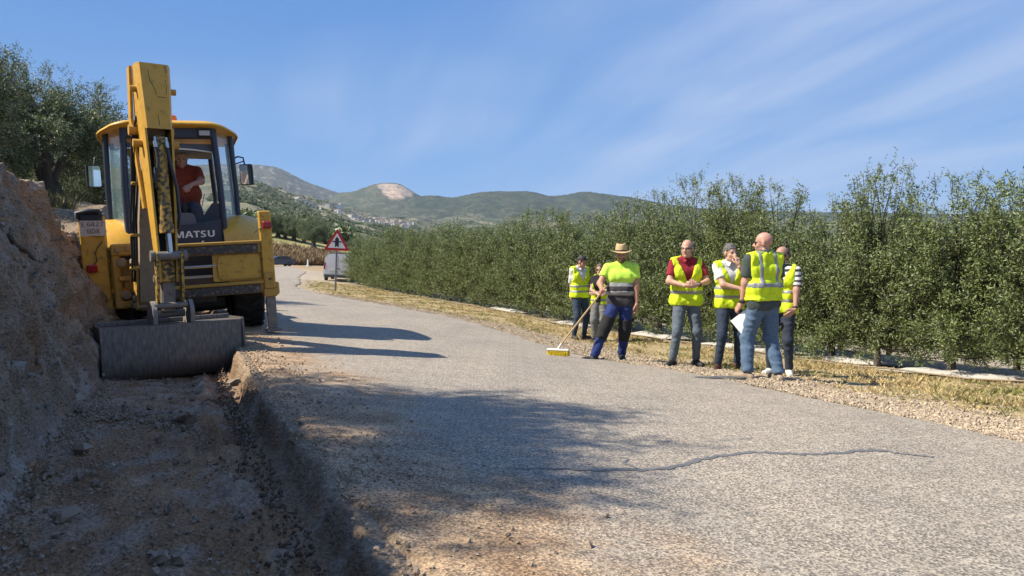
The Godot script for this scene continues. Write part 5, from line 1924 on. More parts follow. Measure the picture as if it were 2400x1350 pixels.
# fingers: wrist, direction of the palm, side the palm faces, side of the thumb, curl of the fingers
func hand(b: Build, wr: Vector3, fd: Vector3, pn: Vector3, th: Vector3, curl: float, skin: Color, thumb_in := 0.3, s := 1.0) -> void:
	fd = fd.normalized()
	pn = (pn - fd * pn.dot(fd)).normalized()
	th = (th - fd * th.dot(fd) - pn * th.dot(pn)).normalized()
	var F := Field.new()
	F.k = 0.010
	F.cap(wr - fd * 0.03, 0.026 * s, wr + fd * 0.03, 0.026 * s)
	var across := [0.030, 0.010, -0.010, -0.028]
	var lens := [0.072, 0.080, 0.074, 0.058]
	for i in 4:
		var kn: Vector3 = wr + (fd * (0.092 - 0.004 * absf(i - 1)) + th * across[i]) * s
		F.cap(wr + (fd * 0.02 + th * across[i] * 0.7) * s, 0.017 * s, kn, 0.0125 * s)
		var dir := fd
		var p := kn
		var c := curl * (0.85 + 0.12 * i)
		for j in 3:
			dir = (dir * cos(c * [0.7, 1.0, 0.8][j]) + pn * sin(c * [0.7, 1.0, 0.8][j])).normalized()
			# keep turning about the finger's own hinge
			var q: Vector3 = p + dir * lens[i] * [0.46, 0.30, 0.24][j] * s
			F.cap(p, (0.0105 - 0.001 * j) * s, q, (0.0098 - 0.001 * j) * s)
			p = q
			var hinge := th
			pn = hinge.cross(dir) if (hinge.cross(dir)).dot(pn) > 0 else dir.cross(hinge)
			pn = pn.normalized()
		pn = (pn - fd * pn.dot(fd))
		# back to the palm's own facing for the next finger
		pn = th.cross(fd).normalized() if th.cross(fd).dot(_palm) > 0 else fd.cross(th).normalized()
	var t0 := wr + (fd * 0.022 + th * 0.024) * s
	var t1 := t0 + (fd * 0.030 + th * 0.030 + pn * 0.012) * s
	var t2 := t1 + (fd * 0.030 + th * 0.012 * (1.0 - thumb_in) + pn * 0.03 * thumb_in) * s
	var t3 := t2 + (fd * 0.022 - th * 0.012 * thumb_in + pn * 0.02 * thumb_in) * s
	F.cap(t0, 0.016 * s, t1, 0.0135 * s)
	F.cap(t1, 0.0125 * s, t2, 0.011 * s)
	F.cap(t2, 0.011 * s, t3, 0.009 * s)
	net(b, F, 0.0058, null, func(_p): return skin)

var _palm := Vector3.ZERO

func grip(b: Build, wr: Vector3, fd: Vector3, pn: Vector3, th: Vector3, curl: float, skin: Color, thumb_in := 0.3) -> void:
	_palm = pn
	hand(b, wr, fd, pn, th, curl, skin, thumb_in)

# S holds the pose and the clothes; everything is laid out for a body 1.8 m tall, front +z, its left +x
func person(S: Dictionary) -> Node3D:
	var root: Node3D = S.root
	var skin: Color = S.get("skin", Color(0.46, 0.27, 0.19))
	var belly: float = S.get("belly", 0.0)
	var wide: float = S.get("wide", 1.0)
	var sit: bool = S.get("sit", false)
	var hipy: float = S.get("hip_y", 0.94)
	var lean: Vector3 = S.get("lean", Vector3.ZERO)     # shift of the shoulders
	var H: Vector3 = Vector3(0, hipy, 0) + S.get("hip", Vector3.ZERO) as Vector3
	var top := H + Vector3(0, 0.535, 0) + lean            # shoulder line
	var J := {}
	var twist: float = S.get("twist", 0.0)
	for s in [1.0, -1.0]:
		var n := "L" if s > 0 else "R"
		J["sh" + n] = top + Vector3(s * 0.185 * wide, 0, 0).rotated(Vector3.UP, twist)
		J["hip" + n] = H + Vector3(s * 0.088, -0.02, 0)
		var w: Vector3 = S["wr" + n]
		J["el" + n] = bend(J["sh" + n], w, 0.295, 0.265, S.get("pole" + n, Vector3(s * 0.5, -0.2, -1)))
		var dv: Vector3 = w - J["el" + n]
		J["wr" + n] = J["el" + n] + dv.normalized() * 0.265
		var an: Vector3 = S["an" + n]
		J["kn" + n] = bend(J["hip" + n], an, 0.43, 0.43, S.get("knee" + n, Vector3(s * 0.12, 0, 1)))
		J["an" + n] = an
	var neck := top + Vector3(0, 0.05, -0.005)
	var hc: Vector3 = top + Vector3(0, 0.182, 0.025) + S.get("head_at", Vector3.ZERO)
	var hb := Basis(Vector3.UP, S.get("look", 0.0)) * Basis(Vector3.RIGHT, S.get("nod", 0.0)) * Basis(Vector3.BACK, S.get("tilt", 0.0))
	var hx := Transform3D(hb, hc)
	var torso := func(F: Field, add: float, loose: float):
		var m := H.lerp(top, 0.34)
		var ch := H.lerp(top, 0.72)
		F.cap(H + Vector3(-0.075 * wide, 0.0, -0.005), 0.112 + add + loose, H + Vector3(0.075 * wide, 0.0, -0.005), 0.112 + add + loose, 0.92)
		F.cap(m + Vector3(-0.065 * wide, 0, 0.02 * belly * 5.0), 0.102 + add + belly + loose, m + Vector3(0.065 * wide, 0, 0.02 * belly * 5.0), 0.102 + add + belly + loose, 0.90)
		F.cap(ch + Vector3(-0.085 * wide, 0, 0.012).rotated(Vector3.UP, twist), 0.118 + add + loose * 0.6, ch + Vector3(0.085 * wide, 0, 0.012).rotated(Vector3.UP, twist), 0.118 + add + loose * 0.6, 0.86)
		for sn in [J.shL, J.shR]: F.cap(neck + Vector3(0, 0.005, -0.01), 0.045 + add, neck.lerp(sn, 0.72) - Vector3(0, 0.005, 0), 0.048 + add)
		F.cap(top.lerp(J.shL, 0.72) - Vector3(0, 0.035, 0), 0.072 + add, top.lerp(J.shR, 0.72) - Vector3(0, 0.035, 0), 0.072 + add, 0.9)
	# ---- body: trunk, limbs, head and hands in one mesh
	var b := Build.new()
	b.colored = true
	var F := Field.new()
	F.k = 0.035
	torso.call(F, -0.012, 0.0)
	F.cap(neck - Vector3(0, 0.02, 0), 0.060, hc - Vector3(0, 0.08, 0.02), 0.054)
	for n in ["L", "R"]:
		var thick: float = S.get("arm", 1.0)
		F.cap(J["sh" + n] - Vector3(0, 0.012, 0), 0.047 * thick, J["el" + n], 0.043 * thick)
		F.cap(J["el" + n], 0.044 * thick, J["wr" + n], 0.028)
		F.cap(J["hip" + n], 0.088, J["kn" + n], 0.058)
		F.cap(J["kn" + n], 0.056, J["an" + n], 0.038)
	net(b, F, 0.0165, null, func(_p): return skin)
	_head(b, hx, S, skin)
	for n in ["L", "R"]:
		var fd: Vector3 = J["wr" + n] - J["el" + n]
		var hs: Dictionary = S.get("hand" + n, {})
		fd = hs.get("dir", fd)
		var inw := Vector3(-1 if n == "L" else 1, 0, 0)
		grip(b, J["wr" + n] + fd.normalized() * 0.012, fd, hs.get("palm", inw), hs.get("thumb", Vector3(0, 0.2, 1)), hs.get("curl", 0.42), skin, hs.get("thumb_in", 0.3))
	put("body", b.mesh(), M.skin, root)
	# ---- trousers
	var T: Dictionary = S.trousers
	F = Field.new()
	F.k = 0.03
	F.cap(H + Vector3(-0.075 * wide, 0.0, -0.005), 0.118, H + Vector3(0.075 * wide, 0.0, -0.005), 0.118, 0.92)
	F.cap(H + Vector3(-0.06 * wide, 0.06, 0.0), 0.104, H + Vector3(0.06 * wide, 0.06, 0.0), 0.104, 0.9)
	var lw: float = T.get("width", 0.0)
	for n in ["L", "R"]:
		F.cap(J["hip" + n], 0.103 + lw * 0.4, J["kn" + n], 0.070 + lw)
		F.cap(J["kn" + n], 0.069 + lw, J["an" + n] + Vector3(0, 0.005, 0), 0.053 + lw, 1.0, true)
	if not sit: F.planes.append([Vector3.UP, H.y + 0.11])
	b = Build.new()
	net(b, F, 0.015, null, null, Transform3D.IDENTITY, T.get("fold", 0.007), Vector3(6, 11, 6))
	var tr := put("trousers", b.mesh(), T.mat, root)
	if T.has("knee_mat"):
		for n in ["L", "R"]:
			var up: Vector3 = J["kn" + n].lerp(J["hip" + n], 0.42)
			var dn: Vector3 = J["kn" + n].lerp(J["an" + n], 0.40)
			var G := Field.new()
			G.k = 0.03
			G.cap(J["hip" + n], 0.113 + lw * 0.4, J["kn" + n], 0.083 + lw)
			G.cap(J["kn" + n], 0.082 + lw, J["an" + n], 0.066 + lw)
			var ax: Vector3 = (up - dn).normalized()
			G.planes = [[ax, ax.dot(up)], [-ax, -ax.dot(dn)], [Vector3(0, 0, -1).rotated(Vector3.UP, S.get("knee_turn" + n, 0.0)), -(J["kn" + n] as Vector3).rotated(Vector3.UP, -S.get("knee_turn" + n, 0.0)).z + 0.03]]
			b = Build.new()
			net(b, G, 0.012)
			put("knee_pad", b.mesh(), T.knee_mat, tr)
	# ---- shoes
	var P: Dictionary = S.shoes
	for n in ["L", "R"]:
		var a: Vector3 = J["an" + n]
		var fdir: Vector3 = (S.get("foot" + n, Vector3(0.25 if n == "L" else -0.25, 0, 1)) as Vector3).normalized()
		var lift: float = S.get("lift" + n, 0.0)
		F = Field.new()
		F.k = 0.03
		var g0 := a.y - 0.085
		F.cap(a + Vector3(0, -0.02, 0), 0.046, a - fdir * 0.045 + Vector3(0, -0.045, 0), 0.040)
		F.cap(a + fdir * 0.03 + Vector3(0, -0.035, 0), 0.044, a + fdir * 0.165 + Vector3(0, -0.052 + lift, 0), 0.037)
		F.cap(a - fdir * 0.05 + Vector3(0, -0.06, 0), 0.036, a + fdir * 0.16 + Vector3(0, -0.06 + lift, 0), 0.040)
		if P.get("boot", 0.0) > 0.0: F.cap(a, 0.05, a.lerp(J["kn" + n], 0.2), 0.052, 1.0, true)
		F.planes = [[Vector3.DOWN, -g0]]
		b = Build.new()
		b.colored = true
		var sole: Color = P.get("sole", P.color)
		var up_c: Color = P.color
		net(b, F, 0.0085, null, func(p): return sole if p.y < g0 + 0.022 else up_c)
		put("shoe", b.mesh(), M.shoe, root)
	# ---- shirt
	var C: Dictionary = S.shirt
	F = Field.new()
	F.k = 0.03
	torso.call(F, 0.010, C.get("loose", 0.010))
	F.cap(neck + Vector3(0, -0.035, 0), 0.068, neck + Vector3(0, C.get("collar", 0.008), 0.008), 0.064, 1.0, true)
	for n in ["L", "R"]:
		var end: float = C.get("sleeve", 0.62)
		var sh: Vector3 = J["sh" + n]
		if end <= 1.0:
			F.cap(sh - Vector3(0, 0.012, 0), 0.064 * S.get("arm", 1.0), sh.lerp(J["el" + n], end), 0.064 * S.get("arm", 1.0), 1.0, true)
		else:
			F.cap(sh - Vector3(0, 0.01, 0), 0.062, J["el" + n], 0.058)
			F.cap(J["el" + n], 0.058, (J["el" + n] as Vector3).lerp(J["wr" + n], end - 1.0), 0.052, 1.0, true)
	F.planes = [[Vector3.DOWN, -(H.y + C.get("hem", -0.02))]]
	var G2: Array = F.planes.duplicate()
	b = Build.new()
	b.colored = true
	var shirt_paint = C.get("paint", null)
	net(b, F, 0.0135, null, shirt_paint, Transform3D.IDENTITY, C.get("fold", 0.007), Vector3(6, 5, 6))
	var shirt := put("shirt", b.mesh(), C.mat, root)
	for band in C.get("bands", []):
		F.planes = G2 + [[Vector3.UP, H.y + band[1]], [Vector3.DOWN, -(H.y + band[0])]]
		var G := Field.new()
		G.k = 0.03
		torso.call(G, 0.016, C.get("loose", 0.010))
		G.planes = F.planes
		b = Build.new()
		net(b, G, 0.0135, null, null, Transform3D.IDENTITY, C.get("fold", 0.007), Vector3(6, 5, 6))
		put("reflective_band", b.mesh(), M.reflective, shirt)
	if C.has("collar_mat"):
		b = Build.new()
		for s in [1.0, -1.0]:
			var c0 := neck + Vector3(s * 0.005, 0.012, 0.085)
			var c1 := neck + Vector3(s * 0.068, 0.030, 0.030)
			var c2 := neck + Vector3(s * 0.095, -0.02, 0.045)
			var c3 := neck + Vector3(s * 0.050, -0.05, 0.115)
			if s > 0: b.quad(c0, c1, c2, c3)
			else: b.quad(c0, c3, c2, c1)
			var back := neck + Vector3(s * 0.05, 0.028, -0.06)
			var back2 := neck + Vector3(s * 0.075, -0.02, -0.075)
			if s > 0: b.quad(c1, back, back2, c2)
			else: b.quad(c1, c2, back2, back)
		put("collar", b.mesh(true), C.collar_mat, shirt)
	# ---- vest
	if S.has("vest"):
		var V: Dictionary = S.vest
		var loose: float = V.get("loose", 0.022)
		var lo: float = H.y + V.get("hem", -0.02)
		var vy: float = H.y + V.get("v", 0.26)
		var ov: float = V.get("open", 0.0)
		var half: float = V.get("half", 0.175) * wide
		var cutter := func(p: Vector3, e: float) -> float:
			# arm holes and the open neck in front
			e = maxf(e, absf(p.x - lean.x * sstep(H.y, top.y, p.y)) - (half + 0.28 * maxf(0.0, H.y + 0.30 - p.y)))
			var wdg := maxf(absf(p.x - lean.x) - ov - maxf(0.0, p.y - vy) * 0.42, 0.01 - (p.z - lean.z))
			if p.y > vy or ov > 0.0: e = maxf(e, -wdg)
			# round the neck
			e = maxf(e, 0.070 - Vector2(p.x - neck.x, p.z - neck.z).length() if p.y > neck.y - 0.01 else -1.0)
			return e
		F = Field.new()
		F.k = 0.03
		torso.call(F, 0.018, loose)
		F.cap(neck + Vector3(0, -0.05, -0.004), 0.080, neck + Vector3(0, 0.004, 0.0), 0.076, 1.0, true)
		for n in ["L", "R"]: F.cap(neck.lerp(J["sh" + n], 0.5) - Vector3(0, 0.01, 0), 0.066, J["sh" + n] - Vector3(0, 0.012, 0), 0.064 * S.get("arm", 1.0) + 0.020)
		F.planes = [[Vector3.DOWN, -lo]]
		b = Build.new()
		net(b, F, 0.0135, cutter, null, Transform3D.IDENTITY, V.get("fold", 0.014), Vector3(8, 3, 8))
		var vest := put("safety_vest", b.mesh(), M.hivis, root)
		for band in V.get("bands", []):
			var G := Field.new()
			G.k = 0.03
			torso.call(G, 0.0225, loose)
			G.planes = [[Vector3.UP, H.y + band[1]], [Vector3.DOWN, -(H.y + band[0])]]
			b = Build.new()
			net(b, G, 0.0135, cutter, null, Transform3D.IDENTITY, V.get("fold", 0.014), Vector3(8, 3, 8))
			put("reflective_band", b.mesh(), M.reflective, vest)
		if V.has("braces"):
			for s in [1.0, -1.0]:
				var G := Field.new()
				G.k = 0.03
				torso.call(G, 0.0225, loose)
				for n in ["L", "R"]: G.cap(neck.lerp(J["sh" + n], 0.5) - Vector3(0, 0.01, 0), 0.0705, J["sh" + n] - Vector3(0, 0.012, 0), 0.064 * S.get("arm", 1.0) + 0.0245)
				G.planes = [[Vector3.DOWN, -(H.y + V.braces)]]
				b = Build.new()
				net(b, G, 0.0135, func(p, e): return maxf(cutter.call(p, e), absf(p.x - s * 0.105) - 0.026), null, Transform3D.IDENTITY, V.get("fold", 0.014), Vector3(8, 3, 8))
				put("reflective_band", b.mesh(), M.reflective, vest)
		if not V.get("back", false) and ov == 0.0:
			b = Build.new()
			b.box(Vector3(-0.004, lo + 0.01, 0.0), Vector3(0.004, vy, 0.006), 0.002, Transform3D(Basis.IDENTITY, Vector3(0, 0, 0.150 + loose + belly)))
	# ---- hair, hat, glasses, watch
	_headwear(root, hx, S)
	for n in ["L", "R"]:
		if S.has("watch" + n):
			var w: Vector3 = J["wr" + n].lerp(J["el" + n], 0.10)
			var ax: Vector3 = (J["wr" + n] - J["el" + n]).normalized()
			b = Build.new()
			b.lathe(w - ax * 0.011, ax, [Vector2(0.028, 0.0), Vector2(0.036, 0.002), Vector2(0.036, 0.022), Vector2(0.028, 0.024)], 18)
			var face_dir: Vector3 = S["watch" + n]
			b.lathe(w + face_dir.normalized() * 0.030, face_dir, [Vector2(0.019, 0.0), Vector2(0.019, 0.010), Vector2(0.015, 0.013), Vector2(0.0, 0.013)], 14)
			put("wristwatch", b.mesh(true), M.blackish, root)
	for key in J: S[key] = J[key]
	S.hx = hx
	return root

func _head(b: Build, hx: Transform3D, S: Dictionary, skin: Color) -> void:
	var F := Field.new()
	F.k = 0.022
	var fat: float = S.get("face", 1.0)
	F.egg(Vector3(0, 0.040, -0.014), Vector3(0.077, 0.094, 0.096))
	F.egg(Vector3(0, -0.035, 0.022), Vector3(0.060 * fat, 0.082, 0.070))
	F.cap(Vector3(-0.040 * fat, -0.075, 0.010), 0.026, Vector3(0.0, -0.095, 0.066), 0.022)
	F.cap(Vector3(0.040 * fat, -0.075, 0.010), 0.026, Vector3(0.0, -0.095, 0.066), 0.022)
	F.cap(Vector3(-0.034, 0.026, 0.072), 0.013, Vector3(0.034, 0.026, 0.072), 0.013)
	F.cap(Vector3(-0.042, -0.022, 0.052), 0.020, Vector3(-0.036, -0.026, 0.056), 0.020)
	F.cap(Vector3(0.042, -0.022, 0.052), 0.020, Vector3(0.036, -0.026, 0.056), 0.020)
	F.cap(Vector3(0, -0.04, -0.02), 0.052, Vector3(0, -0.13, -0.02), 0.053)
	var G := F.prims.size()
	F.k = 0.016
	F.cap(Vector3(0, 0.014, 0.084), 0.009, Vector3(0, -0.026, 0.110), 0.0145)
	F.cap(Vector3(-0.013, -0.030, 0.088), 0.010, Vector3(0.013, -0.030, 0.088), 0.010)
	F.cap(Vector3(-0.018, -0.062, 0.078), 0.009, Vector3(0.018, -0.062, 0.078), 0.009)
	for s in [-1.0, 1.0]: F.egg(Vector3(s * 0.079, -0.004, -0.012), Vector3(0.011, 0.032, 0.020))
	var dark := skin * 0.55
	var lip := Color(skin.r * 0.85, skin.g * 0.55, skin.b * 0.55)
	var hair: Color = S.get("hair", Color(0.03, 0.025, 0.02))
	var beard: float = S.get("beard", 0.0)
	var paint := func(p: Vector3) -> Color:
		var c := skin
		var ax := absf(p.x)
		if beard > 0.0 and p.y < -0.030 and p.z > -0.005:
			var full := sstep(-0.028, -0.045, p.y) * sstep(-0.01, 0.012, p.z) * (1.0 if p.y < -0.072 or ax > 0.026 or p.y > -0.052 else 0.35)
			if p.z > 0.092 and p.y > -0.04: full = 0.0
			c = c.lerp(hair, full * beard)
		if p.z > 0.045:
			if absf(p.y - 0.031) < 0.0065 and ax > 0.012 and ax < 0.052: c = c.lerp(hair, 0.75)
			if absf(p.y - 0.010) < 0.0075 and ax > 0.017 and ax < 0.047: c = Color(0.035, 0.025, 0.02)
			if absf(p.y + 0.064) < 0.006 and ax < 0.024 and p.z > 0.07: c = c.lerp(lip, 0.85)
		return c
	net(b, F, 0.006, null, paint, hx)

func _headwear(root: Node3D, hx: Transform3D, S: Dictionary) -> void:
	var b: Build
	var style: String = S.get("hair_style", "short")
	if style != "none":
		var F := Field.new()
		F.k = 0.02
		var pad := 0.006
		F.egg(Vector3(0, 0.046, -0.018), Vector3(0.079 + pad, 0.096 + pad, 0.097 + pad))
		F.egg(Vector3(0, 0.0, -0.045), Vector3(0.074 + pad * 0.6, 0.08, 0.064 + pad))
		if style == "long":
			for s in [-1.0, 1.0]:
				F.cap(Vector3(s * 0.07, 0.02, -0.02), 0.03, Vector3(s * 0.085, -0.22, 0.02), 0.030)
			F.cap(Vector3(0, 0.0, -0.08), 0.06, Vector3(0, -0.22, -0.06), 0.06)
		if style == "long": F.planes = [[Vector3(0, -0.55, 1.0).normalized(), 0.018]]
		elif style == "sides": F.planes = [[Vector3(0, -1.0, 0.62).normalized(), 0.016], [Vector3(0, 1.0, 0.62).normalized(), 0.048]]
		else: F.planes = [[Vector3(0, -1.0, 0.95).normalized(), -0.004]]
		b = Build.new()
		net(b, F, 0.006, null, null, hx, 0.009, Vector3(22, 30, 40))
		put("hair", b.mesh(), cloth(S.get("hair", Color(0.03, 0.025, 0.02)), 1, 0.3, 12.0, 0.6), root)
	if S.get("hat", false):
		b = Build.new()
		var straw := cloth(Color(0.50, 0.365, 0.19), 2, 0.3, 6.0, 0.85)
		var seg := 40
		var crown := [[0.100, 0.062], [0.098, 0.075], [0.094, 0.12], [0.084, 0.162], [0.074, 0.176], [0.05, 0.172], [0.0, 0.160]]
		var pts := PackedVector3Array()
		for c in crown:
			for k in seg + 1:
				var a := TAU * k / seg
				pts.append(hx * Vector3(cos(a) * c[0] * 0.92, c[1] + 0.008 * sin(a * 2.0 + 0.8) * (1.0 if c[1] > 0.15 else 0.0), sin(a) * c[0] * 1.08 - 0.012))
		b.grid(crown.size(), seg + 1, pts, PackedColorArray(), true)
		var brim := [[0.098, 0.064], [0.130, 0.058], [0.155, 0.055], [0.178, 0.060], [0.179, 0.055], [0.155, 0.049], [0.130, 0.052], [0.098, 0.057]]
		pts = PackedVector3Array()
		for c in brim:
			for k in seg + 1:
				var a := TAU * k / seg
				var roll: float = 0.42 * pow(maxf(0.0, c[0] - 0.10), 1.1) * pow(absf(cos(a)), 2.0) - 0.22 * maxf(0.0, c[0] - 0.10) * pow(absf(sin(a)), 2.0)
				pts.append(hx * Vector3(cos(a) * c[0] * 0.95, c[1] + roll, sin(a) * c[0] * 1.05 - 0.012))
		b.grid(brim.size(), seg + 1, pts, PackedColorArray())
		var hat := put("straw_hat", b.mesh(), straw, root)
		b = Build.new()
		pts = PackedVector3Array()
		for c in [[0.1015, 0.064], [0.100, 0.082]]:
			for k in seg + 1:
				var a := TAU * k / seg
				pts.append(hx * Vector3(cos(a) * c[0] * 0.93, c[1], sin(a) * c[0] * 1.09 - 0.012))
		b.grid(2, seg + 1, pts, PackedColorArray(), true)
		put("hat_band", b.mesh(), M.blackish, hat)
	if S.has("glasses"):
		b = Build.new()
		for s in [-1.0, 1.0]:
			var ring := []
			var rr := []
			for k in 13:
				var a := TAU * k / 12.0
				ring.append(hx * Vector3(s * 0.032 + 0.025 * cos(a), 0.008 + 0.018 * sin(a), 0.098 - 0.25 * absf(s * 0.032 + 0.025 * cos(a))))
				rr.append(0.0019)
			b.tube(ring, rr, 5, false)
			b.tube([hx * Vector3(s * 0.056, 0.014, 0.084), hx * Vector3(s * 0.080, 0.014, 0.05), hx * Vector3(s * 0.084, 0.010, -0.01)], [0.003, 0.003, 0.003], 5)
		b.tube([hx * Vector3(-0.008, 0.012, 0.104), hx * Vector3(0.008, 0.012, 0.104)], [0.003, 0.003], 5)
		var gl := put("glasses", b.mesh(), M.blackish, root)
		if S.glasses == "sun":
			for s in [-1.0, 1.0]:
				b = Build.new()
				var ring := []
				for k in 12:
					var a := TAU * k / 12.0
					ring.append(hx * Vector3(s * 0.032 + 0.027 * cos(a), 0.006 + 0.021 * sin(a), 0.099 - 0.25 * absf(s * 0.032 + 0.027 * cos(a))))
				for k in range(1, 11): b.triangle(ring[0], ring[k + 1], ring[k])
				put("lens", b.mesh(), mat(Color(0.008, 0.008, 0.009), 0.08), gl)

func stand(u: float, v: float, v_top: float, yaw: float, label: String) -> Node3D:
	var p := on_ground(u, v)
	var tall := (v - v_top) / FOCAL * -p.z
	var r := thing("person", label, "person", p, yaw)
	r.scale = Vector3.ONE * tall / 1.76
	return r

func build_people() -> void:
	M.skin = vmat(0.55)
	M.skin.subsurf_scatter_enabled = true
	M.skin.subsurf_scatter_strength = 0.12
	M.shoe = vmat(0.6)
	M.blackish = mat(Color(0.012, 0.012, 0.013), 0.4)
	M.hivis = cloth(Color(0.62, 0.80, 0.012), 0, 0.1, 3.0, 0.75)
	M.reflective = mat(Color(0.27, 0.28, 0.285), 0.45, 0.2)
	var down := 0.80
	# --- sweeper in the straw hat
	var grey_silver := Color(0.27, 0.28, 0.285)
	var tee := func(p: Vector3) -> Color: return Color(0.56, 0.88, 0.085) if p.y > 1.22 else Color(0.034, 0.030, 0.038)
	var tee_mat := cloth(Color(1, 1, 1), 0, 0.1, 3.0, 0.8)
	tee_mat.vertex_color_use_as_albedo = true
	var r := stand(1454, 846, 580, -0.15, "bearded man in straw hat and lime work shirt sweeping with a broom")
	var A := {"root": r, "skin": Color(0.42, 0.22, 0.15), "wide": 1.12, "arm": 1.15, "belly": 0.02, "beard": 0.9, "hair": Color(0.05, 0.028, 0.018), "hat": true, "look": 0.05, "nod": 0.05,
		"wrL": Vector3(0.245, 0.80, 0.10), "wrR": Vector3(-0.275, 1.10, 0.34), "poleL": Vector3(0.7, 0, -0.9), "poleR": Vector3(-0.7, -0.9, -0.3), "hip": Vector3(0, -0.01, 0),
		"anL": Vector3(0.02, 0.085, -0.16), "anR": Vector3(-0.40, 0.085, 0.24), "footR": Vector3(-1.0, 0, 0.35), "kneeR": Vector3(-0.7, 0, 1), "footL": Vector3(0.12, 0, 1), "liftR": 0.02,
		"handR": {"dir": Vector3(-0.3, 0.1, 0.9), "palm": Vector3(0.55, -0.2, 0.2), "thumb": Vector3(0.1, 1, -0.1), "curl": 1.25, "thumb_in": 0.9}, "handL": {"curl": 0.5, "palm": Vector3(-0.9, 0, -0.4)},
		"trousers": {"mat": cloth(Color(0.014, 0.032, 0.15), 1), "knee_mat": cloth(Color(0.013, 0.013, 0.015), 2), "width": 0.014, "fold": 0.010}, "shoes": {"color": Color(0.022, 0.021, 0.02), "boot": 1.0},
		"shirt": {"mat": tee_mat, "paint": tee, "bands": [[0.225, 0.295], [0.095, 0.165]], "hem": -0.07, "loose": 0.02, "sleeve": 0.60}}
	person(A)
	# the broom he holds: from his right hand down to the road in front of him
	broom(r, A)
	# --- group to the right
	r = stand(1606, 858, 566, 0.05, "man in red polo, glasses and open-necked hi-vis vest clasping his hands")
	person({"root": r, "skin": Color(0.50, 0.285, 0.20), "belly": 0.012, "hair": Color(0.15, 0.14, 0.13), "hair_style": "sides", "look": -0.62, "nod": 0.02, "glasses": "clear",
		"wrL": Vector3(0.085, 1.165, 0.275), "wrR": Vector3(-0.085, 1.155, 0.275), "poleL": Vector3(1, -0.6, -0.5), "poleR": Vector3(-1, -0.6, -0.5),
		"handL": {"dir": Vector3(-0.9, 0.15, 0.25), "palm": Vector3(0, -0.3, -1), "thumb": Vector3(0, 1, 0.1), "curl": 0.5}, "handR": {"dir": Vector3(0.9, 0.1, 0.25), "palm": Vector3(0, -0.2, -1), "thumb": Vector3(0, 1, 0.1), "curl": 0.6},
		"anL": Vector3(0.16, 0.085, -0.02), "anR": Vector3(-0.19, 0.085, 0.02), "footR": Vector3(-0.7, 0, 0.8), "footL": Vector3(0.2, 0, 1), "watchL": Vector3(0.1, -0.3, 1),
		"trousers": {"mat": cloth(Color(0.105, 0.135, 0.17), 1)}, "shoes": {"color": Color(0.014, 0.014, 0.014)},
		"shirt": {"mat": cloth(Color(0.26, 0.012, 0.024), 0), "collar_mat": cloth(Color(0.24, 0.011, 0.022), 0), "sleeve": 0.72}, "vest": {"bands": [[0.085, 0.14]], "hem": -0.07, "v": 0.235, "loose": 0.03, "half": 0.21}})
	r = stand(1706, 866, 575, 0.10, "grey-haired man in white polo and hi-vis vest holding his fingers to his mouth")
	person({"root": r, "skin": Color(0.50, 0.30, 0.215), "hair": Color(0.115, 0.11, 0.104), "look": 0.25, "nod": 0.04, "head_at": Vector3(0, -0.005, 0.01),
		"wrL": Vector3(0.055, 1.475, 0.20), "wrR": Vector3(0.075, 1.16, 0.275), "poleL": Vector3(0.75, -1.0, 0.1), "poleR": Vector3(-1, -0.7, -0.2),
		"handL": {"dir": Vector3(-0.12, 0.92, -0.22), "palm": Vector3(-0.3, 0.1, -1), "thumb": Vector3(-1, 0.2, 0), "curl": 0.75}, "handR": {"dir": Vector3(0.9, 0.15, 0.1), "palm": Vector3(0, 0.2, -1), "thumb": Vector3(0, 1, 0.2), "curl": 0.35},
		"anL": Vector3(0.15, 0.085, -0.03), "anR": Vector3(-0.17, 0.085, 0.05), "footR": Vector3(-0.6, 0, 0.8), "footL": Vector3(0.15, 0, 1),
		"trousers": {"mat": cloth(Color(0.024, 0.040, 0.072), 1)}, "shoes": {"color": Color(0.075, 0.035, 0.022), "sole": Color(0.05, 0.03, 0.02)},
		"shirt": {"mat": cloth(Color(0.70, 0.70, 0.71), 0), "collar_mat": cloth(Color(0.72, 0.72, 0.73), 0), "sleeve": 0.66}, "vest": {"bands": [[0.075, 0.13], [0.20, 0.255]], "hem": -0.06, "v": 0.28, "loose": 0.02, "half": 0.21}})
	r = stand(1786, 890, 549, -2.88, "bald man seen from behind in hi-vis vest holding white papers")
	A = {"root": r, "skin": Color(0.50, 0.27, 0.20), "wide": 1.08, "arm": 1.1, "belly": 0.02, "hair": Color(0.16, 0.12, 0.10), "hair_style": "none", "beard": 0.5, "look": 0.85, "glasses": "sun",
		"wrL": Vector3(0.235, 0.90, 0.10), "wrR": Vector3(-0.27, 0.86, 0.10), "poleL": Vector3(0.6, 0, -1), "poleR": Vector3(-0.6, 0, -1), "hip": Vector3(0, 0, 0),
		"handL": {"dir": Vector3(0.15, -0.6, 0.62), "palm": Vector3(-0.8, -0.3, 0.1), "thumb": Vector3(0.1, 0.7, 0.7), "curl": 0.45},
		"anL": Vector3(0.16, 0.085, 0.06), "anR": Vector3(-0.16, 0.085, -0.10), "footL": Vector3(0.45, 0, 1), "footR": Vector3(-0.1, 0, 1), "watchL": Vector3(0.6, 0.3, -0.6),
		"trousers": {"mat": cloth(Color(0.085, 0.145, 0.235), 1), "width": 0.016, "fold": 0.010}, "shoes": {"color": Color(0.27, 0.21, 0.15), "sole": Color(0.36, 0.33, 0.27)},
		"shirt": {"mat": cloth(Color(0.052, 0.070, 0.068), 0), "sleeve": 0.76, "hem": -0.09, "loose": 0.016}, "vest": {"bands": [[0.185, 0.245]], "braces": 0.21, "hem": 0.03, "v": 0.30, "loose": 0.03, "half": 0.20, "back": true}}
	person(A)
	papers(r, A)
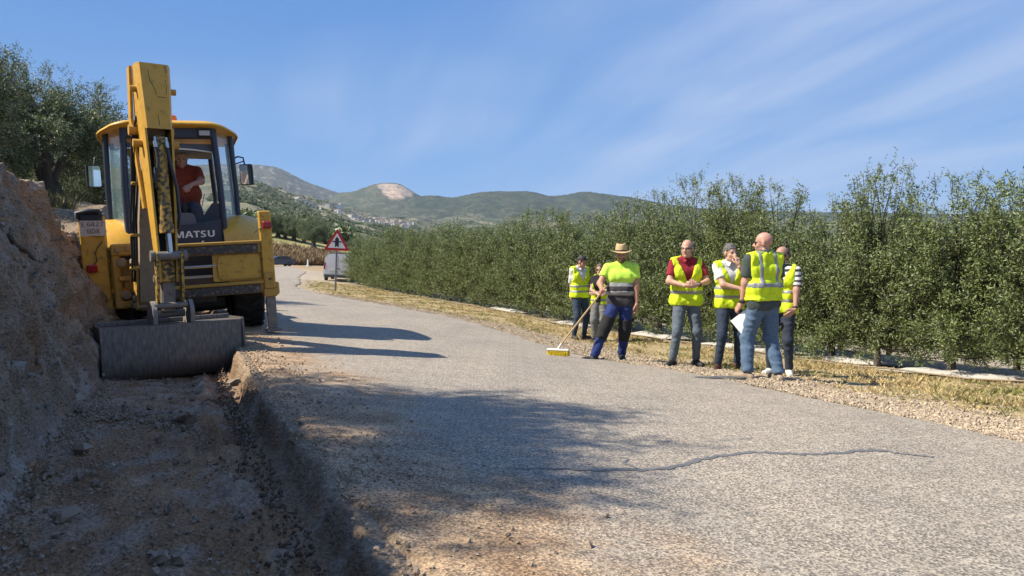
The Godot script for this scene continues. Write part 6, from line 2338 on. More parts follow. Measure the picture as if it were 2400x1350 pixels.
	r = stand(1828, 879, 582, -0.55, "man in black-and-white striped shirt half hidden behind the bald man")
	person({"root": r, "skin": Color(0.42, 0.235, 0.17), "hair": Color(0.035, 0.025, 0.02), "hair_style": "sides", "look": -0.35, "nod": 0.10, "glasses": "clear",
		"wrL": Vector3(0.215, 0.87, 0.20), "wrR": Vector3(-0.2, 0.88, 0.2), "poleL": Vector3(1, -0.2, -0.8), "poleR": Vector3(-1, -0.2, -0.8), "watchL": Vector3(1, 0.3, 0.2),
		"handL": {"dir": Vector3(-0.55, -0.6, 0.35), "palm": Vector3(-0.6, 0.3, -0.7), "thumb": Vector3(0, 0.5, 1), "curl": 0.5}, "handR": {"dir": Vector3(0.55, -0.5, 0.35), "palm": Vector3(0.6, 0.3, -0.7), "thumb": Vector3(0, 0.5, 1), "curl": 0.5},
		"anL": Vector3(0.12, 0.085, 0.0), "anR": Vector3(-0.13, 0.085, 0.0),
		"trousers": {"mat": cloth(Color(0.022, 0.032, 0.055), 1)}, "shoes": {"color": Color(0.68, 0.68, 0.67)},
		"shirt": {"mat": tee_mat, "paint": func(p: Vector3) -> Color: return Color(0.018, 0.02, 0.028) if fmod(p.y + 10.0, 0.072) < 0.034 else Color(0.70, 0.70, 0.70), "sleeve": 0.82, "loose": 0.012}, "vest": {"bands": [[0.075, 0.13], [0.20, 0.255]], "hem": -0.06, "v": 0.26, "loose": 0.022, "half": 0.195}})
	# --- two further back
	r = stand(1358, 795, 600, 0.55, "dark-haired man in white shirt and hi-vis vest, hands behind his back")
	person({"root": r, "skin": Color(0.47, 0.25, 0.17), "hair": Color(0.022, 0.017, 0.015), "look": 0.35, "nod": 0.38, "head_at": Vector3(0, -0.025, 0.05),
		"wrL": Vector3(0.09, 0.92, -0.19), "wrR": Vector3(-0.09, 0.92, -0.19), "poleL": Vector3(1, 0.3, -0.5), "poleR": Vector3(-1, 0.3, -0.5),
		"anL": Vector3(0.10, 0.085, 0.02), "anR": Vector3(-0.13, 0.085, -0.02),
		"trousers": {"mat": cloth(Color(0.026, 0.048, 0.088), 1)}, "shoes": {"color": Color(0.05, 0.038, 0.03), "sole": Color(0.12, 0.1, 0.08)},
		"shirt": {"mat": cloth(Color(0.62, 0.62, 0.64), 0), "collar_mat": cloth(Color(0.66, 0.66, 0.68), 0), "sleeve": 1.0, "loose": 0.012}, "vest": {"bands": [[0.055, 0.105], [0.165, 0.215]], "hem": -0.05, "v": 0.26, "loose": 0.028, "half": 0.21}})
	r = stand(1405, 800, 622, -0.35, "long-haired woman in sunglasses and open vest behind the sweeping man")
	person({"root": r, "skin": Color(0.50, 0.31, 0.23), "wide": 0.88, "arm": 0.85, "hair": Color(0.13, 0.085, 0.05), "hair_style": "long", "look": 0.1, "glasses": "sun", "face": 0.94,
		"wrL": Vector3(-0.03, 1.13, 0.20), "wrR": Vector3(0.03, 1.10, 0.24), "poleL": Vector3(1, -0.8, -0.2), "poleR": Vector3(-1, -0.8, -0.2),
		"handL": {"dir": Vector3(-0.9, -0.1, 0.1), "palm": Vector3(0, 0.1, -1), "thumb": Vector3(0, 1, 0), "curl": 0.3}, "handR": {"dir": Vector3(0.9, 0.1, 0.05), "palm": Vector3(0, 0, -1), "thumb": Vector3(0, 1, 0), "curl": 0.3},
		"anL": Vector3(0.12, 0.085, -0.02), "anR": Vector3(-0.10, 0.085, 0.03),
		"trousers": {"mat": cloth(Color(0.16, 0.165, 0.16), 1), "width": 0.02}, "shoes": {"color": Color(0.02, 0.02, 0.02)},
		"shirt": {"mat": cloth(Color(0.012, 0.012, 0.014), 0), "sleeve": 0.5}, "vest": {"bands": [[0.0, 0.05], [0.15, 0.2]], "hem": -0.12, "v": 0.20, "open": 0.055, "loose": 0.022, "half": 0.165}})
	# --- the driver, turned to face the digging arm
	var D: Node3D = get_node("backhoe_loader")
	r = thing("person", "driver in rust-red polo seated in the digger cab working the levers", "person")
	r.transform = D.transform * Transform3D(Basis.IDENTITY, Vector3(0.13, 1.06, -1.14))
	person({"root": r, "sit": true, "hip_y": 0.82, "skin": Color(0.40, 0.235, 0.17), "belly": 0.05, "wide": 1.1, "arm": 1.1, "face": 1.08, "hair": Color(0.22, 0.21, 0.20), "look": 0.0, "nod": 0.32, "head_at": Vector3(0, -0.02, 0.05),
		"wrL": Vector3(0.10, 1.10, 0.44), "wrR": Vector3(-0.19, 1.10, 0.42), "poleL": Vector3(1.2, -0.7, -0.1), "poleR": Vector3(-1.0, -0.8, -0.3),
		"handL": {"dir": Vector3(-0.5, -0.5, 0.6), "palm": Vector3(-0.3, -0.9, -0.2), "thumb": Vector3(-0.7, 0.1, 0.2), "curl": 0.9}, "handR": {"dir": Vector3(0.4, -0.5, 0.6), "palm": Vector3(0.3, -0.9, -0.2), "thumb": Vector3(0.7, 0.1, 0.2), "curl": 0.9},
		"anL": Vector3(0.17, 0.30, 0.44), "anR": Vector3(-0.17, 0.30, 0.44), "footL": Vector3(0.2, 0, 1), "footR": Vector3(-0.2, 0, 1),
		"trousers": {"mat": cloth(Color(0.03, 0.045, 0.07), 1), "width": 0.01}, "shoes": {"color": Color(0.03, 0.025, 0.02)},
		"shirt": {"mat": cloth(Color(0.235, 0.040, 0.018), 0), "collar_mat": cloth(Color(0.22, 0.038, 0.018), 0), "sleeve": 0.78, "hem": -0.02, "loose": 0.014}})

func broom(r: Node3D, A: Dictionary) -> void:
	var grip_at: Vector3 = r.transform * (A.wrR + (A.handR.dir as Vector3).normalized() * 0.095 + Vector3(0.03, 0, 0.0))
	var foot := on_ground(1308, 834)
	foot.y += 0.0
	var t := thing("push_broom", "wooden-handled broom with pale head and yellow bristles on the road", "broom", foot)
	var base := Vector3(0, 0.115, 0)
	var top := grip_at - foot
	var dir := (top - base).normalized()
	var b := Build.new()
	b.rod(base, top + dir * 0.10, 0.0135, 12)
	put("handle", b.mesh(true), cloth(Color(0.47, 0.33, 0.17), 2, 0.2, 4.0, 0.6), t)
	# the head lies across the sweep, nearly along the picture plane
	var along := Vector3(0.94, 0.0, 0.34).normalized()
	var side := along.cross(Vector3.UP).normalized()
	var X := Transform3D(Basis(along, Vector3.UP, along.cross(Vector3.UP)), Vector3(0, 0.075, 0))
	b = Build.new()
	b.box(Vector3(-0.17, 0.0, -0.036), Vector3(0.17, 0.032, 0.036), 0.012, X)
	b.rod(Vector3(0, 0.10, 0), base + dir * 0.09, 0.022, 12, 0.018)
	put("head", b.mesh(true), mat(Color(0.66, 0.63, 0.57), 0.6), t)
	b = Build.new()
	rng.seed = 5
	for i in 34:
		for k in 6:
			var p := Vector3(-0.162 + i * 0.0098, 0.002, -0.028 + k * 0.011)
			var q := p + Vector3(rng.randf_range(-0.02, 0.02), -0.072, rng.randf_range(-0.015, 0.015) + (p.z * 0.4))
			b.tube([X * p, X * q], [0.0042, 0.003], 4)
	var br := put("bristles", b.mesh(), mat(Color(0.66, 0.50, 0.02), 0.6), t)
	tag(br, "", "", "", "stuff")

func papers(r: Node3D, A: Dictionary) -> void:
	var wr: Vector3 = r.transform * (A.wrL + (A.handL.dir as Vector3).normalized() * 0.10)
	var t := thing("paper_sheets", "white printed sheets drooping from the bald man's hand", "papers", wr)
	# corners read against the photograph at the hand's own distance
	var d := -wr.z - 0.05
	var c := [at_px(1712, 752, d + 0.08), at_px(1757, 718, d - 0.02), at_px(1775, 755, d - 0.06), at_px(1736, 781, d + 0.02)]
	for k in 3:
		var b := Build.new()
		var pts := PackedVector3Array()
		for i in 9:
			for j in 9:
				var u := i / 8.0
				var v := j / 8.0
				var p: Vector3 = c[0].lerp(c[1], u).lerp(c[3].lerp(c[2], u), v)
				p += Vector3(0, -0.02 * v * v * u, 0.03 * sin(u * PI) * v + 0.002 * k)
				p += Vector3(0.004 * k * v, -0.003 * k * v, 0)
				pts.append(p - wr)
		b.grid(9, 9, pts, PackedColorArray())
		put("sheet", b.mesh(), mat(Color(0.78, 0.77, 0.76), 0.8), t)

# ---------------------------------------------------------------- sign, vehicles, sheets, seam
func ribbon(pts: Array, widths: Array, lift: float) -> Build:
	# a strip laid on the road or verge along ground points
	var b := Build.new()
	var rows := PackedVector3Array()
	for i in pts.size():
		var a: Vector3 = pts[maxi(0, i - 1)]
		var c: Vector3 = pts[mini(pts.size() - 1, i + 1)]
		var dir := (c - a).normalized()
		var side := dir.cross(Vector3.UP).normalized()
		for s in [-1.0, 0.0, 1.0]:
			var p: Vector3 = pts[i] + side * s * widths[i] * 0.5
			p.y += lift * (1.0 if s == 0.0 else 0.55)
			rows.append(p)
	b.grid(pts.size(), 3, rows, PackedColorArray())
	return b

func smooth_path(px: Array, per := 8) -> Array:
	var g := []
	for p in px: g.append(on_ground(p[0], p[1]))
	var out := []
	for i in g.size() - 1:
		var p0: Vector3 = g[maxi(0, i - 1)]
		var p3: Vector3 = g[mini(g.size() - 1, i + 2)]
		for k in per: out.append((g[i] as Vector3).cubic_interpolate(g[i + 1], p0, p3, float(k) / per))
	out.append(g[-1])
	return out

func road_y(p: Vector3) -> float:
	return base_height(p.x, -p.z) + 0.004 + 0.012 * nf.get_noise_2d(p.x * 0.5, -p.z * 0.5)

func build_roadside() -> void:
	rng.seed = 88
	# ---- tar seam across the road
	var tar := mat(Color(0.135, 0.134, 0.135), 0.6)
	var path := smooth_path([[1190, 1098], [1300, 1101], [1420, 1104], [1520, 1102], [1590, 1094], [1640, 1080], [1700, 1070], [1770, 1065], [1850, 1068], [1930, 1067], [2000, 1060], [2050, 1058], [2110, 1064], [2190, 1072]], 12)
	var widths := []
	for i in path.size():
		path[i].y = road_y(path[i])
		path[i] += Vector3(0.012 * nz.get_noise_2d(i * 0.3, 1.0), 0, 0.02 * nz.get_noise_2d(i * 0.35, 5.0))
		var f: float = float(i) / path.size()
		widths.append((0.036 + 0.022 * nf.get_noise_2d(i * 0.17, 2.0)) * sstep(0.0, 0.2, f) * (1.0 - 0.6 * sstep(0.85, 1.0, f)) + 0.004)
	tag(put("tar_seam", ribbon(path, widths, 0.006).mesh(), tar), "dark wavy tar seam sealing a crack in the road", "road seam", "", "structure")
	path = smooth_path([[1492, 1100], [1478, 1092], [1462, 1086], [1470, 1076], [1452, 1072]], 6)
	widths = []
	for i in path.size():
		path[i].y = road_y(path[i])
		widths.append(0.018)
	tag(put("tar_seam", ribbon(path, widths, 0.006).mesh(), tar), "short side branch of the tar seam", "road seam", "", "structure")
	# ---- slab of broken asphalt at the road edge
	var at := on_ground(1688, 888)
	var b := Build.new()
	var o := PackedVector2Array()
	for k in 34:
		var a := TAU * k / 34.0
		var sx := 0.30 * cos(a)
		o.append(Vector2(sx, (0.075 + 0.012 * sin(a * 5.0) + 0.008 * sin(a * 9.0)) * sin(a) * (1.0 + 0.3 * cos(a))))
	b.prism(o, 0.0, 0.02, Transform3D(Basis(Vector3(1, 0, 0), Vector3(0, 0, -1), Vector3(0, 1, 0)).rotated(Vector3.UP, -0.05), Vector3.ZERO))
	var slab := put("asphalt_slab", b.mesh(true), worn_paint(Color(0.075, 0.08, 0.085), Color(0.03, 0.03, 0.03), 90, 0.8))
	slab.position = at + Vector3(0, 0.0, 0)
	tag(slab, "thin dark flake of asphalt lying on the gravel by the men's feet", "debris")
	build_sign()
	build_van()
	build_car()
	# ---- marker cone by the field
	at = far_point(722.0, 101.0)
	var m := thing("marker_post", "small white marker post at the foot of the dry field", "marker post", at)
	b = Build.new()
	b.lathe(Vector3.ZERO, Vector3.UP, [Vector2(0.24, -0.1), Vector2(0.23, 0.06), Vector2(0.16, 0.08), Vector2(0.09, 0.95), Vector2(0.0, 0.98)], 12)
	put("post", b.mesh(true), mat(Color(0.72, 0.72, 0.70), 0.7), m)
	# ---- white ground sheets under the hedge
	var sheet := mat(Color(0.50, 0.48, 0.44), 0.8)
	var spans := [[7.0, 8.9, -0.05, 1.2], [9.5, 10.9, -0.30, 0.9], [11.6, 12.6, 0.05, 1.1], [13.2, 15.0, 0.0, 1.0], [15.9, 17.3, -0.15, 0.9], [19.0, 20.1, -0.35, 0.6], [23.0, 25.0, 0.0, 0.8]]
	var says := ["rumpled white ground sheet at the olive hedge foot, beside the thick trunk", "white ground sheet bulging under the hedge, pinned by soil", "crumpled white sheet among stones behind the standing men", "white ground sheet under the hedge behind the men's legs", "white ground sheet folded over behind the sweeping man", "white sheet humped at the hedge foot beyond the sweeping man", "narrow white sheet along the hedge foot towards the bend"]
	for k in spans.size():
		var s: Array = spans[k]
		var rows := PackedVector3Array()
		var nd := int((s[1] - s[0]) / 0.06)
		for i in nd + 1:
			var d: float = lerpf(s[0], s[1], float(i) / nd)
			for j in 18:
				var f := j / 17.0
				var x: float = hedge_x(d) + lerpf(s[2] + 0.18 * nf.get_noise_2d(d * 1.4, k * 9.0), s[3] + 0.2 * nf.get_noise_2d(d * 1.2, 40.0 + k), f)
				var y := height(x, d) + 0.03
				var end := sstep(0.0, 0.12, float(i) / nd) * (1.0 - sstep(0.88, 1.0, float(i) / nd))
				y += end * sin(f * PI) * (0.03 + 0.07 * absf(nz.get_noise_2d(x * 0.9, d * 0.9)) + 0.012 * nf.get_noise_2d(x * 4.0, d * 1.5))
				rows.append(Vector3(x, y, -d))
		b = Build.new()
		b.grid(nd + 1, 18, rows, PackedColorArray())
		tag(put("ground_sheet", b.mesh(), sheet), says[k], "ground sheet", "sheets along the hedge foot")
	# irrigation hose along the sheets
	b = Build.new()
	var hp := []
	var hr := []
	var d2 := 6.5
	while d2 < 30.0:
		var x := hedge_x(d2) - 0.42 + 0.10 * nf.get_noise_2d(d2 * 0.6, 3.0)
		hp.append(Vector3(x, height(x, d2) + 0.05 + 0.03 * nf.get_noise_2d(d2, 8.0), -d2))
		hr.append(0.013)
		d2 += 0.3
	b.tube(hp, hr, 6)
	tag(put("irrigation_hose", b.mesh(), mat(Color(0.24, 0.185, 0.115), 0.7)), "thin brown hose running along the foot of the olive hedge", "hose")

func build_sign() -> void:
	var foot := on_ground(786, 682)
	var d := -foot.z
	var tall := (682.0 - 537.0) / FOCAL * d
	var t := thing("road_sign", "red-bordered triangular crossroads warning sign on a leaning grey post", "road sign", foot, 0.12)
	t.rotation.z = -0.045
	var s := 0.40 * tall                       # side of the triangle
	var b := Build.new()
	b.box(Vector3(-0.038, -0.2, -0.02), Vector3(0.038, tall * 0.985, 0.02), 0.006)
	put("post", b.mesh(true), mat(Color(0.22, 0.225, 0.23), 0.45, 0.5), t)
	var h := s * 0.866
	var y0 := tall - h * 0.985
	var T3 := func(k): return [Vector2(-s * 0.5 * k, y0 + h * (1 - k) * 0.333), Vector2(s * 0.5 * k, y0 + h * (1 - k) * 0.333), Vector2(0, y0 + h * (0.333 + 0.667 * k))]
	b = Build.new()
	b.prism(rounded(T3.call(1.03), s * 0.09, 6), 0.024, 0.034)
	var board := put("board", b.mesh(true), mat(Color(0.42, 0.016, 0.022), 0.4), t)
	b = Build.new()
	b.prism(rounded(T3.call(0.70), s * 0.02, 3), 0.034, 0.037)
	put("field", b.mesh(), mat(Color(0.66, 0.66, 0.65), 0.5), board)
	b = Build.new()
	var q := s / 0.36
	var P := func(x, y): return Vector2(x * s, y0 + y * h)
	b.prism(PackedVector2Array([P.call(-0.075, 0.14), P.call(0.0, 0.20), P.call(0.075, 0.14), P.call(0.075, 0.52), P.call(0.0, 0.64), P.call(-0.075, 0.52)]), 0.037, 0.040)
	b.prism(PackedVector2Array([P.call(-0.18, 0.37), P.call(-0.076, 0.37), P.call(-0.076, 0.43), P.call(-0.18, 0.43)]), 0.037, 0.040)
	b.prism(PackedVector2Array([P.call(0.076, 0.37), P.call(0.18, 0.37), P.call(0.18, 0.43), P.call(0.076, 0.43)]), 0.037, 0.040)
	put("arrow_symbol", b.mesh(), mat(Color(0.012, 0.012, 0.013), 0.5), board)

func build_van() -> void:
	var foot := on_ground(800, 661)
	foot += Vector3(-0.25, 0, 0)
	var t := thing("parked_van", "white panel van with roof bars parked behind the end of the olive hedge", "van", foot, 0.10)
	t.rotation.z = -0.05
	var white := mat(Color(0.68, 0.69, 0.71), 0.3)
	white.clearcoat_enabled = true
	var grey := mat(Color(0.06, 0.065, 0.07), 0.6)
	var black := mat(Color(0.015, 0.015, 0.016), 0.5)
	var red := mat(Color(0.33, 0.02, 0.02), 0.25)
	var pane := mat(Color(0.20, 0.23, 0.26), 0.12)
	var b := Build.new()
	# body as stacked cross-sections from tail (z=0) forward (z=-4.2)
	var secs := [[0.02, 0.0, 0.97], [0.0, -0.05, 1.0], [0.0, -2.6, 1.0], [-0.05, -3.0, 0.97], [-0.62, -3.55, 0.9], [-0.75, -4.25, 0.82]]
	var ringp := PackedVector3Array()
	var cs := [Vector2(-0.78, 0.32), Vector2(-0.90, 0.45), Vector2(-0.91, 0.95), Vector2(-0.82, 1.50), Vector2(-0.70, 1.72), Vector2(-0.45, 1.80), Vector2(0.45, 1.80), Vector2(0.70, 1.72), Vector2(0.82, 1.50), Vector2(0.91, 0.95), Vector2(0.90, 0.45), Vector2(0.78, 0.32)]
	for s in secs:
		for p in cs + [cs[0]]:
			var y: float = p.y
			if y > 1.0: y += s[0] * (y - 1.0) / 0.8
			ringp.append(Vector3(p.x * s[2], y, s[1]))
	b.grid(secs.size(), cs.size() + 1, ringp, PackedColorArray())
	b.prism(PackedVector2Array(cs), -0.02, 0.0)
	put("body", b.mesh(true, 0.7), white, t)
	for sx in [-1.0, 1.0]:
		b = Build.new()
		b.prism(rounded([Vector2(sx * 0.025, 1.02), Vector2(sx * 0.66, 1.02), Vector2(sx * 0.58, 1.60), Vector2(sx * 0.025, 1.62)], 0.05), 0.0, 0.012)
		b.prism(rounded([Vector2(sx * 0.012, 0.50), Vector2(sx * 0.80, 0.50), Vector2(sx * 0.80, 0.98), Vector2(sx * 0.012, 0.98)], 0.03), 0.0, 0.010)
		put("rear_door", b.mesh(true), white, t)
		b = Build.new()
		b.prism(rounded([Vector2(sx * 0.80, 0.80), Vector2(sx * 0.90, 0.80), Vector2(sx * 0.86, 1.22), Vector2(sx * 0.77, 1.22)], 0.03), -0.02, 0.02)
		put("tail_light", b.mesh(true), red, t)
		for z in [-0.75, -3.4]:
			b = Build.new()
			b.lathe(Vector3(sx * 0.74, 0.31, z), Vector3.RIGHT * sx, [Vector2(0.18, 0.0), Vector2(0.31, 0.01), Vector2(0.315, 0.08), Vector2(0.30, 0.17), Vector2(0.2, 0.18), Vector2(0.19, 0.15), Vector2(0.0, 0.14)], 24)
			put("wheel", b.mesh(true), black, t)
		b = Build.new()
		b.tube([Vector3(sx * 0.62, 1.80, -0.35), Vector3(sx * 0.62, 1.87, -0.45), Vector3(sx * 0.62, 1.87, -2.3), Vector3(sx * 0.62, 1.79, -2.4)], [0.018, 0.018, 0.018, 0.018], 6)
		put("roof_rail", b.mesh(), grey, t)
	for z in [-0.6, -1.8]:
		b = Build.new()
		b.rod(Vector3(-0.68, 1.89, z), Vector3(0.68, 1.89, z), 0.018, 8)
		put("roof_bar", b.mesh(), grey, t)
	b = Build.new()
	b.box(Vector3(-0.010, 0.50, 0.0), Vector3(0.010, 1.66, 0.006), 0.002)
	put("door_seam", b.mesh(), black, t)
	b = Build.new()
	b.box(Vector3(-0.88, 0.28, -0.25), Vector3(0.88, 0.50, 0.09), 0.05)
	put("bumper", b.mesh(true), grey, t)
	b = Build.new()
	b.box(Vector3(-0.55, 0.66, 0.012), Vector3(-0.05, 0.77, 0.022), 0.004)
	put("number_plate", b.mesh(true), mat(Color(0.55, 0.55, 0.53), 0.5), t)
	b = Build.new()
	b.box(Vector3(-0.06, 0.82, 0.012), Vector3(0.16, 0.87, 0.03), 0.01)
	put("door_handle", b.mesh(true), black, t)

func build_car() -> void:
	var p := far_point(652.0, 96.0)
	var y := height(p.x, 96.0)
	var t := thing("parked_car", "dark blue car parked on the pale lot beyond the digger", "car", Vector3(p.x, y, -96.0), -0.9)
	var paint := mat(Color(0.018, 0.026, 0.045), 0.25)
	paint.clearcoat_enabled = true
	var glass := mat(Color(0.03, 0.035, 0.04), 0.06)
	var black := mat(Color(0.014, 0.014, 0.015), 0.6)
	var b := side_plate([Vector2(2.1, 0.25), Vector2(2.15, 0.55), Vector2(2.0, 0.82), Vector2(1.0, 0.92), Vector2(0.35, 1.38), Vector2(-1.0, 1.42), Vector2(-1.75, 1.0), Vector2(-2.1, 0.92), Vector2(-2.12, 0.3)], -0.84, 0.84, Transform3D.IDENTITY, 0.16)
	put("body", b.mesh(true, 0.6), paint, t)
	for sx in [-1.0, 1.0]:
		b = side_plate([Vector2(0.92, 0.95), Vector2(0.34, 1.32), Vector2(-0.95, 1.35), Vector2(-1.5, 0.98)], sx * 0.845 - 0.006, sx * 0.845 + 0.006, Transform3D.IDENTITY, 0.06)
		put("side_window", b.mesh(true), glass, t)
		for z in [1.35, -1.3]:
			b = Build.new()
			b.lathe(Vector3(sx * 0.68, 0.31, z), Vector3.RIGHT * sx, [Vector2(0.18, 0.0), Vector2(0.31, 0.01), Vector2(0.315, 0.09), Vector2(0.30, 0.19), Vector2(0.2, 0.2), Vector2(0.19, 0.16), Vector2(0.0, 0.15)], 20)
			put("wheel", b.mesh(true), black, t)
		b = Build.new()
		b.box(Vector3(sx * 0.66 - 0.16, 0.62, 2.02), Vector3(sx * 0.66 + 0.16, 0.74, 2.13), 0.03)
		put("headlight", b.mesh(true), mat(Color(0.6, 0.62, 0.64), 0.15), t)
	b = Build.new()
	b.quad(Vector3(-0.72, 0.96, 0.99), Vector3(-0.62, 1.36, 0.42), Vector3(0.62, 1.36, 0.42), Vector3(0.72, 0.96, 0.99))
	put("windscreen", b.mesh(), glass, t)

# ---------------------------------------------------------------- stones, roots, grass
func pebble(sd: int, rough: float) -> ArrayMesh:
	rng.seed = sd
	var b := Build.new()
	var rings := 4
	var seg := 6
	var pts := PackedVector3Array()
	for i in rings + 1:
		var a := PI * i / rings
		for k in seg + 1:
			var q := TAU * (k % seg) / seg
			var p := Vector3(sin(a) * cos(q), -cos(a), sin(a) * sin(q))
			var r := 1.0 + rough * nz.get_noise_3d(p.x * 1.6 + sd, p.y * 1.6, p.z * 1.6)
			pts.append(p * r * Vector3(1.0, 0.68, 0.85))
	for i in rings:
		for k in seg:
			var a := i * (seg + 1) + k
			var e := a + seg + 1
			if i > 0: b.triangle(pts[a], pts[a + 1], pts[e])
			if i < rings - 1: b.triangle(pts[a + 1], pts[e + 1], pts[e])
	return b.mesh()

func scatter(called: String, mesh: Mesh, m: Material, where: Array, cols: PackedColorArray, label: String, category: String) -> void:
	var mm := MultiMesh.new()
	mm.transform_format = MultiMesh.TRANSFORM_3D
	mm.use_colors = true
	mm.mesh = mesh
	mm.instance_count = where.size()
	for i in where.size():
		mm.set_instance_transform(i, where[i])
		mm.set_instance_color(i, cols[i])
	var o := MultiMeshInstance3D.new()
	o.name = numbered(called)
	o.multimesh = mm
	o.material_override = m
	add_child(o)
	tag(o, label, category, "", "stuff")

func floor_y(x: float, d: float) -> float:
	# the trench floor and its ridges, near enough for loose stones
	var l := tabv(xl_tab, d)
	var tt := l - x
	var y := height(x, d)
	if tt > 0.3 and tt < TRENCH_W:
		y += exp(-pow((d - 5.45 - 0.30 * (tt - 0.7)) / 0.20, 2.0)) * 0.05 * sstep(0.25, 0.5, tt)
		y += exp(-pow((d - 9.0) / 0.45, 2.0)) * 0.22
	return y

func rand_basis(s: float) -> Basis:
	return Basis(rdir(), rng.randf() * TAU).scaled(Vector3.ONE * s)

func build_ground_detail() -> void:
	var peb := [pebble(1, 1.0), pebble(2, 1.1), pebble(3, 0.9)]
	# single stones one can point at in the trench
	rng.seed = 303
	var says := [[186, 1058, 0.055, "angular grey stone against the bank toe in the trench", 0], [442, 1000, 0.06, "lumpy brown clod on the loose ridge across the trench", 1], [470, 996, 0.035, "small pale stone beside the lumpy brown clod", 0], [370, 1316, 0.030, "dark rounded stone low on the trench floor", 0], [415, 1319, 0.030, "smooth egg-shaped stone on the scraped trench floor", 0], [147, 1220, 0.05, "grey stone at the near end of the small ridge", 0], [548, 902, 0.05, "pale upright shard on the soil by the bucket", 0], [300, 700, 0.06, "stone stuck in the slope left of the bucket", 0], [1055, 1010, 0.0, "", 0]]
	for s in says:
		if s[2] <= 0.0: continue
		var p := on_ground(s[0], s[1])
		p.y = floor_y(p.x, -p.z)
		var o := put("stone", peb[int(s[0]) % 3], mat(Color(0.25, 0.20, 0.15) if s[4] == 0 else Color(0.17, 0.12, 0.085), 0.95))
		o.transform = Transform3D(Basis(Vector3.UP, rng.randf() * 6.0).scaled(Vector3(s[2] * 1.2, s[2], s[2])), p + Vector3(0, s[2] * 0.45, 0))
		tag(o, s[3], "stone")
	# loose stones along the two ridges and the wall foot
	for k in 46:
		var d := rng.randf_range(2.3, 8.4)
		var tt := rng.randf_range(0.32, 1.42)
		if k < 26:
			tt = rng.randf_range(0.45, 1.42)
			d = 5.45 + 0.30 * (tt - 0.7) + rng.randfn() * 0.16
		elif k < 34:
			tt = rng.randf_range(1.0, 1.42)
			d = 3.6 + rng.randfn() * 0.12
		var x := tabv(xl_tab, d) - tt
		var r := rng.randf_range(0.014, 0.032)
		var o := put("stone", peb[k % 3], M.trench_stone)
		o.transform = Transform3D(rand_basis(r), Vector3(x, floor_y(x, d) + r * 0.45, -d))
		tag(o, "small brown stone among the loose soil ridges in the trench" if k < 34 else "small brown stone scattered on the trench floor", "stone", "stones of the soil ridges" if k < 34 else "stones on the trench floor")
	# crumbs: soil in the trench and on the dusty road edge, gravel on the verge
	var where := []
	var cols := PackedColorArray()
	for k in 9000:
		var d := rng.randf_range(1.6, 9.6)
		var tt: float
		var pick := rng.randf()
		if pick < 0.34:
			tt = rng.randf_range(0.4, 1.46)
			d = 5.45 + 0.30 * (tt - 0.7) + rng.randfn() * 0.17
		elif pick < 0.52: tt = 0.16 + absf(rng.randfn()) * 0.13
		elif pick < 0.72: tt = rng.randf_range(0.3, 1.5)
		elif pick < 0.85: tt = 1.48 - absf(rng.randfn()) * 0.12
		else: tt = -absf(rng.randfn()) * 0.35
		var x := tabv(xl_tab, d) - tt
		var r := rng.randf_range(0.004, 0.013) * (1.5 if rng.randf() < 0.1 else 1.0)
		var y := floor_y(x, d) + r * 0.3 if tt > 0.0 else base_height(x, d) + 0.006 + r * 0.3
		where.append(Transform3D(rand_basis(r), Vector3(x, y, -d)))
		var c := Color(0.20, 0.145, 0.10).lerp(Color(0.30, 0.245, 0.185), rng.randf())
		if tt < 0.0: c = Color(0.33, 0.26, 0.185)
		elif pick >= 0.34 and pick < 0.52: c = Color(0.115, 0.083, 0.058)
		cols.append(c * rng.randf_range(0.8, 1.2))
	scatter("soil_crumbs", peb[0], M.stone, where, cols, "loose crumbs of earth strewn through the trench", "soil")
	where = []
	cols = PackedColorArray()
	for k in 42000:
		var d := 3.5 + 22.0 * pow(rng.randf(), 1.5)
		var t := absf(rng.randfn()) * 0.75 - 0.10
		var x := tabv(xr_tab, d) + t
		var r := rng.randf_range(0.005, 0.014) * (1.7 if rng.randf() < 0.06 else 1.0)
		var y := height(x, d) + r * 0.35 if t > 0.06 else base_height(x, d) + 0.008
		y += 0.03 * nf.get_noise_2d(x * 0.9, d * 0.9) if t > 0.06 else 0.0
		where.append(Transform3D(rand_basis(r), Vector3(x, y, -d)))
		cols.append(Color(0.46, 0.37, 0.26).lerp(Color(0.33, 0.27, 0.20), rng.randf()) * rng.randf_range(0.75, 1.3))
	scatter("verge_gravel", peb[1], M.stone, where, cols, "loose pale gravel along the road edge", "gravel")
	# stones set in the cutting face
	where = []
	cols = PackedColorArray()
	for k in 900:
		var d := rng.randf_range(1.0, 12.0)
		var q := rng.randf_range(0.05, 1.2)
		var x := tabv(xl_tab, d) - TRENCH_W - q
		var y := base_height(x, d) - trench_depth(d) + bank_rise(q, d)
		var r := rng.randf_range(0.006, 0.020)
		where.append(Transform3D(rand_basis(r), Vector3(x + 0.06 + 0.12 * nf.get_noise_3d(x * 2.6, y * 2.6, d * 2.6), y + 0.03, -d)))
		cols.append(Color(0.15, 0.13, 0.11).lerp(Color(0.25, 0.23, 0.2), rng.randf()) * rng.randf_range(0.7, 1.1))
	scatter("bank_stones", peb[2], M.stone, where, cols, "small stones set in the earth cutting", "stones")
	# roots hanging from the cutting
	var roots := [[[-0.02, 0.0, 560, 4.6], [12, 575, 4.7], [40, 590, 4.9], [60, 612, 5.0], [72, 640, 5.0], [55, 660, 4.9]], [[95, 570, 6.5], [120, 566, 6.7], [150, 560, 6.9], [170, 553, 7.1]]]
	var says_r := ["dark bent root sticking out of the grey cutting", "thin pale root poking from the cutting near the digger"]
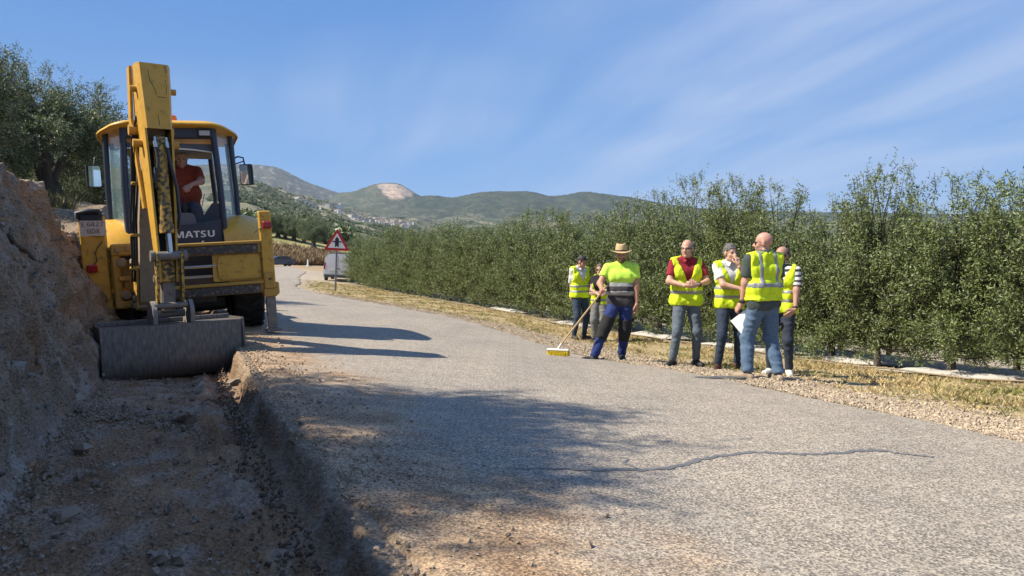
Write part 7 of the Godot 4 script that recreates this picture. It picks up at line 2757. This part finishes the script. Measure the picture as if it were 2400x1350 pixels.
	for k in 2:
		var b := Build.new()
		var pts := []
		var rad := []
		var list: Array = roots[k]
		if k == 0: list = [[2, 555, 4.55]] + list.slice(1)
		for s in list:
			var p := on_ground(s[0], s[1])
			pts.append(p + Vector3(0.10, 0.02, 0.05))
			rad.append(0.020 if k == 0 else 0.010)
		rad[-1] = 0.004
		b.tube(pts, rad, 7)
		tag(put("root", b.mesh(), M.bark), says_r[k], "root")
	# grass: dry and green tufts
	var L := Leaves.new()
	rng.seed = 61
	for k in 11:
		var a := rng.randf() * TAU
		var dir := Vector3(cos(a) * 0.5, 1.0, sin(a) * 0.5).normalized()
		dir = (dir + rdir() * 0.25).normalized()
		L.leaf(Vector3(cos(a), 0, sin(a)) * rng.randf() * 0.03, dir, dir.cross(rdir()).normalized(), rng.randf_range(0.06, 0.15), 0.006, Color(1, 1, 1) * rng.randf_range(0.75, 1.2))
	var tuft := L.mesh()
	where = []
	cols = PackedColorArray()
	for k in 15000:
		var d := 5.0 + 36.0 * pow(rng.randf(), 1.7)
		var r := tabv(xr_tab, d)
		var h := hedge_x(d)
		var f := rng.randf()
		var x := lerpf(r + (1.0 if d < 17.0 else 0.35), h + 0.1, pow(f, 0.7))
		if x < r + 0.2: continue
		var n := nf.get_noise_2d(x * 0.8, d * 0.5 + 70.0)
		if n < 0.02 and rng.randf() < 0.85: continue
		var s := rng.randf_range(0.35, 0.8)
		where.append(Transform3D(Basis(Vector3.UP, rng.randf() * TAU).scaled(Vector3(s * 1.6, s * 0.8, s * 1.6)), Vector3(x, height(x, d) + 0.03 * nf.get_noise_2d(x * 0.9, d * 0.9) - 0.005, -d)))
		var green := clampf(0.15 + 1.3 * nf.get_noise_2d(x * 0.6 + 9.0, d * 0.35), 0.0, 0.9)
		cols.append(Color(0.58, 0.46, 0.23).lerp(Color(0.20, 0.24, 0.055), green) * rng.randf_range(0.75, 1.25))
	scatter("verge_grass", tuft, M.leaf_dry, where, cols, "short dry grass and green tufts along the hedge foot", "grass")
	where = []
	cols = PackedColorArray()
	for k in 2600:
		var d := rng.randf_range(4.0, 22.0)
		var x := tabv(xl_tab, d) - TRENCH_W - 1.3 - rng.randf() * 4.0
		var s := rng.randf_range(0.8, 2.2)
		where.append(Transform3D(Basis(Vector3.UP, rng.randf() * TAU).scaled(Vector3.ONE * s), Vector3(x, height(x, d) - 0.01, -d)))
		cols.append(Color(0.40, 0.33, 0.17).lerp(Color(0.13, 0.15, 0.05), rng.randf()) * rng.randf_range(0.6, 1.1))
	scatter("bank_grass", tuft, M.leaf_dry, where, cols, "weeds and dry stalks on top of the cutting", "grass")
	# tall dry weeds along the foot of the field beyond the bend
	where = []
	cols = PackedColorArray()
	for k in 5000:
		var u := rng.randf_range(560.0, 800.0)
		var d := 102.0 + 12.0 * absf(rng.randfn()) * 0.5
		var s := rng.randf_range(4.0, 9.0)
		where.append(Transform3D(Basis(Vector3.UP, rng.randf() * TAU).scaled(Vector3(s * 1.6, s, s * 1.6)), far_point(u, d)))
		cols.append(Color(0.36, 0.27, 0.15).lerp(Color(0.22, 0.15, 0.09), rng.randf()) * rng.randf_range(0.7, 1.25))
	scatter("field_weeds", tuft, M.leaf_dry, where, cols, "tall dry weeds at the foot of the field", "weeds")
